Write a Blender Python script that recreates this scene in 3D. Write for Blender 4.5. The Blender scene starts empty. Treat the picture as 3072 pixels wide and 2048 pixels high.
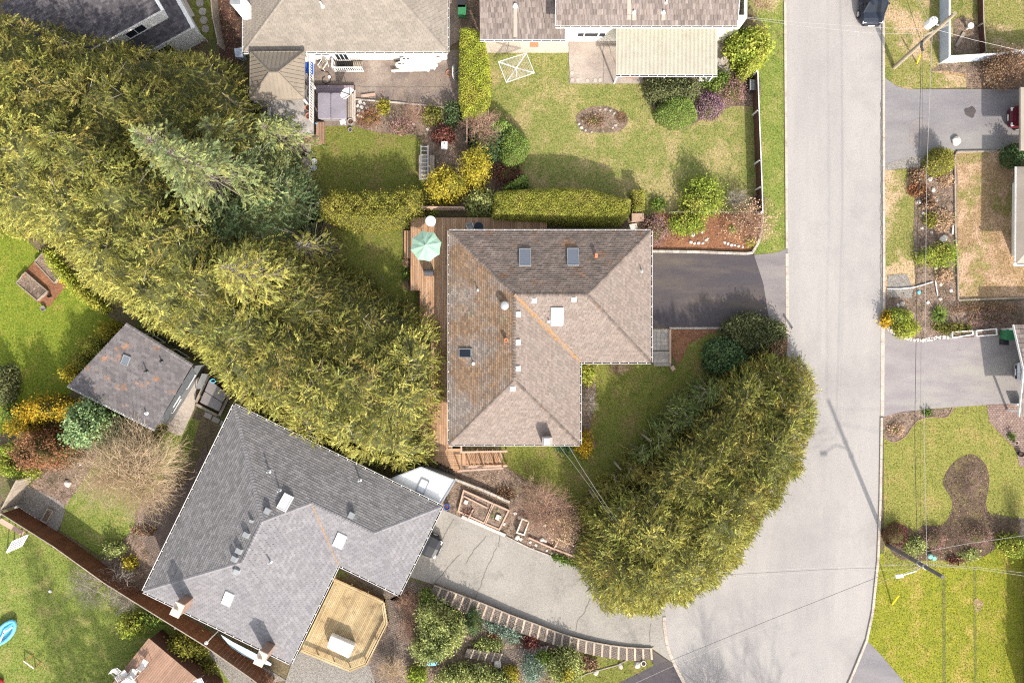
import bpy, math, random
import numpy as np
from mathutils import Vector, Matrix
from mathutils.geometry import tessellate_polygon
R = math.radians
rng = np.random.default_rng(7)
random.seed(7)

# ---------------------------------------------------------------- camera, sky, sun
CAM_H = 60.0
PPM = 38.4
scene = bpy.context.scene
col = scene.collection
cam_d = bpy.data.cameras.new('camera')
cam = bpy.data.objects.new('camera', cam_d)
col.objects.link(cam)
cam.location = (0, 0, CAM_H)
cam.rotation_euler = (0, 0, 0)
cam_d.sensor_width = 36
cam_d.lens = 36 * CAM_H / 80.0
cam_d.clip_start = 1
cam_d.clip_end = 1500
scene.camera = cam

SUN_EL = R(34)
SX, SY = 0.36, -0.93
SUN_ROT = math.atan2(SX, SY)
world = bpy.data.worlds.new('World')
scene.world = world
world.use_nodes = True
wn = world.node_tree.nodes
bg = wn['Background']
sky = wn.new('ShaderNodeTexSky')
sky.sky_type = 'NISHITA'
sky.sun_disc = False
sky.sun_elevation = SUN_EL
sky.sun_rotation = SUN_ROT
sky.dust_density = 2.0
hs = wn.new('ShaderNodeHueSaturation')
hs.inputs['Saturation'].default_value = 0.28
world.node_tree.links.new(sky.outputs[0], hs.inputs['Color'])
world.node_tree.links.new(hs.outputs[0], bg.inputs[0])
bg.inputs[1].default_value = 0.15
sun_d = bpy.data.lights.new('sun', 'SUN')
sun_d.energy = 3.1
sun_d.angle = R(1.1)
sun_d.color = (1.0, 0.92, 0.80)
sun = bpy.data.objects.new('sun', sun_d)
col.objects.link(sun)
d = Vector((SX * math.cos(SUN_EL), SY * math.cos(SUN_EL), math.sin(SUN_EL)))
sun.rotation_euler = d.to_track_quat('Z', 'Y').to_euler()
vs = scene.view_settings
vs.view_transform = 'Standard'
vs.look = 'None'
vs.gamma = 1.0
vs.use_curve_mapping = False
vs.exposure = 1.34
scene.cycles.use_denoising = False
scene.cycles.pixel_filter_type = 'BLACKMAN_HARRIS'
scene.cycles.filter_width = 1.15
scene.cycles.max_bounces = 6
scene.cycles.diffuse_bounces = 3
scene.cycles.transmission_bounces = 4
scene.cycles.transparent_max_bounces = 8

def P(px, py, z=0.0):
    """point of the place at height z that the photo's pixel (px, py) looks at"""
    k = (CAM_H - z) / CAM_H / PPM
    return Vector(((px - 1536) * k, (1024 - py) * k, z))

# ---------------------------------------------------------------- materials
def lin(c):
    return tuple(c) + (1.0,)

MATS = {}
TINTED = set()
def mat(name, c1, c2=None, scale=4.0, detail=5, c3=None, s3=0.6, m3=(0.45, 0.65), rough=0.85, bump=0.0, bscale=30.0,
        var=0.0, metal=0.0, spec=0.3, trans=0.0, fine=0.0, fscale=25.0, stretch=None, wave=None, c4=None, s4=1.5, m4=(0.55, 0.7), brick=None, isl=True, tint=False):
    if name in MATS:
        return MATS[name]
    m = bpy.data.materials.new(name)
    MATS[name] = m
    m.use_nodes = True
    nt = m.node_tree
    N, L = nt.nodes, nt.links
    b = N['Principled BSDF']
    b.inputs['Roughness'].default_value = rough
    b.inputs['Metallic'].default_value = metal
    b.inputs['Specular IOR Level'].default_value = spec
    if c2 is None:
        c2 = tuple(x * 0.85 for x in c1)
    geo = N.new('ShaderNodeNewGeometry')
    vec = geo.outputs['Position']
    if stretch:
        mp = N.new('ShaderNodeMapping')
        mp.inputs['Rotation'].default_value = (0, 0, stretch[2])
        mp.inputs['Scale'].default_value = (stretch[0], stretch[1], 1)
        L.new(vec, mp.inputs[0]); svec = mp.outputs[0]
    else:
        svec = vec
    def noise(s, dt=5, v=None, ro=0.6):
        n = N.new('ShaderNodeTexNoise')
        n.inputs['Scale'].default_value = s
        n.inputs['Detail'].default_value = dt
        n.inputs['Roughness'].default_value = ro
        L.new(v if v is not None else vec, n.inputs['Vector'])
        return n.outputs['Fac']
    def rampf(f, lo, hi):
        r = N.new('ShaderNodeMapRange')
        r.inputs['From Min'].default_value = lo
        r.inputs['From Max'].default_value = hi
        L.new(f, r.inputs['Value'])
        return r.outputs[0]
    def mix(f, a, c, mode='MIX'):
        x = N.new('ShaderNodeMix')
        x.data_type = 'RGBA'; x.blend_type = mode
        if isinstance(f, (int, float)): x.inputs[0].default_value = f
        else: L.new(f, x.inputs[0])
        for s, v in ((6, a), (7, c)):
            if isinstance(v, tuple): x.inputs[s].default_value = lin(v) if len(v) == 3 else v
            else: L.new(v, x.inputs[s])
        return x.outputs[2]
    colr = mix(rampf(noise(scale, detail, svec), 0.35, 0.65), c1, c2)
    if c3:
        colr = mix(rampf(noise(s3, 6, svec, 0.65), *m3), colr, c3)
    if c4:
        colr = mix(rampf(noise(s4, 7, None, 0.7), *m4), colr, c4)
    if brick:
        br = N.new('ShaderNodeTexBrick')
        mp = N.new('ShaderNodeMapping'); mp.inputs['Rotation'].default_value = (0, 0, brick[2])
        L.new(vec, mp.inputs[0]); L.new(mp.outputs[0], br.inputs['Vector'])
        br.inputs['Scale'].default_value = 1
        br.inputs['Brick Width'].default_value = brick[0]; br.inputs['Row Height'].default_value = brick[1]
        br.inputs['Mortar Size'].default_value = brick[3] if len(brick) > 3 else 0.018
        br.inputs['Color1'].default_value = (1, 1, 1, 1); br.inputs['Color2'].default_value = (0.72, 0.68, 0.66, 1)
        br.inputs['Mortar'].default_value = (0.35, 0.32, 0.3, 1)
        colr = mix(1.0, colr, br.outputs['Color'], 'MULTIPLY')
    if fine:
        f = noise(fscale, 3, None, 0.7)
        mr = N.new('ShaderNodeMapRange')
        mr.inputs['From Min'].default_value = 0.3; mr.inputs['From Max'].default_value = 0.7
        mr.inputs['To Min'].default_value = 1 - fine; mr.inputs['To Max'].default_value = 1 + fine
        L.new(f, mr.inputs['Value'])
        colr = mix(1.0, colr, mr.outputs[0], 'MULTIPLY')
    if var:
        oi = N.new('ShaderNodeObjectInfo')
        ad = N.new('ShaderNodeMath'); ad.operation = 'ADD'
        if isl: L.new(geo.outputs['Random Per Island'], ad.inputs[0])
        L.new(oi.outputs['Random'], ad.inputs[1])
        fr = N.new('ShaderNodeMath'); fr.operation = 'FRACT'
        L.new(ad.outputs[0], fr.inputs[0])
        mr = N.new('ShaderNodeMapRange')
        mr.inputs['To Min'].default_value = 1 - var; mr.inputs['To Max'].default_value = 1 + var
        L.new(fr.outputs[0], mr.inputs['Value'])
        colr = mix(1.0, colr, mr.outputs[0], 'MULTIPLY')
    if tint:
        at = N.new('ShaderNodeAttribute'); at.attribute_name = 'tint'
        colr = mix(1.0, colr, at.outputs['Color'], 'MULTIPLY')
    L.new(colr, b.inputs['Base Color'])
    if bump:
        bp = N.new('ShaderNodeBump')
        bp.inputs['Strength'].default_value = 1.0
        bp.inputs['Distance'].default_value = bump
        L.new(noise(bscale, 4), bp.inputs['Height'])
        L.new(bp.outputs[0], b.inputs['Normal'])
    if trans:
        t = N.new('ShaderNodeBsdfTranslucent')
        L.new(colr, t.inputs['Color'])
        ms = N.new('ShaderNodeMixShader')
        ms.inputs[0].default_value = trans
        out = N['Material Output']
        L.new(b.outputs[0], ms.inputs[1]); L.new(t.outputs[0], ms.inputs[2])
        L.new(ms.outputs[0], out.inputs['Surface'])
    return m

def glass(name, c=(0.25, 0.32, 0.4), rough=0.08):
    return mat(name, c, c, rough=rough, spec=0.8)

# ---------------------------------------------------------------- mesh helpers
class MB:
    def __init__(s):
        s.v = []; s.f = []; s.m = []; s.cur = 0
    def add(s, vs_, fs):
        o = len(s.v)
        s.v.extend([tuple(v) for v in vs_])
        for f in fs:
            s.f.append(tuple(i + o for i in f)); s.m.append(s.cur)
        return s
    def prism(s, pts, z0, z1, top_pts=None):
        """pts: list of 2D/3D world points, vertical prism from z0 to z1"""
        n = len(pts)
        tp = top_pts or pts
        area = sum(pts[i][0] * pts[(i + 1) % n][1] - pts[(i + 1) % n][0] * pts[i][1] for i in range(n))
        if area < 0:
            pts = list(pts)[::-1]; tp = list(tp)[::-1]
        vv = [(p[0], p[1], z0) for p in pts] + [(p[0], p[1], z1) for p in tp]
        fs = [(i, (i + 1) % n, n + (i + 1) % n, n + i) for i in range(n)]
        if n <= 4:
            fs.append(tuple(range(n, 2 * n))); fs.append(tuple(range(n - 1, -1, -1)))
        else:
            tri = tessellate_polygon([[Vector((p[0], p[1], 0)) for p in pts]])
            for a, b, c in tri:
                A, B, C = pts[a], pts[b], pts[c]
                if (B[0]-A[0])*(C[1]-A[1]) - (B[1]-A[1])*(C[0]-A[0]) < 0: b, c = c, b
                fs.append((n + a, n + b, n + c)); fs.append((c, b, a))
        return s.add(vv, fs)
    def box(s, c, size, rz=0.0, M=None):
        hx, hy, hz = size[0] / 2, size[1] / 2, size[2] / 2
        vv = [Vector((x, y, z)) for z in (-hz, hz) for x, y in ((-hx, -hy), (hx, -hy), (hx, hy), (-hx, hy))]
        rot = M if M is not None else Matrix.Rotation(rz, 3, 'Z')
        vv = [rot @ v + Vector(c) for v in vv]
        return s.add(vv, [(0, 3, 2, 1), (4, 5, 6, 7), (0, 1, 5, 4), (1, 2, 6, 5), (2, 3, 7, 6), (3, 0, 4, 7)])
    def beam(s, a, b, w, h=None, up=Vector((0, 0, 1))):
        a, b = Vector(a), Vector(b)
        h = h or w
        dd = b - a
        if dd.length < 1e-6: return s
        y = dd.normalized()
        x = y.cross(up)
        if x.length < 1e-4: x = y.cross(Vector((1, 0, 0)))
        x.normalize(); z = x.cross(y)
        M = Matrix((x, y, z)).transposed()
        return s.box((a + b) / 2, (w, dd.length, h), M=M)
    def tube(s, pts, r, n=6, r2=None, cap=True):
        pts = [Vector(p) for p in pts]
        k = len(pts)
        vv = []
        for i, p in enumerate(pts):
            t = (pts[min(i + 1, k - 1)] - pts[max(i - 1, 0)]).normalized()
            x = t.cross(Vector((0, 0, 1)))
            if x.length < 1e-3: x = t.cross(Vector((1, 0, 0)))
            x.normalize(); y = t.cross(x)
            rr = r if r2 is None else r + (r2 - r) * i / max(1, k - 1)
            for j in range(n):
                a = 2 * math.pi * j / n
                vv.append(p + (x * math.cos(a) + y * math.sin(a)) * rr)
        fs = []
        for i in range(k - 1):
            for j in range(n):
                a, b = i * n + j, i * n + (j + 1) % n
                fs.append((a, b, b + n, a + n))
        if cap:
            fs.append(tuple(range(n))[::-1]); fs.append(tuple(range((k - 1) * n, k * n)))
        return s.add(vv, fs)
    def lathe(s, c, prof, n=16, M=None):
        """prof: list of (radius, z)"""
        vv = []
        for r, z in prof:
            for j in range(n):
                a = 2 * math.pi * j / n
                p = Vector((r * math.cos(a), r * math.sin(a), z))
                if M is not None: p = M @ p
                vv.append(p + Vector(c))
        fs = []
        for i in range(len(prof) - 1):
            for j in range(n):
                a, b = i * n + j, i * n + (j + 1) % n
                fs.append((a, b, b + n, a + n))
        fs.append(tuple(range(n))[::-1]); fs.append(tuple(range((len(prof) - 1) * n, len(prof) * n)))
        return s.add(vv, fs)
    def quad(s, a, b, c, d_):
        return s.add([a, b, c, d_], [(0, 1, 2, 3)])
    def build(s, name, mats, parent=None, smooth=False):
        me = bpy.data.meshes.new(name)
        me.from_pydata(s.v, [], s.f)
        mats = mats if isinstance(mats, (list, tuple)) else [mats]
        for m in mats: me.materials.append(m)
        if len(mats) > 1: me.polygons.foreach_set('material_index', s.m)
        if smooth: me.polygons.foreach_set('use_smooth', [True] * len(me.polygons))
        me.update()
        return link(name, me, parent)

def link(name, data, parent=None):
    o = bpy.data.objects.new(name, data)
    col.objects.link(o)
    if parent is not None:
        o.parent = parent
        if parent.type == 'EMPTY' or True:
            o.matrix_parent_inverse = world_of(parent).inverted()
    return o

def world_of(o):
    m = o.matrix_basis.copy()
    if o.parent is not None:
        m = world_of(o.parent) @ o.matrix_parent_inverse @ m
    return m

LABELS = {}
def tag(o, label, cat, group=None, kind=None):
    if label: o['label'] = label
    if cat: o['category'] = cat
    if group: o['group'] = group
    if kind: o['kind'] = kind
    if cat:
        if label in LABELS and not (group and LABELS[label] == group):
            print('DUPLICATE LABEL', label)
        LABELS[label] = group
        n = len(label.split())
        if n < 4 or n > 16: print('LABEL LENGTH', n, label)
    return o

def empty(name, loc, label, cat, group=None):
    o = bpy.data.objects.new(name, None)
    col.objects.link(o)
    o.location = loc
    o.empty_display_size = 0.3
    tag(o, label, cat, group)
    return o

def dup(root, delta=Vector((0, 0, 0)), rz=0.0, label=None, group=None):
    """copy of a thing with its parts and sub-parts, moved by delta"""
    def cp(o, par):
        c = o.copy(); col.objects.link(c)
        if par is not None: c.parent = par
        for ch in [x for x in bpy.data.objects if x.parent is o and x is not c]:
            cp(ch, c)
        return c
    r = cp(root, None)
    r.location = root.location + Vector(delta)
    r.rotation_euler = (root.rotation_euler[0], root.rotation_euler[1], root.rotation_euler[2] + rz)
    if label: r['label'] = label; LABELS[label] = group
    if group: r['group'] = group
    return r

def smooth_px(pts, n=4, closed=True):
    out = []
    k = len(pts)
    rngk = range(k) if closed else range(k - 1)
    for i in rngk:
        p0, p1, p2, p3 = (pts[(i - 1) % k], pts[i], pts[(i + 1) % k], pts[(i + 2) % k]) if closed else (
            pts[max(i - 1, 0)], pts[i], pts[i + 1], pts[min(i + 2, k - 1)])
        for j in range(n):
            t = j / n
            out.append(tuple(0.5 * (2 * p1[a] + (p2[a] - p0[a]) * t + (2 * p0[a] - 5 * p1[a] + 4 * p2[a] - p3[a]) * t * t
                                    + (3 * p1[a] - p0[a] - 3 * p2[a] + p3[a]) * t ** 3) for a in range(2)))
    if not closed: out.append(tuple(pts[-1]))
    return out

def sheet(name, pts, z, m, thick=None, kind='structure', smooth=False, label=None):
    if smooth: pts = smooth_px(pts)
    w = [P(x, y, z) for x, y in pts]
    if thick:
        o = MB().prism(w, z - thick, z).build(name, m)
    else:
        tri = tessellate_polygon([w])
        fs = []
        for a, b, c in tri:
            A, B, C = w[a], w[b], w[c]
            if (B[0]-A[0])*(C[1]-A[1]) - (B[1]-A[1])*(C[0]-A[0]) < 0: b, c = c, b
            fs.append((a, b, c))
        mb = MB(); mb.add(w, fs)
        o = mb.build(name, m)
    if kind: o['kind'] = kind
    if label: o['label'] = label
    return o

def np_mesh(name, verts, nper, m, parent=None, smooth=False, tint=None):
    """verts (N*nper,3): N separate faces with nper corners each"""
    verts = np.ascontiguousarray(verts, dtype=np.float32).reshape(-1, 3)
    nv = len(verts); nf = nv // nper
    me = bpy.data.meshes.new(name)
    me.vertices.add(nv); me.loops.add(nv); me.polygons.add(nf)
    me.vertices.foreach_set('co', verts.ravel())
    me.loops.foreach_set('vertex_index', np.arange(nv, dtype=np.int32))
    me.polygons.foreach_set('loop_start', np.arange(0, nv, nper, dtype=np.int32))
    me.polygons.foreach_set('loop_total', np.full(nf, nper, dtype=np.int32))
    me.update(calc_edges=True)
    if tint is None and m is not None and not isinstance(m, (list, tuple)) and m.name in TINTED:
        tint = rng.uniform(0.75, 1.25, (nf, 1)) * np.ones((1, 3))
    if tint is not None:
        at = me.attributes.new('tint', 'FLOAT_COLOR', 'FACE')
        at.data.foreach_set('color', np.concatenate([tint, np.ones((nf, 1))], axis=1).astype(np.float32).ravel())
    for x in (m if isinstance(m, (list, tuple)) else [m]): me.materials.append(x)
    return link(name, me, parent)

def sticks_verts(a, b, ra, rb):
    """3-sided sticks a->b: returns quads (N*3 quads)"""
    d_ = b - a
    ln = np.linalg.norm(d_, axis=1, keepdims=True) + 1e-9
    d_ = d_ / ln
    ref = np.where(np.abs(d_[:, 2:3]) > 0.9, np.array([[1.0, 0, 0]]), np.array([[0, 0, 1.0]]))
    x = np.cross(d_, ref); x /= np.linalg.norm(x, axis=1, keepdims=True) + 1e-9
    y = np.cross(d_, x)
    ring = []
    for j in range(3):
        an = 2 * math.pi * j / 3
        o = x * math.cos(an) + y * math.sin(an)
        ring.append((a + o * ra[:, None], b + o * rb[:, None]))
    q = []
    for j in range(3):
        k = (j + 1) % 3
        q.append(np.stack([ring[j][0], ring[k][0], ring[k][1], ring[j][1]], axis=1))
    return np.concatenate(q, axis=0)

def leaf_verts(p, d_, L, W, kite=False):
    d_ = d_ / (np.linalg.norm(d_, axis=1, keepdims=True) + 1e-9)
    r = rng.normal(size=d_.shape)
    s = np.cross(d_, r); s /= np.linalg.norm(s, axis=1, keepdims=True) + 1e-9
    L = L[:, None]; W = W[:, None]
    if kite:
        return np.stack([p, p + d_ * L * 0.5 + s * W, p + d_ * L, p + d_ * L * 0.5 - s * W], axis=1)
    return np.stack([p - s * W, p + s * W, p + d_ * L], axis=1)
# ---------------------------------------------------------------- palette
LAWN = dict(detail=9, fine=0.55, fscale=9, rough=0.95, spec=0.1)
m_lawn_dry = mat('lawn_dry', (0.201, 0.191, 0.064), (0.136, 0.159, 0.043), scale=2.6, c3=(0.272, 0.224, 0.103), s3=0.45, m3=(0.47, 0.62), c4=(0.109, 0.137, 0.031), s4=1.1, m4=(0.55, 0.68), **LAWN)
m_lawn_green = mat('lawn_green', (0.126, 0.164, 0.034), (0.167, 0.191, 0.046), scale=2.2, c3=(0.217, 0.207, 0.069), s3=0.7, m3=(0.5, 0.66), c4=(0.076, 0.114, 0.020), s4=0.9, m4=(0.55, 0.7), **LAWN)
m_lawn_vivid = mat('lawn_vivid', (0.118, 0.159, 0.019), (0.162, 0.185, 0.025), scale=2.2, c3=(0.213, 0.197, 0.040), s3=0.6, m3=(0.55, 0.72), c4=(0.078, 0.114, 0.014), s4=0.8, m4=(0.55, 0.7), **LAWN)
m_lawn_mossy = mat('lawn_mossy', (0.112, 0.126, 0.026), (0.143, 0.147, 0.036), scale=2.2, c3=(0.170, 0.137, 0.053), s3=0.6, m3=(0.5, 0.66), c4=(0.074, 0.093, 0.018), s4=0.9, m4=(0.56, 0.7), **LAWN)
m_lawn_gold = mat('lawn_gold', (0.207, 0.207, 0.024), (0.162, 0.175, 0.022), scale=1.6, c3=(0.291, 0.230, 0.060), s3=0.55, m3=(0.5, 0.66), c4=(0.118, 0.142, 0.016), s4=0.7, m4=(0.55, 0.7), **LAWN)
m_lawn_olive = mat('lawn_olive', (0.162, 0.169, 0.040), (0.202, 0.191, 0.052), scale=2.0, c3=(0.246, 0.202, 0.071), s3=0.6, m3=(0.52, 0.68), c4=(0.112, 0.131, 0.028), s4=0.8, m4=(0.56, 0.7), **LAWN)
m_patchy = mat('lawn_patchy', (0.16, 0.165, 0.045), (0.20, 0.18, 0.065), scale=2.0, c3=(0.36, 0.26, 0.16), s3=0.30, m3=(0.49, 0.58), c4=(0.10, 0.125, 0.03), s4=0.7, m4=(0.55, 0.68), **LAWN)
m_straw = mat('lawn_straw', (0.28, 0.19, 0.11), (0.23, 0.155, 0.085), scale=2.2, c3=(0.19, 0.17, 0.06), s3=0.4, m3=(0.5, 0.62), c4=(0.38, 0.26, 0.175), s4=0.5, m4=(0.48, 0.6), **LAWN)
m_ground = mat('ground_soil', (0.10, 0.075, 0.05), (0.14, 0.11, 0.06), scale=1.5, c3=(0.09, 0.10, 0.03), s3=0.5, m3=(0.5, 0.62), fine=0.5, fscale=8, bump=0.05, bscale=9, rough=0.95)
m_bed = mat('bed_soil', (0.155, 0.11, 0.085), (0.22, 0.16, 0.125), scale=3, c3=(0.095, 0.07, 0.05), s3=0.9, c4=(0.28, 0.20, 0.155), s4=3, m4=(0.56, 0.68), fine=0.6, fscale=11, bump=0.06, bscale=10, rough=0.95)
m_red_mulch = mat('red_mulch', (0.21, 0.095, 0.05), (0.14, 0.06, 0.035), scale=4, c3=(0.25, 0.12, 0.06), s3=1.0, fine=0.45, fscale=14, bump=0.05, bscale=14, rough=0.95)
m_dark_mulch = mat('dark_mulch', (0.07, 0.035, 0.025), (0.11, 0.055, 0.04), scale=3, c3=(0.05, 0.03, 0.022), s3=1.0, fine=0.6, fscale=10, bump=0.06, bscale=10, rough=0.95)
m_gravel = mat('gravel', (0.24, 0.22, 0.20), (0.17, 0.155, 0.14), scale=7, fine=0.5, fscale=16, bump=0.05, bscale=16, rough=0.95)
m_road = mat('road_asphalt', (0.305, 0.286, 0.274), (0.286, 0.269, 0.26), scale=1.2, c3=(0.258, 0.243, 0.238), s3=0.28, m3=(0.44, 0.64), c4=(0.24, 0.224, 0.222), s4=0.12, m4=(0.5, 0.66), fine=0.12, fscale=14, stretch=(1.0, 0.14, 0), rough=0.9, bump=0.006, bscale=40)
m_kerb = mat('kerb_concrete', (0.42, 0.37, 0.32), (0.34, 0.30, 0.26), scale=1.2, c3=(0.24, 0.19, 0.16), s3=0.8, m3=(0.52, 0.72), fine=0.2, fscale=12)
m_drive_dark = mat('dark_asphalt', (0.062, 0.052, 0.056), (0.052, 0.046, 0.054), scale=0.8, c3=(0.105, 0.085, 0.07), s3=0.5, m3=(0.46, 0.7), fine=0.18, fscale=15, stretch=(0.25, 1.0, 0), rough=0.8)  # darker asphalt tone with stretched streaks
m_drive_light = mat('pale_asphalt', (0.20, 0.18, 0.175), (0.15, 0.135, 0.14), scale=0.9, c3=(0.24, 0.21, 0.19), s3=0.5, fine=0.15, fscale=14, stretch=(0.25, 1.0, 0), rough=0.9)  # lighter asphalt tone with stretched streaks
m_drive_grey = mat('grey_asphalt', (0.255, 0.236, 0.212), (0.215, 0.199, 0.181), scale=0.7, c3=(0.285, 0.265, 0.24), s3=0.35, m3=(0.45, 0.7), c4=(0.165, 0.153, 0.142), s4=0.45, m4=(0.54, 0.72), fine=0.25, fscale=14, rough=0.92, bump=0.008, bscale=30)
m_drive_right = mat('blue_grey_asphalt', (0.155, 0.145, 0.155), (0.19, 0.178, 0.185), scale=1.1, c3=(0.22, 0.21, 0.20), s3=0.3, m3=(0.45, 0.68), fine=0.15, fscale=14, stretch=(0.3, 1.0, 0), rough=0.9)
m_drive_brown = mat('mauve_asphalt', (0.20, 0.178, 0.185), (0.24, 0.22, 0.22), scale=1.0, c3=(0.26, 0.245, 0.22), s3=0.25, m3=(0.5, 0.7), c4=(0.16, 0.14, 0.145), s4=0.9, m4=(0.6, 0.75), fine=0.14, fscale=14, stretch=(0.3, 1.0, 0), rough=0.9)
m_conc = mat('patio_concrete', (0.30, 0.25, 0.22), (0.24, 0.20, 0.18), scale=1.0, c3=(0.36, 0.31, 0.27), s3=0.4, fine=0.2, fscale=14)
m_conc_pale = mat('pale_concrete', (0.42, 0.36, 0.31), (0.36, 0.31, 0.27), scale=1.0, c3=(0.29, 0.25, 0.22), s3=0.7, m3=(0.55, 0.75), fine=0.15, fscale=14)
m_aggr = mat('exposed_aggregate', (0.20, 0.155, 0.125), (0.14, 0.11, 0.10), scale=0.9, c3=(0.24, 0.20, 0.17), s3=0.4, m3=(0.5, 0.7), fine=0.3, fscale=12, rough=0.9)
m_deckcoat = mat('coated_deck', (0.34, 0.31, 0.29), (0.25, 0.23, 0.215), scale=1.6, c3=(0.15, 0.135, 0.125), s3=3.0, m3=(0.62, 0.8), fine=0.2, fscale=12)
m_brickpave = mat('paving_bricks', (0.22, 0.17, 0.145), (0.17, 0.135, 0.12), scale=2, fine=0.25, fscale=12, brick=(0.2, 0.1, R(62)), rough=0.9)
m_brickpave2 = mat('pink_paving_bricks', (0.30, 0.22, 0.19), (0.24, 0.17, 0.15), scale=2, fine=0.25, fscale=12, brick=(0.22, 0.16, 0), rough=0.9)
m_flag = mat('paver_stone', (0.33, 0.30, 0.27), (0.27, 0.245, 0.22), scale=5, fine=0.2, var=0.14)
m_stone = mat('stone', (0.38, 0.34, 0.30), (0.28, 0.25, 0.22), scale=5, fine=0.3, fscale=14, var=0.2, bump=0.02, bscale=14)
m_stone_w = mat('pale_stone', (0.55, 0.51, 0.47), (0.42, 0.38, 0.35), scale=5, fine=0.2, fscale=14, var=0.12, bump=0.02, bscale=14)
m_wood = mat('cedar_board', (0.36, 0.215, 0.125), (0.28, 0.16, 0.09), scale=2.0, c3=(0.40, 0.27, 0.18), s3=0.7, fine=0.2, fscale=16, var=0.2, stretch=(4, 0.5, 0), rough=0.7)
m_wood_dark = mat('dark_board', (0.095, 0.045, 0.028), (0.065, 0.032, 0.022), scale=2.0, fine=0.25, fscale=16, var=0.2, rough=0.75)
m_wood_pale = mat('pale_timber', (0.42, 0.29, 0.22), (0.34, 0.235, 0.18), scale=2.0, fine=0.15, fscale=16, var=0.08)
m_wood_gold = mat('honey_board', (0.34, 0.25, 0.135), (0.26, 0.185, 0.095), scale=1.2, c3=(0.40, 0.32, 0.19), s3=0.6, c4=(0.19, 0.13, 0.07), s4=0.9, m4=(0.54, 0.68), fine=0.3, fscale=16, var=0.16, rough=0.75)
m_wood_tan = mat('tan_board', (0.27, 0.165, 0.115), (0.22, 0.135, 0.095), scale=1.5, fine=0.2, fscale=16, var=0.12, rough=0.75)
m_wood_grey = mat('weathered_timber', (0.30, 0.25, 0.20), (0.22, 0.185, 0.15), scale=2.5, fine=0.25, fscale=16, var=0.15)
m_tie = mat('timber_tie', (0.42, 0.34, 0.265), (0.34, 0.27, 0.21), scale=2.5, fine=0.25, fscale=16, var=0.15)
m_white = mat('white_paint', (0.70, 0.69, 0.67), (0.64, 0.63, 0.61), scale=2, rough=0.5)
m_cream = mat('cream_paint', (0.72, 0.68, 0.58), (0.66, 0.62, 0.53), scale=2, rough=0.6)
m_offwhite = mat('offwhite_roofing', (0.76, 0.75, 0.74), (0.70, 0.69, 0.68), scale=1.5, rough=0.5)
m_dark = mat('dark_void', (0.025, 0.022, 0.02), (0.018, 0.016, 0.015), rough=0.9)
m_black = mat('black_metal', (0.03, 0.03, 0.035), rough=0.4)
m_grey_metal = mat('grey_metal', (0.32, 0.33, 0.34), rough=0.4, metal=0.4)
m_galv = mat('galvanised_metal', (0.55, 0.56, 0.57), rough=0.35, metal=0.6)
m_glass = mat('window_glass', (0.015, 0.02, 0.03), rough=0.3, spec=0.2)
m_glass_sky = glass('skylight_glass', (0.12, 0.135, 0.165), 0.2)
m_glass_pale = glass('frosted_skylight', (0.52, 0.53, 0.58), 0.25)
m_terracotta = mat('terracotta', (0.42, 0.17, 0.09), (0.35, 0.14, 0.08), scale=5)
m_blue = mat('blue_plastic', (0.02, 0.09, 0.42), rough=0.4)
m_blue_light = mat('light_blue_plastic', (0.10, 0.38, 0.55), (0.14, 0.45, 0.62), scale=3, rough=0.4)
m_green_pl = mat('green_plastic', (0.04, 0.18, 0.08), rough=0.4)
m_red_pl = mat('red_plastic', (0.35, 0.02, 0.03), rough=0.4)
m_yellow = mat('yellow_plastic', (0.75, 0.55, 0.02), rough=0.4)
m_teal = mat('pale_teal_paint', (0.18, 0.36, 0.33), rough=0.5)
m_parasol = mat('green_canvas', (0.30, 0.46, 0.36), (0.27, 0.42, 0.33), scale=2, rough=0.8, trans=0.2)
m_tubcover = mat('grey_vinyl', (0.22, 0.20, 0.235), (0.18, 0.165, 0.19), scale=1.2, rough=0.5)
m_tubcover2 = mat('brown_grey_vinyl', (0.20, 0.18, 0.175), (0.165, 0.15, 0.15), scale=1.2, rough=0.5)
m_purple_deck = mat('mauve_decking', (0.25, 0.20, 0.235), (0.21, 0.17, 0.20), scale=1.2, fine=0.1)
m_tanmetal = mat('tan_metal_roof', (0.235, 0.195, 0.15), (0.21, 0.175, 0.135), scale=1.0, fine=0.1, c3=(0.18, 0.15, 0.12), s3=0.4, rough=0.6)
m_corr = mat('cream_corrugated', (0.36, 0.34, 0.285), (0.325, 0.31, 0.255), scale=1.5, c3=(0.29, 0.27, 0.22), s3=0.6, m3=(0.52, 0.75), rough=0.7)
m_blue_wallshade = mat('blue_and_wall_shade', (0.42, 0.47, 0.55), (0.36, 0.41, 0.49), scale=2, rough=0.6)  # true blue on the covered bundle; on the wall it paints in shade
m_brick_red = mat('red_brick', (0.28, 0.10, 0.06), (0.22, 0.08, 0.05), scale=8)
m_chim = mat('beige_chimney', (0.55, 0.46, 0.38), (0.48, 0.4, 0.33), scale=3)
m_brick_chim_shade = mat('brown_brick_chimney_shade', (0.25, 0.16, 0.12), (0.2, 0.13, 0.1), scale=3)  # true brown on edging bricks; on chimney bodies it paints in shade
m_pole = mat('pole_timber', (0.30, 0.25, 0.18), (0.22, 0.185, 0.135), scale=3, fine=0.2)
m_pole_grey = mat('grey_pole_timber', (0.14, 0.125, 0.115), (0.10, 0.09, 0.085), scale=3, fine=0.2)
m_wire = mat('black_cable', (0.03, 0.03, 0.03), rough=0.6)
m_wire_pale = mat('bare_cable', (0.36, 0.345, 0.33), rough=0.6)
m_rubber = mat('tyre_rubber', (0.02, 0.02, 0.02), rough=0.8)
m_fascia = mat('white_gutter', (0.70, 0.69, 0.68), (0.62, 0.61, 0.60), scale=3, rough=0.5)
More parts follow.
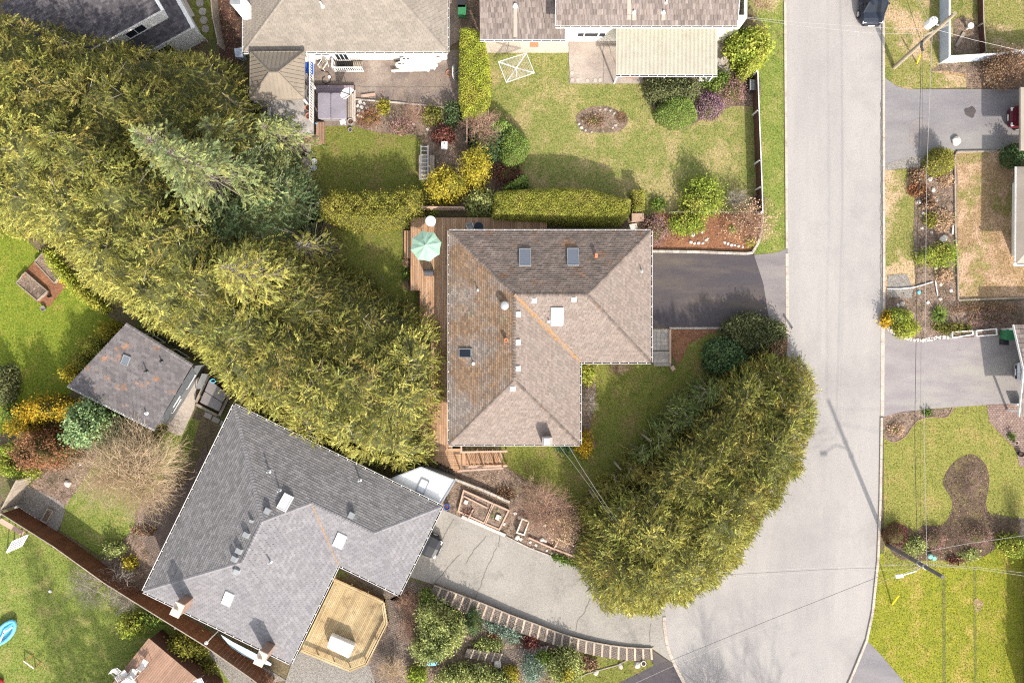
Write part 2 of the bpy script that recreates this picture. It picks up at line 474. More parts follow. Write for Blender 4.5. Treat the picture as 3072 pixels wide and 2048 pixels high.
m_gutter_floor = mat('gutter_floor_dark', (0.05, 0.04, 0.03), (0.08, 0.06, 0.04), scale=9)  # near-black brown for the trough floor between the white lips

SH = dict(fine=0.18, fscale=18, rough=0.95, spec=0.1)
m_sh_main = mat('brown_shingle', (0.235, 0.190, 0.165), (0.200, 0.162, 0.142), scale=5.0, c3=(0.205, 0.175, 0.158), s3=0.5, m3=(0.5, 0.8), var=0.14, **SH)
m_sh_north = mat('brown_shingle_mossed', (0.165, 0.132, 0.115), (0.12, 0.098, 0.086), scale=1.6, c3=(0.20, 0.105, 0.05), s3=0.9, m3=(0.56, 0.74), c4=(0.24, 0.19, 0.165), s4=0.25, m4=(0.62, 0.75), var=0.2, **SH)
m_sh_moss = mat('moss_grown_shingle', (0.205, 0.132, 0.082), (0.165, 0.118, 0.085), scale=2.6, c3=(0.195, 0.165, 0.148), s3=0.35, m3=(0.46, 0.6), c4=(0.13, 0.115, 0.05), s4=0.7, m4=(0.6, 0.72), var=0.25, bump=0.03, bscale=12, **SH)
m_sh_grey = mat('slate_grey_shingle', (0.205, 0.196, 0.204), (0.18, 0.172, 0.18), scale=1.5, var=0.13, c3=(0.17, 0.165, 0.178), s3=0.4, **SH)
m_sh_grey_d = mat('slate_grey_shingle_dark', (0.17, 0.162, 0.165), (0.145, 0.14, 0.142), scale=1.2, c3=(0.24, 0.14, 0.09), s3=1.3, m3=(0.72, 0.85), var=0.2, **SH)  # darker slate mix with sparse rust-brown spots
m_sh_beige = mat('beige_shingle', (0.235, 0.205, 0.175), (0.20, 0.175, 0.15), scale=1.2, var=0.1, **SH)
m_sh_shake = mat('cedar_shake', (0.21, 0.172, 0.155), (0.145, 0.12, 0.11), scale=1.5, c3=(0.25, 0.215, 0.2), s3=1.2, m3=(0.5, 0.75), var=0.24, stretch=(6, 0.6, 0), **SH)
m_sh_studio = mat('studio_shingle', (0.15, 0.137, 0.14), (0.12, 0.11, 0.113), scale=1.2, c3=(0.28, 0.15, 0.085), s3=0.8, m3=(0.57, 0.68), var=0.2, **SH)
m_sh_char = mat('charcoal_shingle', (0.085, 0.078, 0.085), (0.068, 0.063, 0.07), scale=1.2, var=0.35, **SH)
m_sh_tan = mat('tan_roofing', (0.30, 0.26, 0.22), (0.26, 0.225, 0.19), scale=1, fine=0.15)
m_flash = mat('roof_underlay', (0.13, 0.115, 0.105), (0.1, 0.09, 0.08), scale=3)
m_flash_grey = mat('slate_underlay', (0.14, 0.135, 0.145), rough=0.9)
m_valley = mat('valley_moss', (0.30, 0.155, 0.06), (0.22, 0.14, 0.09), scale=4, c3=(0.20, 0.17, 0.14), s3=2.0, fine=0.4, fscale=12)

FO = dict(rough=0.7, spec=0.2, var=0.2, isl=True, tint=True)
def fol(name, a, b, c, t=0.3, s=0.7, s3=0.45, m3=(0.48, 0.68)):
    TINTED.add(name)
    k = 1.38
    g = lambda c_: tuple(x * k for x in c_)
    return mat(name, g(a), g(b), scale=s, c3=g(c), s3=s3, m3=m3, trans=t, **FO)
f_gold = fol('golden_cypress', (0.285, 0.262, 0.07), (0.225, 0.218, 0.055), (0.18, 0.185, 0.048))
f_goldgreen = fol('golden_green_cypress', (0.205, 0.20, 0.048), (0.145, 0.155, 0.038), (0.25, 0.195, 0.055))
f_fir = fol('blue_green_fir', (0.165, 0.195, 0.08), (0.23, 0.235, 0.085), (0.11, 0.15, 0.07))
f_olive = fol('olive_cedar', (0.155, 0.145, 0.034), (0.115, 0.12, 0.028), (0.19, 0.155, 0.05))
f_deep = fol('deep_green_cedar', (0.06, 0.095, 0.04), (0.09, 0.12, 0.05), (0.045, 0.07, 0.03))
f_hedge = fol('clipped_golden_hedge', (0.31, 0.335, 0.05), (0.27, 0.30, 0.045), (0.33, 0.30, 0.06), t=0.35)
f_hedge2 = fol('olive_gold_hedge', (0.28, 0.275, 0.05), (0.23, 0.24, 0.042), (0.30, 0.27, 0.07), t=0.35)
f_hedge3 = fol('dark_gold_hedge', (0.21, 0.195, 0.033), (0.15, 0.152, 0.028), (0.26, 0.225, 0.05), t=0.25)
f_glossy = fol('glossy_green_leaf', (0.135, 0.20, 0.04), (0.175, 0.235, 0.06), (0.10, 0.15, 0.03), t=0.2)
f_rhodo = fol('dark_rhododendron_leaf', (0.075, 0.085, 0.035), (0.10, 0.105, 0.045), (0.05, 0.065, 0.025), t=0.1)
f_rhodo_g = fol('deep_green_leaf', (0.045, 0.085, 0.03), (0.065, 0.105, 0.045), (0.035, 0.06, 0.02), t=0.1)
f_yellow = fol('yellow_leaf', (0.36, 0.29, 0.03), (0.26, 0.22, 0.03), (0.15, 0.15, 0.025), t=0.25)
f_orange = fol('orange_gold_leaf', (0.42, 0.27, 0.02), (0.27, 0.19, 0.02), (0.12, 0.12, 0.02), t=0.25)
f_lime = fol('lime_leaf', (0.22, 0.27, 0.04), (0.16, 0.2, 0.03), (0.30, 0.28, 0.06), t=0.25)
f_pale = fol('pale_green_leaf', (0.26, 0.28, 0.10), (0.20, 0.22, 0.07), (0.12, 0.15, 0.05), t=0.15)
f_pieris = fol('pieris_leaf', (0.14, 0.21, 0.08), (0.20, 0.27, 0.13), (0.06, 0.11, 0.035), t=0.15)
f_russet = fol('russet_foliage', (0.24, 0.105, 0.055), (0.17, 0.085, 0.045), (0.12, 0.08, 0.035), t=0.2)
f_pink = fol('dusty_pink_foliage', (0.22, 0.13, 0.115), (0.16, 0.095, 0.085), (0.13, 0.10, 0.06), t=0.1)
f_purple = fol('purple_heather', (0.23, 0.13, 0.18), (0.17, 0.10, 0.13), (0.12, 0.09, 0.07), t=0.1)
f_juniper = fol('blue_juniper', (0.13, 0.18, 0.14), (0.18, 0.23, 0.18), (0.08, 0.12, 0.08), t=0.1)
f_maroon = fol('maroon_leaf', (0.10, 0.035, 0.03), (0.14, 0.05, 0.04), (0.07, 0.04, 0.025), t=0.1)
f_green = fol('mid_green_leaf', (0.09, 0.14, 0.025), (0.13, 0.17, 0.035), (0.06, 0.09, 0.02), t=0.2)
f_tan = fol('dry_tan_tuft', (0.42, 0.30, 0.20), (0.33, 0.22, 0.14), (0.25, 0.18, 0.1), t=0.1)
f_brown = fol('brown_dead_leaf', (0.19, 0.12, 0.07), (0.14, 0.085, 0.05), (0.22, 0.14, 0.09), t=0.1)
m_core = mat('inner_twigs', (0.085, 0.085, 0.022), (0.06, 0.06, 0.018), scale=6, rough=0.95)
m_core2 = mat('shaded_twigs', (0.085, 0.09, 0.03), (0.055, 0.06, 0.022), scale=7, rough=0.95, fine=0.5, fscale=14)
m_bark = mat('grey_bark', (0.27, 0.23, 0.19), (0.20, 0.17, 0.14), scale=4)
m_twig_tan = mat('tan_twig', (0.50, 0.38, 0.25), (0.38, 0.28, 0.18), scale=2, var=0.25)
m_twig_brown = mat('brown_twig', (0.34, 0.24, 0.18), (0.24, 0.165, 0.125), scale=2, var=0.3)
m_twig_pink = mat('pinkish_twig', (0.40, 0.25, 0.18), (0.30, 0.19, 0.14), scale=2, var=0.25)
m_twig_grey = mat('grey_twig', (0.36, 0.31, 0.27), (0.27, 0.23, 0.20), scale=2, var=0.25)

# ---------------------------------------------------------------- vegetation

def fronds(fp, fd, nrm, fl, leaf, per, off, lumsd=0.22, width=0.13):
    """flat feathers of needles: fp root, fd direction, nrm face normal, fl length"""
    nf = len(fp)
    fs_ = np.cross(fd, nrm); fs_ /= np.linalg.norm(fs_, axis=1, keepdims=True) + 1e-9
    lum = rng.lognormal(0, lumsd, nf)
    warm = rng.normal(0, 0.05, nf)
    i = np.repeat(np.arange(nf), per); n = len(i)
    s = rng.random(n) ** 0.9
    sgn = rng.choice([-1.0, 1.0], n)
    wd = width * (1 - s) * fl[i]
    pos = fp[i] + fd[i] * (s * fl[i])[:, None] + fs_[i] * (sgn * wd * rng.random(n) * 0.7)[:, None] + rng.normal(0, 0.012, (n, 3))
    fan = sgn * np.radians(38) * (1 - 0.6 * s)
    dn = fd[i] * np.cos(fan)[:, None] + fs_[i] * np.sin(fan)[:, None] + nrm[i] * rng.normal(0, 0.12, n)[:, None]
    dn /= np.linalg.norm(dn, axis=1, keepdims=True)
    L = leaf[0] * rng.uniform(0.6, 1.15, n) * (1 - 0.35 * s)
    W = leaf[1] * rng.uniform(0.75, 1.25, n)
    sv = np.cross(dn, nrm[i] + rng.normal(0, 0.25, (n, 3))); sv /= np.linalg.norm(sv, axis=1, keepdims=True) + 1e-9
    tri = np.stack([pos - sv * W[:, None], pos + sv * W[:, None], pos + dn * L[:, None]], axis=1) + off
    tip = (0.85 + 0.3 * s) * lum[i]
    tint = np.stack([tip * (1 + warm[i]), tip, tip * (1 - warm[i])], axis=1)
    return tri, tint

def conifer(name, label, bpx, bpy_, h, Rm, f, prof=(1.0, 0.85), dens=1.0, leaf=(0.15, 0.03), droop=0.38, group=None, e_top=50, limb=1.0):
    base = P(bpx, bpy_, 0)
    root = empty(name, base, label, 'tree', group)
    nb = int(26 * h * (0.6 + Rm / 5))
    u = rng.random(nb)
    z = h * (0.05 + 0.94 * u ** 1.1)
    rp = Rm * np.clip(1 - (z / h) ** prof[0], 0, 1) ** prof[1]
    ln = np.maximum(rp, 0.3) * rng.uniform(0.72, 1.15, nb)
    az = rng.random(nb) * 2 * math.pi
    ph = rng.random(3) * 6.28
    ln *= 1 + 0.09 * np.sin(3 * az + ph[0]) + 0.07 * np.sin(7 * az + ph[1] + z) + 0.05 * np.sin(2 * z + ph[2])
    e0 = np.radians(-4 + (e_top + 4) * (z / h) ** 1.6) + rng.normal(0, 0.10, nb)
    ca, sa = np.cos(az), np.sin(az)
    def bough(i, t):
        r_ = ln[i] * t * np.cos(e0[i])
        zz = z[i] + ln[i] * (np.sin(e0[i]) * t + 0.22 * t - droop * t * t)
        bend = 0.12 * np.sin(i * 1.7) * t * t * ln[i]
        return np.stack([ca[i] * r_ - sa[i] * bend, sa[i] * r_ + ca[i] * bend, zz], axis=1)
    # fronds: flat feathers set along each bough
    nf = int(30 * h * Rm * dens)
    fi = rng.choice(nb, nf, p=ln / ln.sum())
    ft = 1 - (rng.random(nf) ** 1.3) * 0.75
    fp = bough(fi, ft); f2 = bough(fi, np.minimum(ft + 0.03, 1.05)); f1 = bough(fi, ft - 0.03)
    ax = f2 - f1; ax /= np.linalg.norm(ax, axis=1, keepdims=True) + 1e-9
    sd = np.cross(ax, np.array([[0, 0, 1.0]])); sd /= np.linalg.norm(sd, axis=1, keepdims=True) + 1e-9
    side = np.where(rng.random(nf) < 0.5, -1.0, 1.0)
    side = np.where(ft > 0.93, side * 0.25, side)
    ang = np.radians(rng.normal(44, 12, nf)) * side
    fd = ax * np.cos(ang)[:, None] + sd * np.sin(ang)[:, None] + np.stack([rng.normal(0, 0.1, nf), rng.normal(0, 0.1, nf), rng.normal(-0.08, 0.18, nf)], axis=1)
    fd /= np.linalg.norm(fd, axis=1, keepdims=True)
    fl = np.clip((1.15 - ft) * ln[fi] * 0.5 + 0.28, 0.3, 0.95) * rng.uniform(0.75, 1.2, nf)
    nrm = np.cross(fd, np.cross(np.array([[0, 0, 1.0]]), fd)) + rng.normal(0, 0.3, (nf, 3))
    nrm /= np.linalg.norm(nrm, axis=1, keepdims=True)
    fs_ = np.cross(fd, nrm); fs_ /= np.linalg.norm(fs_, axis=1, keepdims=True)
    off = np.array(base)[None, None, :]
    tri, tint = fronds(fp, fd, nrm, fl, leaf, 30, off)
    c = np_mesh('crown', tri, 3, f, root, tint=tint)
    c['kind'] = 'stuff'
    # trunk, limbs
    ii = np.arange(nb)
    segs = []
    ts = [0.0, 0.35, 0.65, 0.9] if limb > 0.5 else [0.0, 0.3, 0.55]
    q = []
    for a_, b_ in zip(ts[:-1], ts[1:]):
        A = bough(ii, np.full(nb, a_)); B = bough(ii, np.full(nb, b_))
        rr = (0.012 + 0.010 * ln) * limb
        q.append(sticks_verts(A, B, rr * (1 - a_ * 0.8), rr * (1 - b_ * 0.8)))
    zz = np.linspace(0, h * 0.98, 8)
    tr = np.stack([0.05 * np.sin(zz), 0.05 * np.cos(zz * 1.3), zz], axis=1)
    r0 = 0.035 * h * 0.5
    rr = r0 * (1 - zz / h) + 0.02
    q.append(sticks_verts(tr[:-1], tr[1:], rr[:-1], rr[1:]))
    np_mesh('trunk', np.concatenate(q) + off, 4, m_bark, root)
    return root

def pt_in_poly(x, y, poly):
    inside = np.zeros(len(x), bool)
    n = len(poly)
    for i in range(n):
        x1, y1 = poly[i]; x2, y2 = poly[(i + 1) % n]
        c = ((y1 > y) != (y2 > y)) & (x < (x2 - x1) * (y - y1) / (y2 - y1 + 1e-12) + x1)
        inside ^= c
    return inside

def dist_poly(x, y, poly):
    dmin = np.full(len(x), 1e9)
    n = len(poly)
    for i in range(n):
        x1, y1 = poly[i]; x2, y2 = poly[(i + 1) % n]
        dx, dy = x2 - x1, y2 - y1
        t = np.clip(((x - x1) * dx + (y - y1) * dy) / (dx * dx + dy * dy + 1e-12), 0, 1)
        dmin = np.minimum(dmin, np.hypot(x - x1 - t * dx, y - y1 - t * dy))
    return dmin

def ell(cx, cy, rx, ry, rot=0.0, n=22, wob=0.06):
    ph = random.random() * 6.28
    out = []
    for k in range(n):
        a = 2 * math.pi * k / n
        w = 1 + wob * math.sin(3 * a + ph) + wob * 0.7 * math.sin(5 * a + 2 * ph)
        x, y = rx * w * math.cos(a), ry * w * math.sin(a)
        out.append((cx + x * math.cos(rot) - y * math.sin(rot), cy + x * math.sin(rot) + y * math.cos(rot)))
    return out

def grove(outline, trees, name, group, zin=1.0, zout=4.0, edge=2.6, crown_r=3.4, dens=40, per=24, leaf=(0.125, 0.025), lumsd=0.26, spread=0.7, flen=(0.3, 0.62), up=0.45):
    """trees grown into one mass: outline traced, each tree keeps its own crown and trunk"""
    ox = np.array([p[0] for p in outline], float); oy = np.array([p[1] for p in outline], float)
    cx, cy = ox.mean(), oy.mean()
    rad = np.array([cx - 1536, cy - 1024]); rad /= np.linalg.norm(rad) + 1e-9
    od = np.stack([ox - cx, oy - cy], axis=1); od /= np.linalg.norm(od, axis=1, keepdims=True)
    t = 0.5 + 0.5 * (od @ rad)
    pl = []
    for a, b, k in zip(ox, oy, t):
        q = P(a, b, zin + (zout - zin) * k); pl.append((q.x, q.y))
    fine_ = []
    for (x0, y0), (x1, y1) in zip(pl, pl[1:] + pl[:1]):
        k = max(1, int(math.hypot(x1 - x0, y1 - y0) / 0.5))
        for j in range(k):
            xx, yy = x0 + (x1 - x0) * j / k, y0 + (y1 - y0) * j / k
            w = 0.28 * math.sin(xx * 2.1 + yy * 1.3) + 0.2 * math.sin(xx * 4.7 - yy * 3.9) + random.uniform(-0.12, 0.12)
            dx, dy = x1 - x0, y1 - y0; l_ = math.hypot(dx, dy) + 1e-9
            fine_.append((xx - dy / l_ * w, yy + dx / l_ * w))
    pl = fine_
    xs = np.array([p[0] for p in pl]); ys = np.array([p[1] for p in pl])
    area = 0.5 * abs(np.dot(xs, np.roll(ys, 1)) - np.dot(ys, np.roll(xs, 1)))
    T = [(P(a, b, h * 0.8), h, f, lb) for a, b, h, f, lb in trees]
    tx = np.array([q[0].x for q in T]); ty = np.array([q[0].y for q in T]); th = np.array([q[1] for q in T])
    def owner(x, y):
        d2 = (x[:, None] - tx) ** 2 + (y[:, None] - ty) ** 2
        v = th * (1 - 0.42 * d2 / crown_r ** 2)
        return v.argmax(1), v.max(1)
    def top(x, y):
        k, v = owner(x, y)
        d_ = dist_poly(x, y, pl)
        q = np.clip(d_ / edge, 0, 1)
        w = 0.10 * np.sin(x * 2.3 + y * 1.1) * np.sin(y * 2.7 - x * 0.7) + 0.06 * np.sin(x * 5.1) * np.sin(y * 4.7)
        return np.maximum(v, th.mean() * 0.55) * (1 - (1 - q) ** 2.2) ** 0.55 * (1 + w), k, d_
    def samp(m_):
        X, Y, got = [], [], 0
        while got < m_:
            x = rng.uniform(xs.min(), xs.max(), m_ * 2); y = rng.uniform(ys.min(), ys.max(), m_ * 2)
            k = pt_in_poly(x, y, pl); X.append(x[k]); Y.append(y[k]); got += k.sum()
        return np.concatenate(X)[:m_], np.concatenate(Y)[:m_]
    n = int(area * dens)
    x, y = samp(n)
    z, k, d_ = top(x, y)
    x2, y2 = samp(n)
    z2, k2, d2 = top(x2, y2)
    q = d2 < 0.9
    X = np.concatenate([x, x2[q]]); Y = np.concatenate([y, y2[q]]); K = np.concatenate([k, k2[q]])
    Z = np.concatenate([z, z2[q] * rng.random(q.sum())])
    e = 0.25
    gx = (top(X + e, Y)[0] - top(X - e, Y)[0]) / (2 * e); gy = (top(X, Y + e)[0] - top(X, Y - e)[0]) / (2 * e)
    gx = np.clip(gx, -3, 3); gy = np.clip(gy, -3, 3)
    nr = np.stack([-gx, -gy, np.ones(len(X))], axis=1); nr /= np.linalg.norm(nr, axis=1, keepdims=True)
    fp = np.stack([X, Y, Z], axis=1) - nr * (np.abs(rng.normal(0.12, 0.30, len(X))))[:, None]
    fp[:, 2] = np.maximum(fp[:, 2], 0.3)
    out = np.stack([X - tx[K], Y - ty[K], np.zeros(len(X))], axis=1); out /= np.linalg.norm(out, axis=1, keepdims=True) + 0.3
    flow = np.stack([np.sin(X * 0.9 + 2 * np.sin(Y * 0.6)), np.cos(Y * 0.8 + 2 * np.sin(X * 0.5)), np.zeros(len(X))], axis=1)
    fd = nr * up + out * spread * 0.55 + flow * 0.4 + rng.normal(0, 0.42, (len(X), 3)); fd /= np.linalg.norm(fd, axis=1, keepdims=True)
    nn = nr + rng.normal(0, 0.35, nr.shape); nn -= fd * (nn * fd).sum(1, keepdims=True); nn /= np.linalg.norm(nn, axis=1, keepdims=True)
    fl = rng.uniform(flen[0], flen[1], len(X)) * np.where(rng.random(len(X)) < 0.12, 1.6, 1.0)
    # inner mass grid, shared out to the trees
    step = 0.45
    gxv = np.arange(xs.min(), xs.max() + step, step); gyv = np.arange(ys.min(), ys.max() + step, step)
    GX, GY = np.meshgrid(gxv, gyv, indexing='ij'); nx, ny = GX.shape
    ins = pt_in_poly(GX.ravel(), GY.ravel(), pl)
    gz, gk, gd = top(GX.ravel(), GY.ravel())
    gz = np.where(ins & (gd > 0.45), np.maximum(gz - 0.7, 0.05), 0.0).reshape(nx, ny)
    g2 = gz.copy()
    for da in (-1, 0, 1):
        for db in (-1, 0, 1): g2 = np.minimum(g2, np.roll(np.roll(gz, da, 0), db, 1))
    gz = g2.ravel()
    for j, (q, h, f, lb) in enumerate(T):
        root = empty(name, (q.x, q.y, 0), lb, 'tree', group)
        m_ = K == j
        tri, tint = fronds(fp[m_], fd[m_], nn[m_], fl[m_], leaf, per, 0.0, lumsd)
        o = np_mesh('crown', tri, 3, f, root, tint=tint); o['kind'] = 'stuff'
        mb = MB()
        idx = {}
        for a in range(nx - 1):
            for b in range(ny - 1):
                i0 = a * ny + b
                if gk[i0] == j and max(gz[i0], gz[i0 + 1], gz[i0 + ny], gz[i0 + ny + 1]) > 0:
                    fc = []
                    for ii in (i0, i0 + ny, i0 + ny + 1, i0 + 1):
                        if ii not in idx:
                            idx[ii] = len(mb.v); mb.v.append((GX.ravel()[ii], GY.ravel()[ii], gz[ii]))
                        fc.append(idx[ii])
                    mb.f.append(tuple(fc)); mb.m.append(0)
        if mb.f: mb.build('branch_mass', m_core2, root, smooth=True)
        MB().tube([(q.x, q.y, 0), (q.x, q.y, h * 0.9)], 0.03 * h, 8, 0.03).build('trunk', m_bark, root)
        # a few bare limbs that break the surface
        sel = np.where(m_)[0]
        if len(sel) > 60:
            sel = rng.choice(sel, 16, replace=False)
            A = fp[sel] - fd[sel] * 0.5; B_ = fp[sel] + fd[sel] * 0.55 + nr[sel] * 0.12
            np_mesh('limb', sticks_verts(A, B_, np.full(16, 0.022), np.full(16, 0.01)), 4, m_bark, root)['kind'] = 'stuff'

def mound(name, label, poly, h, f, cat='shrub', edge=0.8, leaf=(0.14, 0.045), dens=260, rough=0.12, lump=0.15, lscale=1.6,
          group=None, zb=0.0, spiky=0.0, kite=True, flat=0.0, smooth=False, stems=0, stem_mat=None, out_core=True):
    """shrub or hedge grown over an outline (pixels of the photo at its mid height)"""
    if smooth: poly = smooth_px(poly, 3)
    zm = zb + h * 0.6
    w = [P(a, b, zm) for a, b in poly]
    pl = [(p.x, p.y) for p in w]
    xs = np.array([p[0] for p in pl]); ys = np.array([p[1] for p in pl])
    cx, cy = xs.mean(), ys.mean()
    root = empty(name, (cx, cy, zb), label, cat, group)
    area = 0.5 * abs(np.dot(xs, np.roll(ys, 1)) - np.dot(ys, np.roll(xs, 1)))
    def lumps(x, y):
        s = lscale
        return (np.sin(x * s * 2.1 + cx) * np.sin(y * s * 1.9 + cy) + 0.6 * np.sin(x * s * 4.3 + y * s * 3.1 + cy) + 0.4 * np.sin(x * s * 7.1 - y * s * 8.3)) * lump
    def top(x, y, d):
        q = np.clip(d / edge, 0, 1)
        return h * ((1 - flat) * (1 - (1 - q) ** 2) ** 0.5 + flat * np.minimum(q * 6, 1)) * (1 + lumps(x, y) * 0.6)
    n = int(area * dens * 1.0)
    def samp(m_):
        X, Y = [], []
        got = 0
        while got < m_:
            x = rng.uniform(xs.min(), xs.max(), m_ * 2); y = rng.uniform(ys.min(), ys.max(), m_ * 2)
            k = pt_in_poly(x, y, pl)
            X.append(x[k]); Y.append(y[k]); got += k.sum()
            if got == 0: break
        return np.concatenate(X)[:m_], np.concatenate(Y)[:m_]
    x, y = samp(n)
    dd = dist_poly(x, y, pl)
    zt = top(x, y, dd)
    # the steep rim: leaves at every height
    m2 = int(n * 0.8)
    x2, y2 = samp(m2 * 2)
    d2 = dist_poly(x2, y2, pl)
    k = d2 < edge * 0.35
    x2, y2, d2 = x2[k], y2[k], d2[k]
    z2 = top(x2, y2, d2) * rng.random(len(x2))
    X = np.concatenate([x, x2]); Y = np.concatenate([y, y2]); Z = np.concatenate([zt, z2]); D = np.concatenate([dd, d2])
    N = len(X)
    e = 0.08
    gx = (top(X + e, Y, dist_poly(X + e, Y, pl)) - top(X - e, Y, dist_poly(X - e, Y, pl))) / (2 * e)
    gy = (top(X, Y + e, dist_poly(X, Y + e, pl)) - top(X, Y - e, dist_poly(X, Y - e, pl))) / (2 * e)
    nr = np.stack([-gx, -gy, np.ones(N)], axis=1); nr /= np.linalg.norm(nr, axis=1, keepdims=True)
    pos = np.stack([X, Y, Z + zb], axis=1) + nr * (rng.normal(0, rough, N) - rough * 0.6)[:, None]
    pos[:, 2] = np.maximum(pos[:, 2], zb + 0.03)
    ld = nr * (0.35 + spiky) + rng.normal(0, 0.75, (N, 3))
    L = leaf[0] * rng.uniform(0.6, 1.3, N); W = leaf[1] * rng.uniform(0.7, 1.3, N)
    v = leaf_verts(pos, ld, L, W, kite)
    cl = 1 + 0.22 * np.sin(X * 5.1 + cy) * np.sin(Y * 4.7 + cx) + rng.normal(0, 0.13, N)
    c = np_mesh('foliage', v, 4 if kite else 3, f, root, tint=np.clip(cl, 0.4, 1.7)[:, None] * np.ones((1, 3)))
    c['kind'] = 'stuff'
    # dense inner mass
    step = max(0.16, math.sqrt(area) / 26)
    nx = int((xs.max() - xs.min()) / step) + 2; ny = int((ys.max() - ys.min()) / step) + 2
    gxv = xs.min() + np.arange(nx) * step; gyv = ys.min() + np.arange(ny) * step
    GX, GY = np.meshgrid(gxv, gyv, indexing='ij')
    fx, fy = GX.ravel(), GY.ravel()
    ins = pt_in_poly(fx, fy, pl)
    gd = np.where(ins, dist_poly(fx, fy, pl), 0)
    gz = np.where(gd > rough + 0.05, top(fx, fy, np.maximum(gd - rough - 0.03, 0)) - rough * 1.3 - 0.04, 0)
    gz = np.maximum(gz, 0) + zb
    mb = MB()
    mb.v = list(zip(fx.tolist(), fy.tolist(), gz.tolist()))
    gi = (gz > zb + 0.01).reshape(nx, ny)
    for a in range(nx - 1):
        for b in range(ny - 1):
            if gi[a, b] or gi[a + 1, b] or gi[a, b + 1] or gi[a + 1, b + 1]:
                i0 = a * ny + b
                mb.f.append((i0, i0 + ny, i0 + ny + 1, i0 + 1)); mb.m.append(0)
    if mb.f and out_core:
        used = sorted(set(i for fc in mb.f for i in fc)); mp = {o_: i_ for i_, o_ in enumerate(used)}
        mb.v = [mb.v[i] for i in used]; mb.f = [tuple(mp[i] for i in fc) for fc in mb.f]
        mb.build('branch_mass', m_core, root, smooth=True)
    return root

def twigs(name, label, px, py, rx, ry, h, m, cat='shrub', n=60, levels=3, r0=0.02, group=None, up=0.6, zb=0.0, leafmat=None, part='stem', bias=(0, 0), cast=None):
    """leafless shrub or tree: stems that fork into ever finer twigs"""
    c = P(px, py, zb)
    root = empty(name, c, label, cat, group)
    a = np.tile(np.array([[c.x, c.y, zb]]), (n, 1)) + rng.normal(0, 0.06, (n, 3)) * np.array([[1, 1, 0.0]])
    az = rng.random(n) * 2 * math.pi
    rr = np.sqrt(rng.random(n))
    tgt = np.stack([c.x + bias[0] + np.cos(az) * rr * rx / PPM * 0.62, c.y + bias[1] + np.sin(az) * rr * ry / PPM * 0.62, zb + h * (0.55 + 0.3 * (1 - rr)) * rng.uniform(0.7, 1.1, n)], axis=1)
    q = []
    ra = np.full(n, r0)
    cur = []
    mid = (a + tgt) / 2 + rng.normal(0, 0.06 * h, (n, 3)) + np.array([[0, 0, 0.1 * h]])
    mid[:, 2] = np.maximum(mid[:, 2], zb + 0.05)
    q.append(sticks_verts(a, mid, ra, ra * 0.8)); q.append(sticks_verts(mid, tgt, ra * 0.8, ra * 0.6))
    starts = np.concatenate([tgt, mid, (mid + tgt) / 2]); dirs = np.concatenate([tgt - mid, tgt - mid, tgt - mid]); rad = np.concatenate([ra, ra, ra]) * 0.6
    sc = (rx + ry) / 2 / PPM * 0.42
    for l in range(levels - 1):
        k = 3
        S = np.repeat(starts, k, axis=0); Dm = np.repeat(dirs, k, axis=0); r_ = np.repeat(rad, k) * 0.72
        Dm = Dm / (np.linalg.norm(Dm, axis=1, keepdims=True) + 1e-9) + rng.normal(0, 0.55, S.shape)
        Dm /= np.linalg.norm(Dm, axis=1, keepdims=True)
        ln = sc * rng.uniform(0.5, 1.1, len(S)) * (0.62 ** l)
        E = S + Dm * ln[:, None]
        E[:, 2] = np.maximum(E[:, 2], zb + 0.04)
        q.append(sticks_verts(S, E, r_, r_ * 0.6))
        starts, dirs, rad = E, Dm, r_ * 0.8
        if len(starts) > 9000: break
    if leafmat is not None:
        nl = len(starts)
        v = leaf_verts(starts + rng.normal(0, 0.05, starts.shape), dirs + rng.normal(0, 0.5, dirs.shape), np.full(nl, 0.12), np.full(nl, 0.04), True)
        o2 = np_mesh('foliage', v, 4, leafmat, root); o2['kind'] = 'stuff'
    o = np_mesh(part, np.concatenate(q), 4, m, root)
    return root

def spiky(name, label, px, py, r, f, h=0.5, n=160, wid=0.03, cat='plant', group=None):
    c = P(px, py, 0)
    root = empty(name, c, label, cat, group)
    az = rng.random(n) * 2 * math.pi; el = rng.uniform(0.15, 1.3, n)
    L = r / PPM * rng.uniform(0.7, 1.1, n)
    q = []
    d1 = np.stack([np.cos(az) * np.cos(el), np.sin(az) * np.cos(el), np.sin(el)], axis=1)
    a = np.tile(np.array([[c.x, c.y, 0.02]]), (n, 1))
    m_ = a + d1 * (L * 0.6)[:, None]
    b = m_ + (d1 * np.array([[1, 1, 0.1]])) * (L * 0.55)[:, None]
    s = np.cross(d1, np.array([[0, 0, 1.0]])); s /= np.linalg.norm(s, axis=1, keepdims=True) + 1e-9
    q.append(np.stack([a - s * wid, a + s * wid, m_ + s * wid, m_ - s * wid], axis=1))
    q.append(np.stack([m_ - s * wid, m_ + s * wid, b + s * wid * 0.15, b - s * wid * 0.15], axis=1))
    np_mesh('leaf_blades', np.concatenate(q), 4, f, root)['kind'] = 'stuff'
    mb = MB().lathe(c, [(0.08, 0.0), (0.1, 0.08), (0.05, 0.16)], 8)
    mb.build('stem', m_twig_brown, root)
    return root

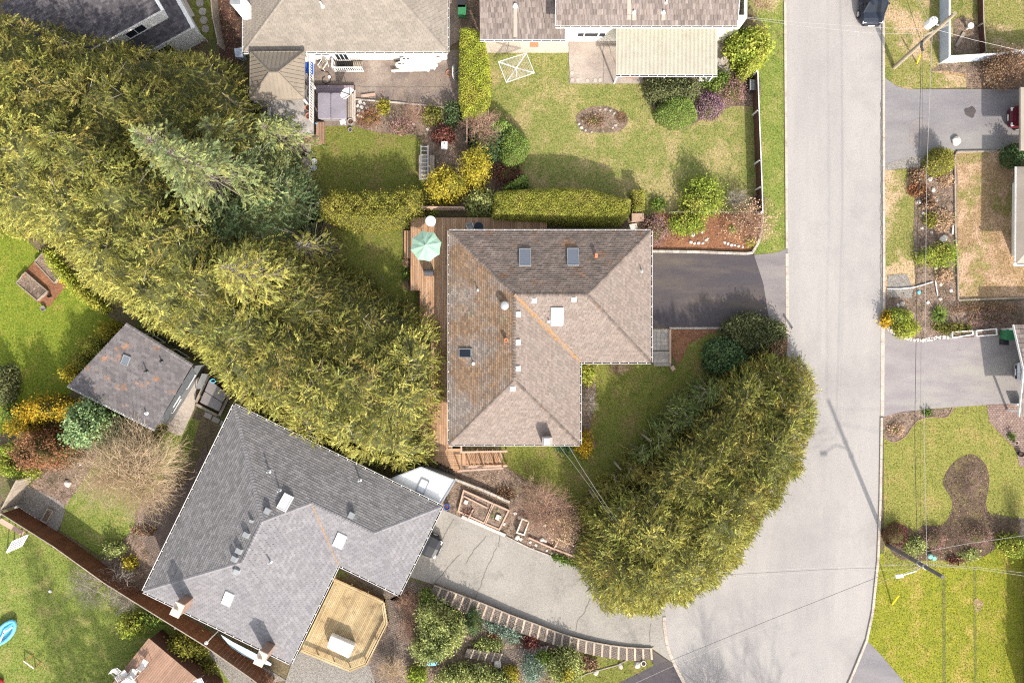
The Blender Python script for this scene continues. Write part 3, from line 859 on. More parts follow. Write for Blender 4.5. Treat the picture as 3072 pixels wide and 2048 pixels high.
_rocks = []
def rock_mesh(k):
    import bmesh
    bm = bmesh.new()
    bmesh.ops.create_icosphere(bm, subdivisions=2, radius=1)
    rr = random.Random(k)
    dirs = [Vector((rr.gauss(0, 1), rr.gauss(0, 1), rr.gauss(0, 1))).normalized() for _ in range(9)]
    for v in bm.verts:
        s = 1.0
        for dv in dirs:
            t = v.co.dot(dv)
            if t > 0.72: s = min(s, 0.72 / t)
        v.co *= s
        v.co += Vector((rr.gauss(0, 0.03), rr.gauss(0, 0.03), rr.gauss(0, 0.03)))
    me = bpy.data.meshes.new('rock')
    bm.to_mesh(me); bm.free()
    return me
def rock(px, py, rp, label, group=None, m=None, name='garden_rock', sq=0.6, zb=0.0, asp=1.0):
    if not _rocks:
        for k in range(5):
            for mm in (m_stone, m_stone_w):
                me = rock_mesh(k); me.materials.append(mm); _rocks.append(me)
    k = random.randrange(5) * 2 + (1 if m is m_stone_w else 0)
    o = link(name, _rocks[k])
    r_ = rp / PPM
    p = P(px, py, 0)
    o.location = (p.x, p.y, zb + r_ * sq * 0.35)
    o.scale = (r_, r_ * asp, r_ * sq)
    o.rotation_euler = (0, 0, random.random() * 6.28)
    tag(o, label, 'rock', group)
    return o
# ---------------------------------------------------------------- ground, road, lawns, beds
g = MB(); g.quad((-300, -300, 0), (300, -300, 0), (300, 300, 0), (-300, 300, 0))
o = g.build('ground', m_ground); o['kind'] = 'structure'

def S_(name, pts, lvl, m, **k):
    return sheet(name, pts, 0.006 * lvl, m, **k)

road = [(2356, -500), (2650, -500), (2650, 500), (2651, 760), (2648, 976), (2645, 1300), (2640, 1500), (2634, 1680), (2618, 1830), (2600, 1922),
        (2550, 2045), (2480, 2200), (2400, 2500), (2130, 2500), (2080, 2120), (2022, 1987), (2002, 1934), (1993, 1863), (2000, 1790), (2060, 1690), (2170, 1560), (2270, 1420),
        (2330, 1270), (2356, 1130), (2363, 1000), (2362, 700), (2359, 350)]
S_('road', road, 3, m_road)
LAWNS = []
def lawn(pts, lvl, m, smooth=False, label=None):
    o = S_('lawn', pts, lvl, m, smooth=smooth, label=label)
    LAWNS.append((pts if not smooth else smooth_px(pts), m))
    return o
lawn([(1440, 150), (1708, 150), (1708, 240), (1935, 240), (1945, 300), (1990, 368), (2060, 380), (2120, 350), (2180, 318), (2270, 318), (2284, 634), (2200, 640), (1400, 660), (1400, 300)], 2, m_lawn_dry)
lawn([(2225, -60), (2352, -60), (2358, 400), (2361, 744), (2335, 757), (2262, 763), (2284, 700), (2287, 640), (2274, 215), (2300, 90), (2240, 0)], 2, m_lawn_green)
lawn([(930, 372), (1060, 372), (1150, 400), (1240, 400), (1290, 420), (1300, 600), (930, 600)], 2, m_lawn_mossy, smooth=False)
lawn([(1000, 685), (1205, 680), (1214, 870), (1258, 873), (1262, 960), (1180, 1000), (860, 1000), (860, 760)], 2, m_lawn_mossy)
lawn([(1500, 1325), (1742, 1325), (1742, 1085), (1900, 1088), (2030, 1096), (2066, 1032), (2110, 1002), (2300, 1000), (2300, 1250), (1980, 1560), (1740, 1560), (1700, 1505), (1570, 1430), (1510, 1395)], 2, m_lawn_mossy)
lawn([(-60, 700), (40, 680), (120, 757), (232, 860), (330, 950), (400, 1000), (300, 1080), (210, 1180), (90, 1240), (50, 1300), (-60, 1300)], 2, m_lawn_vivid)
lawn([(257, 1419), (300, 1360), (360, 1330), (470, 1300), (560, 1250), (600, 1260), (560, 1390), (500, 1440), (425, 1500), (406, 1560), (395, 1600), (350, 1650), (300, 1665), (180, 1590), (195, 1515)], 2, m_lawn_green)
lawn([(-60, 1560), (30, 1550), (157, 1640), (310, 1750), (439, 1830), (560, 1910), (700, 2010), (760, 2100), (-60, 2100)], 2, m_lawn_green)
lawn([(2654, -60), (3200, -60), (3200, 180), (3060, 178), (2819, 193), (2790, 215), (2900, 230), (2900, 262), (2725, 268), (2690, 258), (2654, 235)], 2, m_patchy)
lawn([(2655, 512), (2720, 505), (2745, 560), (2740, 700), (2745, 860), (2655, 870)], 2, m_patchy)
lawn([(2868, 455), (3040, 452), (3045, 800), (3100, 800), (3100, 892), (2876, 900)], 2, m_straw)
lawn([(2652, 1310), (2680, 1325), (2725, 1300), (2750, 1262), (2800, 1224), (2958, 1213), (3090, 1213), (3090, 1560), (2985, 1540), (2900, 1700), (2652, 1700)], 2, m_lawn_olive)
lawn([(2640, 1660), (2700, 1660), (2800, 1690), (2900, 1690), (3000, 1640), (3200, 1600), (3200, 2300), (2800, 2300), (2715, 2048), (2645, 1965), (2602, 1922), (2619, 1835), (2634, 1700)], 1, m_lawn_gold)
S_('thatch_patch', ell(2935, 1815, 15, 20, wob=0.12), 3, m_straw)['kind'] = 'stuff'

m_darkbed = mat('dark_bed_soil', (0.115, 0.078, 0.055), (0.075, 0.05, 0.036), scale=3, c3=(0.14, 0.105, 0.05), s3=0.9, m3=(0.5, 0.65), fine=0.6, fscale=11, bump=0.06, bscale=10, rough=0.95)
BEDS = [
    ([(650, -40), (735, -40), (735, 170), (700, 210), (660, 170)], m_dark_mulch, 'dark red mulch'),
    ([(1066, 300), (1340, 322), (1376, 360), (1500, 372), (1500, 620), (1392, 620), (1290, 600), (1262, 420), (1150, 400), (1060, 372)], m_bed, 'mixed border soil'),
    ([(1400, 1), (1438, 1), (1440, 100), (1345, 100), (1345, -30)], m_bed, 'narrow soil strip'),
    ([(1955, 752), (1958, 640), (2290, 640), (2287, 700), (2262, 757), (2200, 752), (2000, 748)], m_red_mulch, 'red mulch'),
    ([(2014, 988), (2163, 985), (2120, 1004), (2066, 1032), (2045, 1080), (2030, 1094), (2016, 1060)], m_red_mulch, 'red mulch'),
    ([(1935, 230), (2000, 225), (2160, 225), (2200, 215), (2272, 215), (2274, 312), (2200, 318), (2120, 350), (2060, 384), (2010, 385), (1965, 340)], m_bed, 'shrub border soil'),
    ([(1728, 350), (1760, 325), (1810, 318), (1850, 330), (1882, 350), (1880, 375), (1850, 396), (1790, 398), (1745, 394)], m_bed, 'rockery soil'),
    ([(1300, 1375), (1440, 1385), (1520, 1400), (1570, 1440), (1700, 1510), (1760, 1560), (1760, 1700), (1600, 1650), (1515, 1610), (1326, 1525), (1350, 1440)], m_bed, 'kitchen garden soil'),
    ([(1739, 1086), (1782, 1088), (1790, 1180), (1770, 1280), (1790, 1345), (1739, 1340)], m_bed, 'foundation bed soil'),
    ([(2735, 500), (2868, 455), (2874, 900), (3100, 892), (3100, 1000), (2860, 1010), (2750, 1020), (2700, 1003), (2654, 974), (2656, 870), (2745, 860), (2740, 700), (2747, 560)], m_bed, 'rock garden soil'),
    ([(2650, 1250), (2700, 1237), (2857, 1224), (2850, 1240), (2835, 1252), (2795, 1250), (2755, 1260), (2733, 1285), (2718, 1308), (2685, 1325), (2662, 1318), (2650, 1300)], m_bed, 'kidney-shaped bed soil'),
    ([(2915, 1362), (2948, 1381), (2965, 1414), (2967, 1457), (2958, 1510), (2970, 1538), (3006, 1558), (3090, 1560), (3090, 1640), (2996, 1640), (2953, 1667), (2880, 1684), (2834, 1680), (2786, 1680), (2700, 1676), (2662, 1636), (2655, 1605), (2667, 1579), (2700, 1572), (2734, 1586), (2748, 1596), (2767, 1577), (2829, 1572), (2853, 1534), (2855, 1500), (2834, 1462), (2829, 1438), (2853, 1395), (2882, 1372)], m_darkbed, 'keyhole-shaped bed soil'),
    ([(100, 1440), (250, 1335), (305, 1345), (262, 1425), (195, 1520), (40, 1510)], m_bed, 'mulched corner soil'),
    ([(395, 1590), (420, 1600), (470, 1690), (470, 1760), (440, 1780), (300, 1690), (350, 1640)], m_bed, 'pebble strip soil'),
    ([(1230, 1745), (1300, 1795), (1443, 1852), (1634, 1918), (1825, 1970), (1954, 1976), (1960, 2000), (1850, 2060), (1100, 2060), (1150, 1900)], m_bed, 'terraced garden soil'),
    ([(2860, 60), (2880, 52), (2915, 58), (2945, 90), (2957, 160), (2860, 162)], m_bed, 'fenced bed soil'),
    ([(2790, 215), (2819, 193), (3072, 180), (3100, 180), (3100, 268), (2900, 266), (2900, 230)], m_bed, 'roadside bank soil'),
]
for pts, m, lb in BEDS:
    S_('garden_bed', pts, 4, m, smooth=len(pts) > 8)
S_('weedy_ground', [(1700, 1950), (1825, 1972), (1954, 1978), (1960, 1995), (1850, 2050), (1690, 2060)], 6, m_lawn_mossy)
S_('weedy_ground', [(2900, 232), (2790, 215), (2840, 212), (2900, 222)], 6, m_straw)

# hard surfaces
S_('driveway', [(1940, 750), (2262, 764), (2290, 850), (2312, 985), (2200, 985), (1940, 981)], 5, m_drive_dark)
S_('driveway_apron', [(2260, 765), (2335, 757), (2361, 744), (2361, 1000), (2300, 1000)], 4, m_drive_light)
S_('driveway_grey', [(1250, 1500), (1326, 1527), (1405, 1560), (1515, 1610), (1586, 1643), (1729, 1696), (1900, 1760), (2000, 1790), (1993, 1863), (2002, 1934), (2022, 1990), (1958, 1945), (1872, 1938), (1777, 1921), (1691, 1898), (1538, 1841), (1424, 1796), (1300, 1752), (1200, 1720)], 6, m_drive_grey)
S_('driveway_dark', [(1740, 2060), (1850, 2003), (1958, 1950), (2022, 1992), (2075, 2110), (1740, 2110)], 5, m_drive_dark)
S_('driveway_corner', [(2602, 1922), (2645, 1965), (2715, 2048), (2800, 2300), (2430, 2400), (2550, 2048)], 4, m_drive_right)
S_('driveway_upper', [(2652, 232), (2690, 259), (2725, 268), (3100, 268), (3100, 430), (3040, 430), (2990, 452), (2870, 452), (2775, 465), (2720, 475), (2652, 492)], 5, m_drive_right)
S_('driveway_lower', [(2650, 976), (2700, 1006), (2750, 1023), (2860, 1013), (3010, 1007), (3140, 1000), (3140, 1210), (2960, 1214), (2800, 1225), (2700, 1236), (2650, 1250)], 5, m_drive_brown)
S_('gravel_patch', [(2652, 492), (2720, 475), (2778, 465), (2760, 505), (2700, 506), (2655, 512)], 6, m_gravel)
S_('gravel_patch', [(2663, 826), (2720, 822), (2740, 866), (2735, 895), (2665, 890)], 6, m_gravel)
S_('gravel_patch', [(30, 1508), (62, 1450), (110, 1470), (192, 1515), (172, 1592), (140, 1600)], 6, m_gravel, smooth=True)
S_('gravel_patch', [(874, 1990), (905, 1945), (1050, 2005), (1105, 1985), (1130, 2060), (850, 2060)], 6, m_gravel)
S_('asphalt_stain', ell(2763, 400, 38, 45, wob=0.08), 6, m_drive_light)['kind'] = 'stuff'
S_('patio', [(1706, 120), (2190, 120), (2190, 225), (1930, 225), (1930, 251), (1708, 251)], 5, m_conc)
S_('patio_walkway', [(1440, 118), (1706, 118), (1706, 159), (1440, 159)], 5, m_conc_pale)
S_('back_patio', [(940, 150), (1385, 150), (1385, 330), (1334, 321), (1066, 297), (1066, 378), (930, 378)], 5, m_aggr)
S_('side_path', [(1340, -60), (1378, -60), (1378, 120), (1340, 150)], 5, m_aggr)
S_('garden_path', [(880, 415), (932, 415), (932, 530), (880, 560)], 5, m_conc)
S_('brick_patio', [(425, 1504), (556, 1450), (620, 1330), (640, 1480), (480, 1800), (452, 1705), (442, 1643), (421, 1601), (404, 1563), (406, 1538)], 6, m_brickpave)
S_('studio_patio', [(570, 1100), (592, 1140), (583, 1225), (545, 1308), (470, 1282), (490, 1230)], 6, m_conc_pale)
S_('brick_court', [(2960, 1213), (3120, 1208), (3120, 1400), (3060, 1400), (3046, 1345), (3000, 1300), (2968, 1265)], 6, m_brickpave2)
S_('brick_walk', [(1010, 1700), (1240, 1745), (1310, 1760), (1310, 1800), (1225, 1770), (1160, 1800), (1170, 1865), (1110, 1990), (1060, 2060), (1190, 2060), (1240, 1960), (1225, 1830)], 5, mat('grey_paving_bricks', (0.21, 0.17, 0.145), (0.16, 0.13, 0.115), scale=2, fine=0.25, fscale=12, brick=(0.22, 0.15, R(25)), rough=0.9))
S_('basement_strip', [(560, 1870), (640, 1905), (760, 1980), (860, 2040), (700, 2060)], 5, m_gravel)
# manhole-like patch, cracks and seams on the drives
S_('tar_patch', ell(2911, 336, 17, 16, wob=0.12), 7, m_drive_dark)['kind'] = 'stuff'
def cracks(lines, name='crack', w=0.035, lvl=8, m=None):
    for ln_ in lines:
        pts = []
        for (x0, y0), (x1, y1) in zip(ln_[:-1], ln_[1:]):
            k = max(2, int(math.hypot(x1 - x0, y1 - y0) / 9))
            for j in range(k):
                t = j / k
                pts.append((x0 + (x1 - x0) * t + random.uniform(-2.2, 2.2), y0 + (y1 - y0) * t + random.uniform(-2.2, 2.2)))
        pts.append(ln_[-1])
        mb = MB(); z = 0.006 * lvl
        for a, b in zip(pts[:-1], pts[1:]):
            A, B = P(*a, z), P(*b, z); dv = (B - A).normalized(); s = Vector((-dv.y, dv.x, 0)) * w * random.uniform(0.35, 0.7)
            mb.quad(A - s, B - s, B + s, A + s)
        o = mb.build(name, m or m_dark); o['kind'] = 'stuff'
m_crack = mat('crack_filler', (0.16, 0.145, 0.12), (0.13, 0.12, 0.095), scale=6)
cracks([[(1364, 1556), (1330, 1610), (1315, 1640)], [(1460, 1610), (1420, 1650), (1398, 1690)], [(1490, 1640), (1455, 1720), (1440, 1760), (1424, 1795)], [(1380, 1660), (1340, 1710), (1300, 1750), (1290, 1768)],
        [(1772, 1795), (1755, 1830), (1735, 1860), (1728, 1890)], [(1952, 1868), (1948, 1900), (1950, 1925)], [(1500, 1600), (1497, 1640)]], m=m_crack, w=0.05)
cracks([[(2643, 300), (2643, 900)], [(1708, 127), (1708, 250)], [(1810, 127), (1812, 250)], [(1525, 118), (1525, 158)], [(1820, 127), (1846, 190)], [(1180, 190), (1180, 305)], [(1310, 150), (1306, 315)], [(1070, 260), (1340, 262)]], name='joint', w=0.03, m=m_crack)
for x0, x1, y0, y1 in ((2826, 2836, 1740, 2100), (2920, 2928, 1700, 2100)):
    S_('mowing_track', [(x0, y0), (x1, y0), (x1 + 3, y1), (x0 + 2, y1)], 2, m_lawn_mossy)['kind'] = 'stuff'

# kerbs: real steps, laid as a run of stones
def kerb_run(pts, w=0.22, h=0.12, seg=1.1, name='kerb', m=m_kerb, piece='kerb_stone', kind='structure', gap=0.015, z=0.0):
    root = None
    pts = [P(*p, h) for p in pts]
    L_ = []
    for a, b in zip(pts[:-1], pts[1:]):
        n = max(1, round((b - a).length / seg))
        for j in range(n): L_.append((a.lerp(b, j / n), a.lerp(b, (j + 1) / n)))
    root = bpy.data.objects.new(name, None); col.objects.link(root); root.location = L_[0][0]; root['kind'] = kind
    me = {}
    for a, b in L_:
        a, b = a.copy(), b.copy(); a.z = b.z = z
        key = round((b - a).length, 2)
        if key not in me:
            mb = MB(); hw = w / 2; l = key / 2 - gap / 2; c = 0.02
            mb.add([(-l, -hw, 0), (l, -hw, 0), (l, hw, 0), (-l, hw, 0), (-l, -hw, h - c), (l, -hw, h - c), (l, hw, h - c), (-l, hw, h - c),
                    (-l, -hw + c, h), (l, -hw + c, h), (l, hw - c, h), (-l, hw - c, h)],
                   [(0, 1, 5, 4), (2, 3, 7, 6), (4, 5, 9, 8), (6, 7, 11, 10), (8, 9, 10, 11), (1, 2, 6, 10, 9, 5), (3, 0, 4, 8, 11, 7)])
            me_ = bpy.data.meshes.new(piece); me_.from_pydata(mb.v, [], mb.f); me_.materials.append(m); me[key] = me_
        o = bpy.data.objects.new(piece, me[key]); col.objects.link(o)
        dv = b - a
        o.parent = root; o.matrix_parent_inverse = Matrix.Translation(root.location).inverted()
        o.location = (a + b) / 2; o.rotation_euler = (0, 0, math.atan2(dv.y, dv.x))
    return root
kerb_run([(2355, -60), (2358, 350), (2361, 744)], w=0.2, h=0.1)
kerb_run([(2361, 760), (2362, 1000)], w=0.24, h=0.05)
kerb_run([(2651, -60), (2652, 500), (2653, 976)], w=0.2, h=0.13)
kerb_run([(2649, 980), (2647, 1248)], w=0.3, h=0.05)
kerb_run([(2646, 1252), (2642, 1500), (2635, 1680), (2619, 1835), (2601, 1920), (2560, 2020), (2520, 2110)], w=0.2, h=0.12)
kerb_run(smooth_px([(1993, 1850), (1994, 1880), (2002, 1934), (2022, 1987), (2053, 2048), (2090, 2110)], 2, False), w=0.26, h=0.08)
kerb_run(smooth_px([(1955, 753), (2100, 755), (2240, 760), (2262, 750), (2280, 715), (2288, 670), (2288, 632)], 2, False), w=0.2, h=0.22, seg=0.6, name='bed_edging', piece='edging_stone', m=m_stone)
kerb_run([(2008, 984), (2080, 984), (2165, 984)], w=0.16, h=0.1, name='bed_edging', piece='edging_stone', m=m_stone)
kerb_run([(1066, 297), (1100, 300), (1200, 308), (1335, 322)], w=0.12, h=0.14, name='patio_edging', piece='edging_stone', m=m_stone)
kerb_run(smooth_px([(2650, 1300), (2662, 1318), (2685, 1326), (2718, 1308), (2733, 1285), (2755, 1260), (2795, 1250), (2835, 1252), (2850, 1240), (2857, 1224)], 2, False), w=0.07, h=0.06, seg=0.5, name='bed_edging', piece='edging_brick', m=m_brick_chim_shade)
kerb_run([(3100, 892), (2960, 897), (2876, 900), (2874, 780), (2868, 700), (2866, 470), (2872, 455), (2990, 453)], w=0.14, h=0.16, seg=1.8, name='retaining_edging', piece='timber', m=m_wood_grey)
kerb_run([(1364, 1437), (1450, 1470), (1530, 1506)], w=0.2, h=0.4, seg=0.6, name='retaining_wall', piece='block', m=m_stone)
kerb_run([(1385, 1549), (1430, 1568), (1517, 1606)], w=0.24, h=0.16, seg=0.75, name='driveway_edging', piece='edging_block', m=m_stone_w)
kerb_run([(1517, 1608), (1586, 1642), (1660, 1670)], w=0.1, h=0.1, seg=0.9, name='driveway_edging', piece='edging_block', m=m_stone)
kerb_run([(1586, 1612), (1662, 1646), (1733, 1672)], w=0.13, h=0.22, seg=1.8, name='garden_edging', piece='timber', m=m_wood_pale)
kerb_run([(1690, 2060), (1760, 2020), (1850, 1995), (1962, 1940)], w=0.1, h=0.1, seg=1.5, name='lot_edging', piece='timber', m=m_wood_grey)
kerb_run([(904, 415), (931, 416), (931, 530)], w=0.06, h=0.05, seg=1.0, name='path_edging', piece='edging_brick', m=m_stone)

# paver path and steps beside the driveway of the brown house
pp = bpy.data.objects.new('paver_path', None); col.objects.link(pp); pp['kind'] = 'structure'
px0, py0 = 1952, 987
pm = None
for iy in range(5):
    for ix in range(4):
        mb = MB() if pm is None else None
        a = P(1962 + ix * 13, 993 + iy * 13)
        if pm is None:
            mb.box((0, 0, 0.03), (0.325, 0.325, 0.06)); pm = mb.build('paver', m_flag, None); o = pm
        else:
            o = bpy.data.objects.new('paver', pm.data); col.objects.link(o)
        o.parent = pp; o.location = (a.x, a.y, 0); 
st = empty('garden_steps', P(1985, 1072), 'grey stone steps going down from the paver path by the brown house', 'steps')
for k in range(4):
    a, b = P(1957 + k * 1.2, 1054 + k * 11), P(2009 + k * 1.2, 1064 + k * 11)
    MB().box(((a.x + b.x) / 2, (a.y + b.y) / 2, 0.10 - 0.02 * k), (b.x - a.x, 0.30, 0.2 - 0.04 * k)).build('step', m_stone, st)
ed = empty('timber_edge', P(2010, 1040), 'low pale timber wall along the right side of the paver path', 'wall')
MB().beam(P(2010, 988, 0.15), P(2010, 1090, 0.15), 0.14, 0.3).build('beam', m_wood_pale, ed)
MB().box(P(2018, 1104, 0.12), (0.3, 0.35, 0.25), rz=0.5).build('end_block', m_wood_pale, ed)
# round stepping stones by the dark house
for k, (x, y, lb) in enumerate([(600, 10, 'round concrete stepping stone nearest the photo top beside the fence'), (608, 36, 'second round stepping stone from the top in the mossy strip'), (612, 62, 'third round stepping stone from the top in the mossy strip'), (617, 88, 'lowest round stepping stone just above the cedar branches')]):
    tag(MB().lathe(P(x, y, 0.0), [(0.31, 0), (0.31, 0.05), (0.28, 0.065)], 18).build('stepping_stone', m_stone), lb, 'stepping stone', 'round stepping stones')
S_('side_lawn', [(565, -40), (640, -40), (640, 120), (600, 110), (575, 40)], 2, m_lawn_mossy)
for k, (x, y, lb) in enumerate([(624, 1246, 'upper left of three rectangular slabs below the studio hot tub'), (648, 1259, 'middle of three rectangular slabs below the studio hot tub'), (672, 1272, 'lower right of three rectangular slabs below the studio hot tub')]):
    tag(MB().box(P(x, y, 0.03), (0.58, 0.4, 0.08), rz=-R(25)).build('paving_slab', m_flag), lb, 'slab', 'paving slabs by the studio')

# ---------------------------------------------------------------- roofs
def clip_interval(poly, b):
    xs = []
    n = len(poly)
    for i in range(n):
        (x1, y1), (x2, y2) = poly[i], poly[(i + 1) % n]
        if (y1 > b) != (y2 > b):
            xs.append(x1 + (x2 - x1) * (b - y1) / (y2 - y1))
    xs.sort()
    return list(zip(xs[::2], xs[1::2]))

class Roof:
    def __init__(s, root, m_deck, z_off=0.0):
        s.root = root; s.faces = []; s.deck = MB(); s.m_deck = m_deck
    def face(s, pts, m, course=0.15, tab=0.32, thick=0.018, cover=True):
        pts = [Vector(p) for p in pts]
        e = (pts[1] - pts[0]).normalized()
        n = Vector((0, 0, 0))
        for i in range(len(pts)):
            a, b = pts[i], pts[(i + 1) % len(pts)]
            n += a.cross(b)
        n.normalize()
        if n.z < 0: n = -n
        sl = n.cross(e)
        cen = sum(pts, Vector()) / len(pts)
        if sl.dot(cen - pts[0]) < 0:
            sl = -sl
        loc = [((p - pts[0]).dot(e), (p - pts[0]).dot(sl)) for p in pts]
        s.faces.append(dict(o=pts[0], e=e, s=sl, n=n, loc=loc, m=m, course=course, tab=tab, th=thick, pts=pts, cover=cover))
        vv = [p - n * 0.012 for p in pts]
        tri = tessellate_polygon([vv])
        fs = []
        for a, b, c in tri:
            nn = (vv[b] - vv[a]).cross(vv[c] - vv[a])
            fs.append((a, b, c) if nn.z > 0 else (a, c, b))
        s.deck.add(vv, fs)
    def build(s, quota=300, caps=True, cap_m=None, cap_w=0.26, cap_lines=()):
        r = s.deck.build('roof', s.m_deck, s.root)
        allp = []
        for fi, f in enumerate(s.faces):
            if not f['cover']: continue
            bmax = max(l[1] for l in f['loc'])
            j = 0
            while j * f['course'] < bmax - 0.02:
                b0 = j * f['course']; b1 = min(b0 + f['course'] * 1.15, bmax)
                bm_ = b0 + f['course'] * 0.5
                for lo, hi in clip_interval(f['loc'], min(bm_, bmax - 0.001)):
                    a = lo; first = True
                    w0 = f['tab']
                    shift = (j % 3) * w0 / 3
                    a_n = lo + (w0 - ((lo + shift) % w0))
                    while a < hi - 0.01:
                        e_ = min(a_n, hi)
                        jit = random.uniform(-0.06, 0.06) * w0 if e_ < hi else 0
                        if e_ + jit - a > 0.03:
                            full = abs((e_ - a) - w0) < 0.15 * w0 and bmax - b0 > f['course'] * 1.2
                            allp.append((fi, a, e_ + jit, b0, b1, full))
                        a = e_ + jit; a_n = e_ + w0
                j += 1
        # the pieces that show largest are objects of their own
        full = [k for k, p_ in enumerate(allp) if p_[5]]
        hgt = []
        for k in full:
            fi, a0, a1, b0, b1, _ = allp[k]; f = s.faces[fi]
            p_ = f['o'] + f['e'] * a0 + f['s'] * b0
            hgt.append((-p_.z * (0.4 + f['n'].z), k))
        hgt.sort()
        own = set(k for _, k in hgt[:quota])
        meshes = {}
        mbs = {}
        for k, (fi, a0, a1, b0, b1, _) in enumerate(allp):
            f = s.faces[fi]; g = 0.006; t = f['th'] * random.uniform(0.75, 1.3)
            if k in own:
                key = (f['course'], f['tab'], f['m'].name)
                if key not in meshes:
                    w_, c_ = f['tab'] - 2 * g, f['course'] * 1.15
                    me = bpy.data.meshes.new('shingle')
                    me.from_pydata([(0, 0, -0.008), (w_, 0, -0.008), (0, 0, f['th']), (w_, 0, f['th']), (w_, c_, 0.002), (0, c_, 0.002), (w_, c_, -0.008), (0, c_, -0.008)], [],
                                   [(0, 1, 3, 2), (2, 3, 4, 5), (1, 6, 4, 3), (0, 2, 5, 7), (0, 7, 6, 1)])
                    me.materials.append(f['m'])
                    meshes[key] = me
                o = bpy.data.objects.new('shingle', meshes[key]); col.objects.link(o)
                M = Matrix.Identity(4)
                for q in range(3):
                    M[q][0] = f['e'][q]; M[q][1] = f['s'][q]; M[q][2] = f['n'][q]
                if Vector(f['e']).cross(f['s']).dot(f['n']) < 0:
                    for q in range(3): M[q][0] = -f['e'][q]
                    org = f['o'] + f['e'] * (a1 - g) + f['s'] * b0
                else:
                    org = f['o'] + f['e'] * (a0 + g) + f['s'] * b0
                M.translation = org
                o.parent = r
                o.matrix_parent_inverse = world_of(r).inverted()
                o.matrix_basis = M
            else:
                mb = mbs.setdefault(f['m'].name, (MB(), f['m']))[0]
                p = lambda a, b, z: f['o'] + f['e'] * a + f['s'] * b + f['n'] * z
                A, B, C, D = p(a0 + g, b0, t), p(a1 - g, b0, t), p(a1 - g, b1, 0.002), p(a0 + g, b1, 0.002)
                E, F = p(a0 + g, b0, -0.008), p(a1 - g, b0, -0.008)
                if f['e'].cross(f['s']).dot(f['n']) > 0:
                    mb.add([A, B, C, D, E, F], [(0, 1, 2, 3), (4, 5, 1, 0)])
                else:
                    mb.add([A, B, C, D, E, F], [(3, 2, 1, 0), (0, 1, 5, 4)])
        for nm, (mb, m) in mbs.items():
            q = mb.build('shingles', m, r); q['kind'] = 'stuff'
        # ridge and hip caps
        if cap_lines:
            cb = MB()
            for a, b in cap_lines:
                a, b = Vector(a), Vector(b)
                L = (b - a).length; n = max(1, int(L / 0.22)); dv = (b - a) / L
                side = dv.cross(Vector((0, 0, 1))).normalized()
                up = side.cross(dv)
                for j in range(n):
                    p0 = a + dv * (j * L / n); p1 = a + dv * ((j + 1) * L / n + 0.03)
                    h0, h1 = 0.055, 0.03
                    w = cap_w / 2
                    drop = 0.05
                    cb.add([p0 + up * h0, p1 + up * h1, p0 + side * w + up * (h0 - drop), p1 + side * w + up * (h1 - drop), p0 - side * w + up * (h0 - drop), p1 - side * w + up * (h1 - drop)],
                           [(0, 2, 3, 1), (0, 1, 5, 4), (0, 4, 2)])
            q = cb.build('ridge_caps', cap_m or s.faces[0]['m'], r); q['kind'] = 'stuff'
        s.roof = r
        return r
    def hit(s, px, py):
        """point and face of this roof seen at a photo pixel"""
        o = Vector((0, 0, CAM_H)); dv = (P(px, py, 0) - o)
        best = None
        for f in s.faces:
            den = dv.dot(f['n'])
            if abs(den) < 1e-6: continue
            t = (f['o'] - o).dot(f['n']) / den
            q = o + dv * t
            la, lb = (q - f['o']).dot(f['e']), (q - f['o']).dot(f['s'])
            if pt_in_poly(np.array([la]), np.array([lb]), f['loc'])[0]:
                if best is None or q.z > best[0].z: best = (q, f)
        if best is None:
            q = P(px, py, s.faces[0]['o'].z); return q, s.faces[0]
        return best
    def frame(s, px, py):
        q, f = s.hit(px, py)
        s_ = f['s']; e = f['e'] if f['e'].cross(s_).dot(f['n']) > 0 else -f['e']
        M = Matrix((e, s_, f['n'])).transposed()
        return q, M
    def skylight(s, px, py, w, h, m_gl=None, curb=0.14, m_fr=None, rot=0.0):
        q, M = s.frame(px, py)
        M = M @ Matrix.Rotation(rot, 3, 'Z')
        w /= 36; h /= 36
        fr = MB(); t = 0.05
        n = M @ Vector((0, 0, 1))
        for cx, cy, sx, sy in ((0, h / 2 - t / 2, w, t), (0, -h / 2 + t / 2, w, t), (w / 2 - t / 2, 0, t, h - 2 * t), (-w / 2 + t / 2, 0, t, h - 2 * t)):
            fr.box(q + M @ Vector((cx, cy, curb / 2)), (sx, sy, curb), M=M)
        o = fr.build('skylight', m_fr or m_grey_metal, s.root)
        MB().box(q + M @ Vector((0, 0, curb - 0.03)), (w - 2 * t, h - 2 * t, 0.02), M=M).build('pane', m_gl or m_glass_sky, o)
        return o
    def vent(s, px, py, w=0.3, hgt=0.18, m=None, hood=True):
        q, M = s.frame(px, py)
        mb = MB()
        hw = w / 2
        mb.box(q + M @ Vector((0, 0, 0.02)), (w * 1.25, w * 1.25, 0.03), M=M)
        v = [M @ Vector(c) + q for c in ((-hw, -hw, 0.03), (hw, -hw, 0.03), (hw, hw, 0.03), (-hw, hw, 0.03), (-hw, -hw, hgt), (hw, -hw, hgt), (hw * 0.95, hw, hgt * 0.75), (-hw * 0.95, hw, hgt * 0.75))]
        mb.add(v, [(0, 1, 5, 4), (1, 2, 6, 5), (2, 3, 7, 6), (3, 0, 4, 7), (4, 5, 6, 7)])
        return mb.build('roof_vent', m or m_white, s.root)
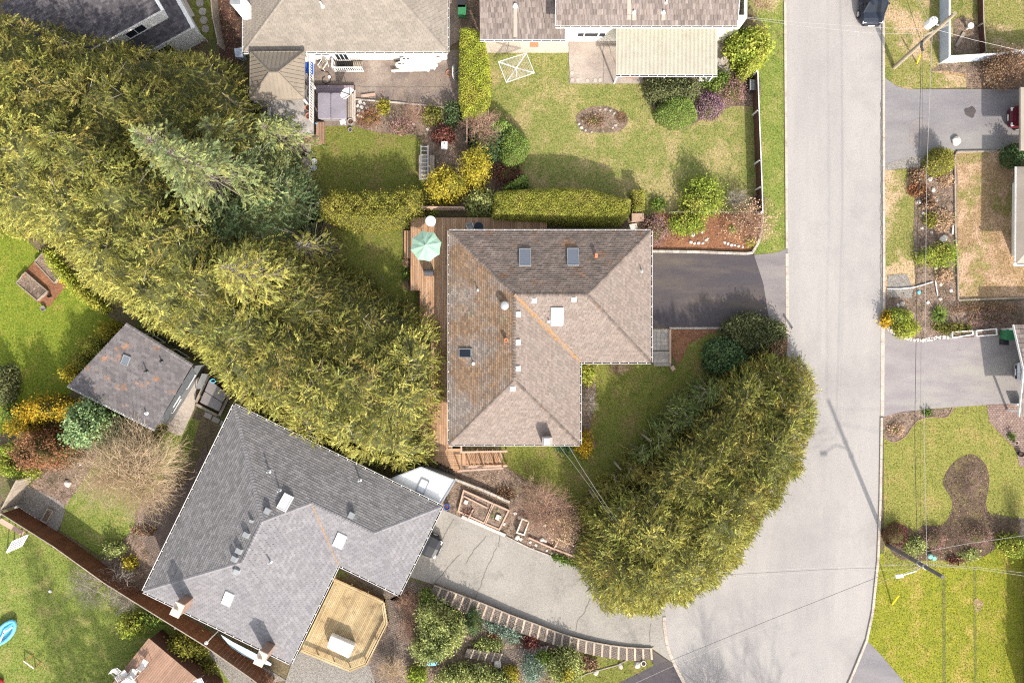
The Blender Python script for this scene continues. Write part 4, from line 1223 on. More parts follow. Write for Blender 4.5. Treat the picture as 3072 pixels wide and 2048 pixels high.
    def pipe(s, px, py, r=0.05, h=0.4, m=None, cap=False):
        q, M = s.frame(px, py)
        mb = MB()
        prof = [(r * 2.6, -0.02), (r * 2.4, 0.03), (r, 0.08), (r, h)]
        if cap: prof += [(r * 1.7, h), (r * 1.7, h + 0.08), (r * 0.4, h + 0.14)]
        mb.lathe(q, prof, 10)
        return mb.build('vent_pipe', m or m_galv, s.root)

def gutter(pts, root, m=None, w=0.11, hang=0.75, up=0.0):
    """open trough along an eave, with hangers"""
    m = m or m_fascia
    for a, b in zip(pts[:-1], pts[1:]):
        a, b = Vector(a), Vector(b)
        mb = MB()
        dv = (b - a).normalized(); out = dv.cross(Vector((0, 0, 1)))
        if out.dot(a + b - 2 * Vector((root.location.x, root.location.y, a.z))) < 0: out = -out
        t = 0.022
        o0 = out * 0.02
        mb.cur = 0
        mb.beam(a + o0 + out * (w + t / 2) + Vector((0, 0, up - 0.03)), b + o0 + out * (w + t / 2) + Vector((0, 0, up - 0.03)), t, 0.11)
        mb.beam(a + o0 - out * t / 2 + Vector((0, 0, up - 0.06)), b + o0 - out * t / 2 + Vector((0, 0, up - 0.06)), t, 0.14)
        n = int((b - a).length / hang)
        for j in range(n + 1):
            p = a.lerp(b, (j + 0.5) / (n + 1))
            mb.beam(p + o0 + Vector((0, 0, up + 0.012)), p + o0 + out * w + Vector((0, 0, up + 0.012)), 0.05, 0.012)
        mb.cur = 1
        mb.beam(a + o0 + out * w / 2 + Vector((0, 0, up - 0.075)), b + o0 + out * w / 2 + Vector((0, 0, up - 0.075)), w, 0.015)
        mb.build('gutter', [m, m_gutter_floor], root)

def inset_walls(foot, z1, root, m, z0=0.0, name='wall'):
    """foot: list of corner points; each wall a mesh of its own"""
    n = len(foot)
    area = sum(foot[i][0] * foot[(i + 1) % n][1] - foot[(i + 1) % n][0] * foot[i][1] for i in range(n))
    if area < 0: foot = foot[::-1]
    out = []
    for i in range(n):
        a, b = Vector(foot[i]), Vector(foot[(i + 1) % n])
        a = Vector((a.x, a.y, 0)); b = Vector((b.x, b.y, 0))
        dv = (b - a).normalized(); nrm = dv.cross(Vector((0, 0, 1)))
        t = 0.2
        c = (a + b) / 2 - nrm * t / 2
        mb = MB()
        mb.beam(Vector((a.x, a.y, (z0 + z1) / 2)) - nrm * t / 2 + dv * 0.003, Vector((b.x, b.y, (z0 + z1) / 2)) - nrm * t / 2 - dv * (t + 0.003), t, z1 - z0)
        out.append((mb.build(name, m, root), a, b, nrm))
    return out

def wall_window(a, b, nrm, t, z, w, h, root, m_fr=None, m_gl=None, mull=0, door=False):
    """window in the wall a->b at fraction t, sill height z"""
    m_fr = m_fr or m_white
    c = a.lerp(b, t) + Vector((0, 0, z + h / 2)) + nrm * 0.03
    dv = (b - a).normalized()
    M = Matrix((dv, nrm, Vector((0, 0, 1)))).transposed()
    mb = MB(); k = 0.06
    for cx, cz, sx, sz in ((0, h / 2, w + k, k), (0, -h / 2, w + k, k), (w / 2, 0, k, h - k), (-w / 2, 0, k, h - k)):
        mb.box(c + M @ Vector((cx, 0, cz)), (sx, 0.08, sz), M=M)
    for j in range(mull):
        mb.box(c + M @ Vector((w * ((j + 1) / (mull + 1) - 0.5), 0, 0)), (0.04, 0.07, h - k), M=M)
    o = mb.build('door' if door else 'window', m_fr, root)
    MB().box(c - nrm * 0.015, (w - 0.03, 0.02, h - 0.03), M=M).build('pane', m_gl or m_glass, o)
    return o

def L_house(O, U, V, Lu, Lv, w1, w2, ze, pitch, root, m_deck, mats, course, tab, thick=0.018, cap_m=None, quota=300):
    """hip roof over an L: O corner, U/V unit axes, main wing w1 wide, side wing w2 wide"""
    def p(u, v, h=0.0):
        q = O + U * u + V * v
        return Vector((q.x, q.y, ze + h * pitch))
    h1, h2 = w1 / 2, w2 / 2
    rf = Roof(root, m_deck)
    a = p(h1, h1, h1); b = p(h1, Lv - h1, h1); c = p(w1 - h2, h2, h2); d_ = p(Lu - h2, h2, h2)
    P1, P2, P3, P4, P5, P6 = p(0, 0), p(Lu, 0), p(Lu, w2), p(w1, w2), p(w1, Lv), p(0, Lv)
    k = dict(course=course, tab=tab, thick=thick)
    same = abs(w1 - w2) < 0.05
    rf.face([P1, P2, d_, c, a] if not same else [P1, P2, d_, a], mats[0], **k)
    rf.face([P2, P3, d_], mats[1], **k)
    rf.face([P3, P4, c if not same else a, d_], mats[2], **k)
    rf.face([P4, P5, b, a, c] if not same else [P4, P5, b, a], mats[3], **k)
    rf.face([P5, P6, b], mats[4], **k)
    rf.face([P6, P1, a, b], mats[5], **k)
    caps = [(P1, a), (a, b), (P5, b), (P6, b), (P2, d_), (P3, d_), ((c if not same else a), d_)]
    if not same: caps.append((a, c))
    rf.build(quota=quota, cap_lines=caps, cap_m=cap_m)
    rf.val = (P4, c if not same else a)
    rf.corn = (P1, P2, P3, P4, P5, P6)
    return rf

# --- the brown L-shaped house in the middle
ze = 3.2
O = P(1347, 692, ze); E2 = P(1952.5, 690, ze); S2 = P(1347, 1333, ze)
w_in = (P(1739.5, 1086, ze) - O)
root = empty('brown_house', (O.x + 4.8, O.y - 6, 0), 'single-storey house with L-shaped mossy brown hip roof at the photo centre', 'house')
w1 = 9.72
Lu, Lv = (E2 - O).x, (O - S2).y
HM = L_house(O, Vector((1, 0, 0)), Vector((0, -1, 0)), Lu, Lv, w_in.x, -w_in.y, ze, 0.37, root, m_flash,
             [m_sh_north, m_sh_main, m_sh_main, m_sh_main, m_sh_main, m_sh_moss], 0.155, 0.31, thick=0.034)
gutter([HM.corn[0], HM.corn[1]], root, w=0.05); gutter([HM.corn[1], HM.corn[2]], root, w=0.08); gutter([HM.corn[2], HM.corn[3]], root, w=0.09)
gutter([HM.corn[3], HM.corn[4]], root, w=0.08); gutter([HM.corn[4], HM.corn[5]], root, w=0.06); gutter([HM.corn[5], HM.corn[0]], root, w=0.05)
P1, P2, P3, P4, P5, P6 = HM.corn
i_ = 0.55
foot = [(P1.x + i_, P1.y - i_), (P2.x - i_, P2.y - i_), (P3.x - i_, P3.y + i_), (P4.x - i_, P4.y + i_), (P5.x - i_, P5.y + i_), (P6.x + i_, P6.y + i_)]
ws = inset_walls(foot, ze + 0.1, root, m_cream)
for (wo, a, b, nrm) in ws:
    L = (b - a).length
    for k in range(max(1, int(L / 4))):
        wall_window(a, b, nrm, (k + 0.5) / max(1, int(L / 4)), 1.1, 1.4, 1.1, root, mull=1)
va, vb = HM.val
vm = MB(); n_ = 26
for j in range(n_):
    q0, q1 = va.lerp(vb, j / n_), va.lerp(vb, (j + 1) / n_)
    wd = 0.10 + 0.09 * math.sin(math.pi * (j + 0.5) / n_) * random.uniform(0.6, 1.2)
    sd = Vector((1, 1, 0)).normalized()
    dv = (vb - va).normalized(); sd = dv.cross(Vector((0, 0, 1))).normalized()
    vm.quad(q0 - sd * wd + Vector((0, 0, 0.085)), q1 - sd * wd + Vector((0, 0, 0.085)), q1 + Vector((0, 0, 0.065)), q0 + Vector((0, 0, 0.065)))
    vm.quad(q0 + Vector((0, 0, 0.065)), q1 + Vector((0, 0, 0.065)), q1 + sd * wd + Vector((0, 0, 0.085)), q0 + sd * wd + Vector((0, 0, 0.085)))
vm.build('mossy_valley', m_valley, root)
HM.skylight(1575, 773, 31, 50); HM.skylight(1719, 772, 31, 50)
HM.skylight(1671, 948, 33, 50, m_gl=m_glass_pale, m_fr=m_grey_metal)
HM.skylight(1397, 1059, 24, 36, m_gl=m_glass)
for x, y in ((1602, 901), (1721, 898), (1554, 942), (1553, 1026), (1553, 1105), (1538, 1165)):
    HM.vent(x, y, 0.31, 0.16)
q, M = HM.frame(1514, 917)
MB().lathe(q - Vector((0, 0, 0.1)), [(0.13, 0), (0.13, 0.35), (0.30, 0.38), (0.32, 0.52), (0.24, 0.62), (0.08, 0.67)], 18).build('turbine_vent', m_galv, root, smooth=False)
q, M = HM.frame(1518, 1020)
MB().lathe(q - Vector((0, 0, 0.1)), [(0.12, 0), (0.13, 0.4), (0.16, 0.4), (0.15, 0.48), (0.09, 0.48), (0.09, 0.42)], 12).build('chimney_pot', m_terracotta, root)
HM.pipe(1434, 870); HM.pipe(1421, 1090, 0.06, 0.45, m_white); HM.pipe(1925, 813, 0.05, 0.4); HM.pipe(1647, 963, 0.05, 0.3, m_white)
HM.vent(1788, 769, 0.22, 0.3, m_terracotta, )
# rubble chimney at the south eave
cc = P(1641, 1320, ze + 0.7)
ch = MB().box((cc.x, cc.y, 2.35), (0.72, 0.55, 4.5)).build('chimney', m_stone, root)
MB().box((cc.x - 0.05, cc.y, 4.63), (0.45, 0.5, 0.06)).build('chimney_cap', m_galv, ch)
# --- the slate grey L-shaped house, lower left
ze = 3.0
O = P(703, 1215, ze); A_ = P(1325, 1519, ze); B_ = P(437, 1776, ze)
U = (A_ - O).normalized(); V = Vector((U.y, -U.x, 0))
if V.dot(B_ - O) < 0: V = -V
Lu = (A_ - O).length; Lv = (B_ - O).dot(V)
w1 = (P(874, 1999, ze) - B_).dot(U); w2 = (P(1201, 1784, ze) - A_).dot(V)
root = empty('grey_house', O + U * 6 + V * 6 + Vector((0, 0, -ze)), 'slate grey L-shaped hip-roofed house set at an angle with two beige chimneys', 'house')
HS = L_house(Vector((O.x, O.y, 0)), U, V, Lu, Lv, w1, w2, ze, 0.36, root, m_flash_grey,
             [m_sh_grey_d, m_sh_grey, m_sh_grey, m_sh_grey, m_sh_grey, m_sh_grey_d], 0.17, 0.33, 0.026, cap_m=m_sh_grey)
c = HS.corn
for a, b in ((0, 1), (1, 2), (2, 3), (3, 4), (4, 5), (5, 0)): gutter([c[a], c[b]], root, w=0.1)
i_ = 0.5
def q_(u, v): 
    t = Vector((O.x, O.y, 0)) + U * u + V * v
    return (t.x, t.y)
ws = inset_walls([q_(i_, i_), q_(Lu - i_, i_), q_(Lu - i_, w2 - i_), q_(w1 - i_, w2 - i_), q_(w1 - i_, Lv - i_), q_(i_, Lv - i_)], ze + 0.1, root, m_cream)
for (wo, a, b, nrm) in ws:
    for k in range(max(1, int((b - a).length / 4.5))):
        wall_window(a, b, nrm, (k + 0.5) / max(1, int((b - a).length / 4.5)), 1.0, 1.5, 1.2, root, mull=1)
rz_ = R(0)
HS.skylight(856, 1507, 26, 42, m_gl=m_glass_pale, m_fr=m_white, rot=R(45) if False else 0, curb=0.25)
HS.skylight(1021, 1619, 26, 44, m_gl=m_glass_pale, m_fr=m_white)
HS.skylight(685, 1793, 24, 42, m_gl=m_glass_pale, m_fr=m_white)
for x, y in ((802, 1533), (743, 1603), (721, 1651), (708, 1675), (713, 1709), (1054, 1546)):
    HS.vent(x, y, 0.38, 0.32, m_grey_metal)
HS.vent(757, 1562, 0.2, 0.25, m_grey_metal)
for x, y in ((808, 1413), (1080, 1439), (812, 1683), (840, 1470)): HS.pipe(x, y, 0.06, 0.6, m_galv)
rm = MB()
va, vb = HS.val
for j in range(20):
    q0, q1 = va.lerp(vb, j / 20), va.lerp(vb, (j + 1) / 20)
    dv = (vb - va).normalized(); sd = dv.cross(Vector((0, 0, 1))).normalized(); wd = random.uniform(0.05, 0.09)
    rm.quad(q0 - sd * wd + Vector((0, 0, 0.04)), q1 - sd * wd + Vector((0, 0, 0.04)), q1 + Vector((0, 0, 0.02)), q0 + Vector((0, 0, 0.02)))
    rm.quad(q0 + Vector((0, 0, 0.02)), q1 + Vector((0, 0, 0.02)), q1 + sd * wd + Vector((0, 0, 0.04)), q0 + sd * wd + Vector((0, 0, 0.04)))
rm.build('valley_debris', m_valley, root)
for (x, y) in ((566, 1800), (808, 1942)):
    b0 = P(x, y, ze + 0.2)
    off = Vector((b0.x, b0.y, 0))
    M = Matrix((U, -V, Vector((0, 0, 1)))).transposed()
    cb = MB().box(off + Vector((0, 0, 2.55)), (0.62, 0.95, 5.1), M=M)
    chn = cb.build('chimney', m_brick_chim_shade, root)  # brown body: shade of the visible side put into the colour
    MB().box(off + Vector((0, 0, 5.15)), (0.7, 1.02, 0.14), M=M).build('cap', m_chim, chn)
    MB().lathe(off + Vector((0, 0, 5.2)), [(0.17, 0), (0.15, 0.3), (0.11, 0.3)], 10).build('flue', m_chim, chn)

# --- grey studio cottage with a single-pitch roof
za, zb_ = 3.1, 3.35
c1, c2, c3, c4 = P(377, 972, zb_), P(576, 1096, zb_), P(464, 1288, za), P(203, 1157, za)
cen = (c1 + c2 + c3 + c4) / 4
root = empty('studio_cottage', (cen.x, cen.y, 0), 'small grey-shingled cottage with one square skylight beside the golden cedars', 'cottage')
HG = Roof(root, m_flash_grey)
HG.face([c4, c3, c2, c1], m_sh_studio, 0.2, 0.34, 0.022)
HG.build(quota=300, cap_lines=[(c1, c2)])
gutter([c4, c3], root, w=0.06, m=m_fascia)
HG.skylight(379, 1080, 20, 26, m_gl=m_glass_sky, rot=R(5)); HG.pipe(440, 1239, 0.06, 0.3, m_white); HG.pipe(485, 1083, 0.06, 0.3, m_black); HG.pipe(441, 1113, 0.05, 0.5, m_black)
def shrink(pts, t):
    m_ = sum(pts, Vector()) / len(pts)
    return [(m_.x + (p.x - m_.x) * t, m_.y + (p.y - m_.y) * t) for p in pts]
ft = shrink([c1, c2, c3, c4], 0.93)
m_grey_wall = mat('grey_board_wall', (0.15, 0.155, 0.16), (0.12, 0.125, 0.13), scale=2, fine=0.1)
ws = inset_walls(ft, za, root, m_grey_wall)
for (wo, a, b, nrm) in ws:
    for t in (0.3, 0.72): wall_window(a, b, nrm, t, 1.0, 1.2, 1.1, root)
# fold-down awning wall at the cottage's right side
aw = MB(); aw.add([P(577, 1100, 2.9), P(588, 1118, 2.3), P(500, 1262, 2.3), P(488, 1250, 2.9)], [(0, 1, 2, 3)])
aw.add([P(577, 1100, 2.86), P(588, 1118, 2.26), P(500, 1262, 2.26), P(488, 1250, 2.86)], [(3, 2, 1, 0)])
aw.build('side_awning', mat('dark_awning', (0.07, 0.075, 0.08), (0.05, 0.055, 0.06)), root)
MB().box(P(523, 1200, 2.45), (0.5, 1.0, 0.05), rz=-R(32)).build('awning_window', m_white, root)

# --- flat white-roofed shed by the grey house
c = [P(1170, 1436, 2.5), P(1263, 1400, 2.5), P(1366, 1440, 2.5), P(1322, 1513, 2.5)]
cen = sum(c, Vector()) / 4
root = empty('white_roofed_shed', (cen.x, cen.y, 0), 'low shed with flat bright white roof beside the grey house', 'shed')
MB().prism([(p.x, p.y) for p in c], 2.42, 2.5).build('roof', m_offwhite, root)
for a, b in zip(c, c[1:] + c[:1]):
    MB().beam(a + Vector((0, 0, 0.04)), b + Vector((0, 0, 0.04)), 0.1, 0.12).build('roof_kerb', m_grey_metal, root)
inset_walls(shrink(c, 0.92), 2.4, root, m_grey_wall)
sk = MB(); M = Matrix.Rotation(-R(26), 3, 'Z'); q = P(1268, 1458, 2.56)
for cx, cy, sx, sy in ((0, 0.5, 0.6, 0.06), (0, -0.5, 0.6, 0.06), (0.3, 0, 0.06, 1.06), (-0.3, 0, 0.06, 1.06)): sk.box(q + M @ Vector((cx, cy, 0)), (sx, sy, 0.14), M=M)
o = sk.build('skylight', m_grey_metal, root); MB().box(q, (0.55, 0.95, 0.06), M=M).build('pane', m_glass_pale, o)

# --- beige hip-roofed house at the top, with the upper deck
ze = 3.0
a, b = P(731, 162, ze), P(1343, 150, ze)
a.y = b.y = (a.y + b.y) / 2
Lu = b.x - a.x; D_ = 11.5
root = empty('beige_roofed_house', ((a.x + b.x) / 2, a.y + 5, 0), 'house with wide beige shingle hip roof and white walls at the top of the photo', 'house')
HB = Roof(root, m_flash)
pt = 0.42; hh = D_ / 2
def pb(x, y, h): return Vector((a.x + x, a.y + y, ze + h * pt))
HB.face([pb(0, 0, 0), pb(Lu, 0, 0), pb(Lu - hh, hh, hh), pb(hh, hh, hh)], m_sh_beige, 0.15, 0.33, 0.024)
HB.face([pb(0, D_, 0), pb(0, 0, 0), pb(hh, hh, hh)], m_sh_beige, 0.15, 0.33, 0.024)
HB.face([pb(Lu, 0, 0), pb(Lu, D_, 0), pb(Lu - hh, hh, hh)], m_sh_beige, 0.15, 0.33, 0.024)
HB.face([pb(Lu, D_, 0), pb(0, D_, 0), pb(hh, hh, hh), pb(Lu - hh, hh, hh)], m_sh_beige, 0.15, 0.33, 0.014, cover=False)
HB.build(cap_lines=[(pb(0, 0, 0), pb(hh, hh, hh)), (pb(Lu, 0, 0), pb(Lu - hh, hh, hh)), (pb(hh, hh, hh), pb(Lu - hh, hh, hh))])
gutter([pb(0, 0, 0), pb(Lu, 0, 0)], root); gutter([pb(0, D_, 0), pb(0, 0, 0)], root, w=0.07); gutter([pb(Lu, 0, 0), pb(Lu, D_, 0)], root, w=0.07)
wy = P(0, 180, 0).y
ws = inset_walls([(a.x + 0.4, wy), (b.x - 0.25, wy), (b.x - 0.25, a.y + D_ - 0.5), (a.x + 0.4, a.y + D_ - 0.5)], ze - 0.05, root, m_white)
ft = ws[0]
for (wo, p0, p1, nrm) in ws:
    if nrm.y < -0.5:
        L = (p1 - p0).length
        def tt(px): return (P(px, 180, 0).x - p0.x) / (p1.x - p0.x)
        wall_window(p0, p1, nrm, tt(966), 1.0, 0.5, 0.9, root); wall_window(p0, p1, nrm, tt(988), 1.0, 0.6, 0.9, root)
        wall_window(p0, p1, nrm, tt(1032), 0.05, 0.95, 2.0, root, door=True, mull=2); wall_window(p0, p1, nrm, tt(1092), 1.5, 0.5, 0.25, root)
        wall_window(p0, p1, nrm, tt(1240), 1.3, 1.5, 0.9, root, mull=2)
HB.pipe(968, 20, 0.06, 0.7, m_white)
cc = P(742, 55, 3.0)
chn = MB().box((cc.x + 0.1, cc.y + 0.3, 2.9), (0.62, 0.95, 5.8)).build('chimney', m_white, root)
MB().box((cc.x + 0.1, cc.y + 0.3, 5.83), (0.7, 1.03, 0.08)).build('cap', m_grey_metal, chn)
MB().box((cc.x + 0.1, cc.y + 0.3, 5.9), (0.3, 0.45, 0.12)).build('flue', m_dark, chn)

# upper deck and tan metal pavilion over it
zd = 1.5
deck = empty('raised_deck', P(870, 320, 0), 'raised grey coated deck with white railing beside the beige-roofed house', 'deck')
MB().prism([P(760, 165, zd), P(940, 165, zd), P(940, 404, zd), P(845, 404, zd), P(845, 372, zd), P(803, 372, zd), P(803, 330, zd), P(760, 330, zd)], zd - 0.22, zd).build('floor', m_deckcoat, deck)
for x, y in ((765, 320), (934, 398), (850, 398), (934, 250), (765, 200)):
    p_ = P(x, y, zd); MB().beam((p_.x, p_.y, 0), (p_.x, p_.y, zd - 0.23), 0.12).build('post', m_white, deck)
def railing(a, b, z, h, root, m, sp=0.14, rail=0.07, pk=0.04, post=True):
    a, b = Vector((a.x, a.y, z)), Vector((b.x, b.y, z))
    L = (b - a).length
    MB().beam(a + Vector((0, 0, h)), b + Vector((0, 0, h)), rail, 0.05).build('handrail', m, root)
    MB().beam(a + Vector((0, 0, 0.1)), b + Vector((0, 0, 0.1)), 0.05, 0.05).build('bottom_rail', m, root)
    n = int(L / sp)
    me = None
    for j in range(n + 1):
        p_ = a.lerp(b, j / n)
        if me is None:
            bb = MB().box((0, 0, 0), (pk, pk, h - 0.12)); o = bb.build('baluster', m, root); me = o.data
        else:
            o = bpy.data.objects.new('baluster', me); col.objects.link(o); o.parent = root
            o.matrix_parent_inverse = world_of(root).inverted()
        o.location = (p_.x, p_.y, z + h / 2 + 0.03)
railing(P(940, 160, zd), P(940, 370, zd), zd, 1.05, deck, m_white, sp=0.2, pk=0.03)
railing(P(803, 340, zd), P(803, 372, zd), zd, 1.0, deck, m_white)
stp = empty('deck_steps', P(950, 390, 0), 'brown wooden wraparound steps at the lower corner of the raised grey deck', 'steps')
for k, (z_, g) in enumerate(((1.1, 0), (0.75, 8), (0.4, 16))):
    x0, x1, y0, y1 = 845, 948 + g, 366, 405 + g
    pts = [P(x0, y1, z_), P(x1, y1, z_), P(x1, y0, z_), P(x1 + 8, y0, z_), P(x1 + 8, y1 + 8, z_), P(x0, y1 + 8, z_)]
    MB().prism(pts, z_ - 0.35, z_).build('step', m_wood_tan, stp)
zt = 3.55
pv = empty('metal_roof_pavilion', P(830, 230, 0), 'square tan metal hip roof covering the raised deck by the beige-roofed house', 'pavilion')
ca = [P(751, 157, zt), P(914, 155, zt), P(911, 297, zt), P(750, 300, zt)]
r1, r2 = P(808, 218, zt + 0.9), P(834, 218, zt + 0.9)
RP = Roof(pv, m_tanmetal)
for f in ([ca[3], ca[2], r2, r1], [ca[2], ca[1], r2], [ca[1], ca[0], r1, r2], [ca[0], ca[3], r1]): RP.face(f, m_tanmetal, cover=False)
RP.build()
for f in RP.faces:   # standing seams
    mb = MB(); L = max(l[0] for l in f['loc'])
    kk = 0.3
    lo = min(l[0] for l in f['loc'])
    x = lo + 0.15
    hi = max(l[0] for l in f['loc'])
    sw = [(l[1], l[0]) for l in f['loc']]
    while x < hi:
        for b0, b1 in clip_interval(sw, x):
            if b1 - b0 > 0.1: mb.beam(f['o'] + f['e'] * x + f['s'] * b0 + f['n'] * 0.01, f['o'] + f['e'] * x + f['s'] * b1 + f['n'] * 0.01, 0.03, 0.03, up=f['n'])
        x += kk
    mb.build('roof_seams', m_tanmetal, pv)
for a_, b_ in ((ca[0], r1), (ca[1], r2), (ca[2], r2), (ca[3], r1), (r1, r2)):
    MB().beam(a_ + Vector((0, 0, 0.03)), b_ + Vector((0, 0, 0.03)), 0.07, 0.05).build('hip_cap', m_tanmetal, pv)
for a_ in ca:
    t = a_.lerp(sum(ca, Vector()) / 4, 0.08)
    MB().beam((t.x, t.y, zd), (t.x, t.y, zt), 0.12).build('post', m_white, pv)
for a_, b_ in zip(ca, ca[1:] + ca[:1]): MB().beam(a_ - Vector((0, 0, 0.06)), b_ - Vector((0, 0, 0.06)), 0.08, 0.12).build('fascia', m_tanmetal, pv)

# --- shake-roofed house, top centre right
root = empty('shake_roofed_house', P(1850, 20, 0), 'cream house with weathered cedar shake roof and patio awning at the top', 'house')
zu, zl = 4.3, 2.6
up = [P(1666, 78, zu), P(2212, 77, zu)]
yU = up[0].y; up[1].y = yU
HC = Roof(root, m_flash)
D_ = 6.0; pt = 0.36
hi_ = [Vector((up[1].x, yU + D_, zu + D_ * pt)), Vector((up[0].x, yU + D_, zu + D_ * pt))]
HC.face([up[0], up[1], hi_[0], hi_[1]], m_sh_shake, 0.37, 0.24, 0.06)
HC.face([Vector((up[1].x, yU + 2 * D_, zu)), Vector((up[0].x, yU + 2 * D_, zu)), hi_[1], hi_[0]], m_sh_shake, 0.4, 0.24, 0.035, cover=False)
HC.build()
gutter([up[0], up[1]], root)
for x_ in (up[0].x, up[1].x):
    MB().beam(Vector((x_, yU, zu - 0.05)), Vector((x_, yU + D_, zu + D_ * pt - 0.05)), 0.04, 0.16).build('rake_board', m_white, root)
lo = [P(1440, 118.5, zl), P(1696, 118, zl)]; lo[1].y = lo[0].y
D2 = 5.0
HC2 = Roof(root, m_flash)
HC2.face([lo[0], lo[1], lo[1] + Vector((0, D2, D2 * 0.3)), lo[0] + Vector((0, D2, D2 * 0.3))], m_sh_shake, 0.37, 0.24, 0.06)
HC2.build()
gutter([lo[0], lo[1]], root)
wy = P(0, 125, 0).y
ws = inset_walls([(P(1692, 0).x, wy), (P(2190, 0).x, wy), (P(2190, 0).x, wy + 10), (P(1692, 0).x, wy + 10)], zu + 0.1, root, m_cream)
for (wo, p0, p1, nrm) in ws:
    if nrm.y < -0.5:
        def tt(px): return (P(px, 125, 0).x - p0.x) / (p1.x - p0.x)
        wall_window(p0, p1, nrm, tt(1768), 1.0, 1.05, 0.8, root, mull=0); wall_window(p0, p1, nrm, tt(1737), 1.0, 0.5, 0.8, root); wall_window(p0, p1, nrm, tt(1800), 1.0, 0.5, 0.8, root)
        wall_window(p0, p1, nrm, tt(1850), 0.9, 0.5, 0.9, root)
wy2 = P(0, 127, 0).y
inset_walls([(P(1450, 0).x, wy2 + 0.0), (P(1692, 0).x - 0.01, wy2 + 0.0), (P(1692, 0).x - 0.01, wy2 + 8), (P(1450, 0).x, wy2 + 8)], zl - 0.02, root, m_cream)
# flat straps and vents on the shakes
for x, y0, y1, rf in ((1546, 20, 112, HC2), (1887, -10, 60, HC), (1902, 38, 62, HC), (1990, 42, 62, HC)):
    q0, M = rf.frame(x, y1); q1, M = rf.frame(x, y0)
    n = M @ Vector((0, 0, 1))
    MB().beam(q0 + n * 0.06, q1 + n * 0.06, 0.28, 0.02, up=n).build('roof_strap', m_sh_tan, root)
HC2.pipe(1546, 18, 0.09, 0.25, m_white); HC.pipe(1902, 38, 0.07, 0.25, m_white); HC.pipe(1990, 38, 0.07, 0.25, m_white); HC.pipe(1998, 8, 0.05, 0.3, m_white)
# patio awning
aw = empty('patio_awning', P(2000, 170, 0), 'cream corrugated patio awning on white posts under the shake-roofed house', 'awning')
z0_, z1_ = 2.45, 2.95
A0, A1, B1_, B0 = P(1849, 224, z0_), P(2152, 224, z0_), P(2152, 86, z1_), P(1848, 86, z1_)
mb = MB()
n = 76
for j in range(n):
    for s_, t_, hz in ((j / n, (j + 0.5) / n, 0.03), ((j + 0.5) / n, (j + 1) / n, 0.0)):
        p0, p1, p2, p3 = A0.lerp(A1, s_), A0.lerp(A1, t_), B0.lerp(B1_, t_), B0.lerp(B1_, s_)
        h = Vector((0, 0, hz))
        mb.quad(p0 + h, p1 + h, p2 + h, p3 + h)
        if hz: mb.quad(p1 + h, p1, p2, p2 + h); mb.quad(p0, p0 + h, p3 + h, p3)
mb.build('corrugated_sheet', m_corr, aw)
MB().prism([A0, A1, B1_, B0], 0, 0.01, None)
gutter([A0, A1], aw, up=-0.02)
for t in (0.02, 0.5, 0.98):
    p_ = A0.lerp(A1, t) + Vector((0, 0.15, 0)); MB().beam((p_.x, p_.y, 0), (p_.x, p_.y, z0_ - 0.05), 0.1).build('post', m_white, aw)
for t in (0.1, 0.37, 0.63, 0.9):
    MB().beam(A0.lerp(A1, t) - Vector((0, -0.1, 0.08)), B0.lerp(B1_, t) - Vector((0, 0, 0.08)), 0.08, 0.1).build('rafter', m_white, aw)

# --- dark charcoal house, top left corner
root = empty('charcoal_house', P(420, -60, 0), 'two-storey white house with dark charcoal roof in the top left corner', 'house')
zt_, zs_ = 4.9, 2.7
K = P(485, 30, zt_); K0 = Vector((K.x, K.y, 0))
p1 = (P(382, 87, zt_) - K).normalized(); q1 = Vector((p1.y, -p1.x, 0))
if q1.y < 0: q1 = -q1
HA = Roof(root, m_flash_grey)
def ka(s_, t_, z): r = K0 + p1 * s_ + q1 * t_; return Vector((r.x, r.y, z))
HA.face([ka(9.5, 0, zt_), ka(0, 0, zt_), ka(0, 5, zt_ + 1.3), ka(9.5, 5, zt_ + 1.3)], m_sh_char, 0.16, 0.3)
HA.build()
MB().beam(ka(-0.06, -0.1, zt_), ka(-0.06, 5.2, zt_ + 1.35), 0.22, 0.16).build('barge_board', m_white, root)
gutter([ka(9.5, 0, zt_), ka(0, 0, zt_)], root, w=0.05)
ws = inset_walls([(lambda r: (r.x, r.y))(ka(s_, t_, 0)) for s_, t_ in ((0.15, 0.25), (9, 0.25), (9, 6), (0.15, 6))], zt_ - 0.05, root, m_white)
for (wo, a_, b_, nrm) in ws:
    if nrm.y < -0.3:
        wall_window(a_, b_, nrm, 0.72 if (b_ - a_).dot(p1) < 0 else 0.18, 3.3, 1.5, 0.9, root, mull=1)
# skirt roof of the lower storey
HA2 = Roof(root, m_flash_grey)
sk = 0.9
Kc = ka(-sk - 0.4, -sk, zs_)
HA2.face([ka(9, -sk, zs_), ka(-sk, -sk, zs_), ka(0.2, 0.2, zs_ + 0.5), ka(9, 0.2, zs_ + 0.5)], m_sh_char, 0.16, 0.3)
HA2.face([ka(-sk, -sk, zs_), ka(-sk, 7, zs_), ka(0.2, 7, zs_ + 0.5), ka(0.2, 0.2, zs_ + 0.5)], m_sh_char, 0.16, 0.3)
HA2.build(quota=120)
MB().beam(ka(-sk - 0.1, -sk - 0.1, zs_ - 0.05), ka(-sk - 0.1, 7, zs_ - 0.05), 0.3, 0.16).build('eave_board', m_white, root)
gutter([ka(9, -sk, zs_), ka(-sk, -sk, zs_)], root, w=0.06)
ws = inset_walls([(lambda r: (r.x, r.y))(ka(s_, t_, 0)) for s_, t_ in ((-sk + 0.05, -sk + 0.1), (9, -sk + 0.1), (9, 5.9), (-sk + 0.05, 5.9))], zs_ - 0.05, root, m_white)
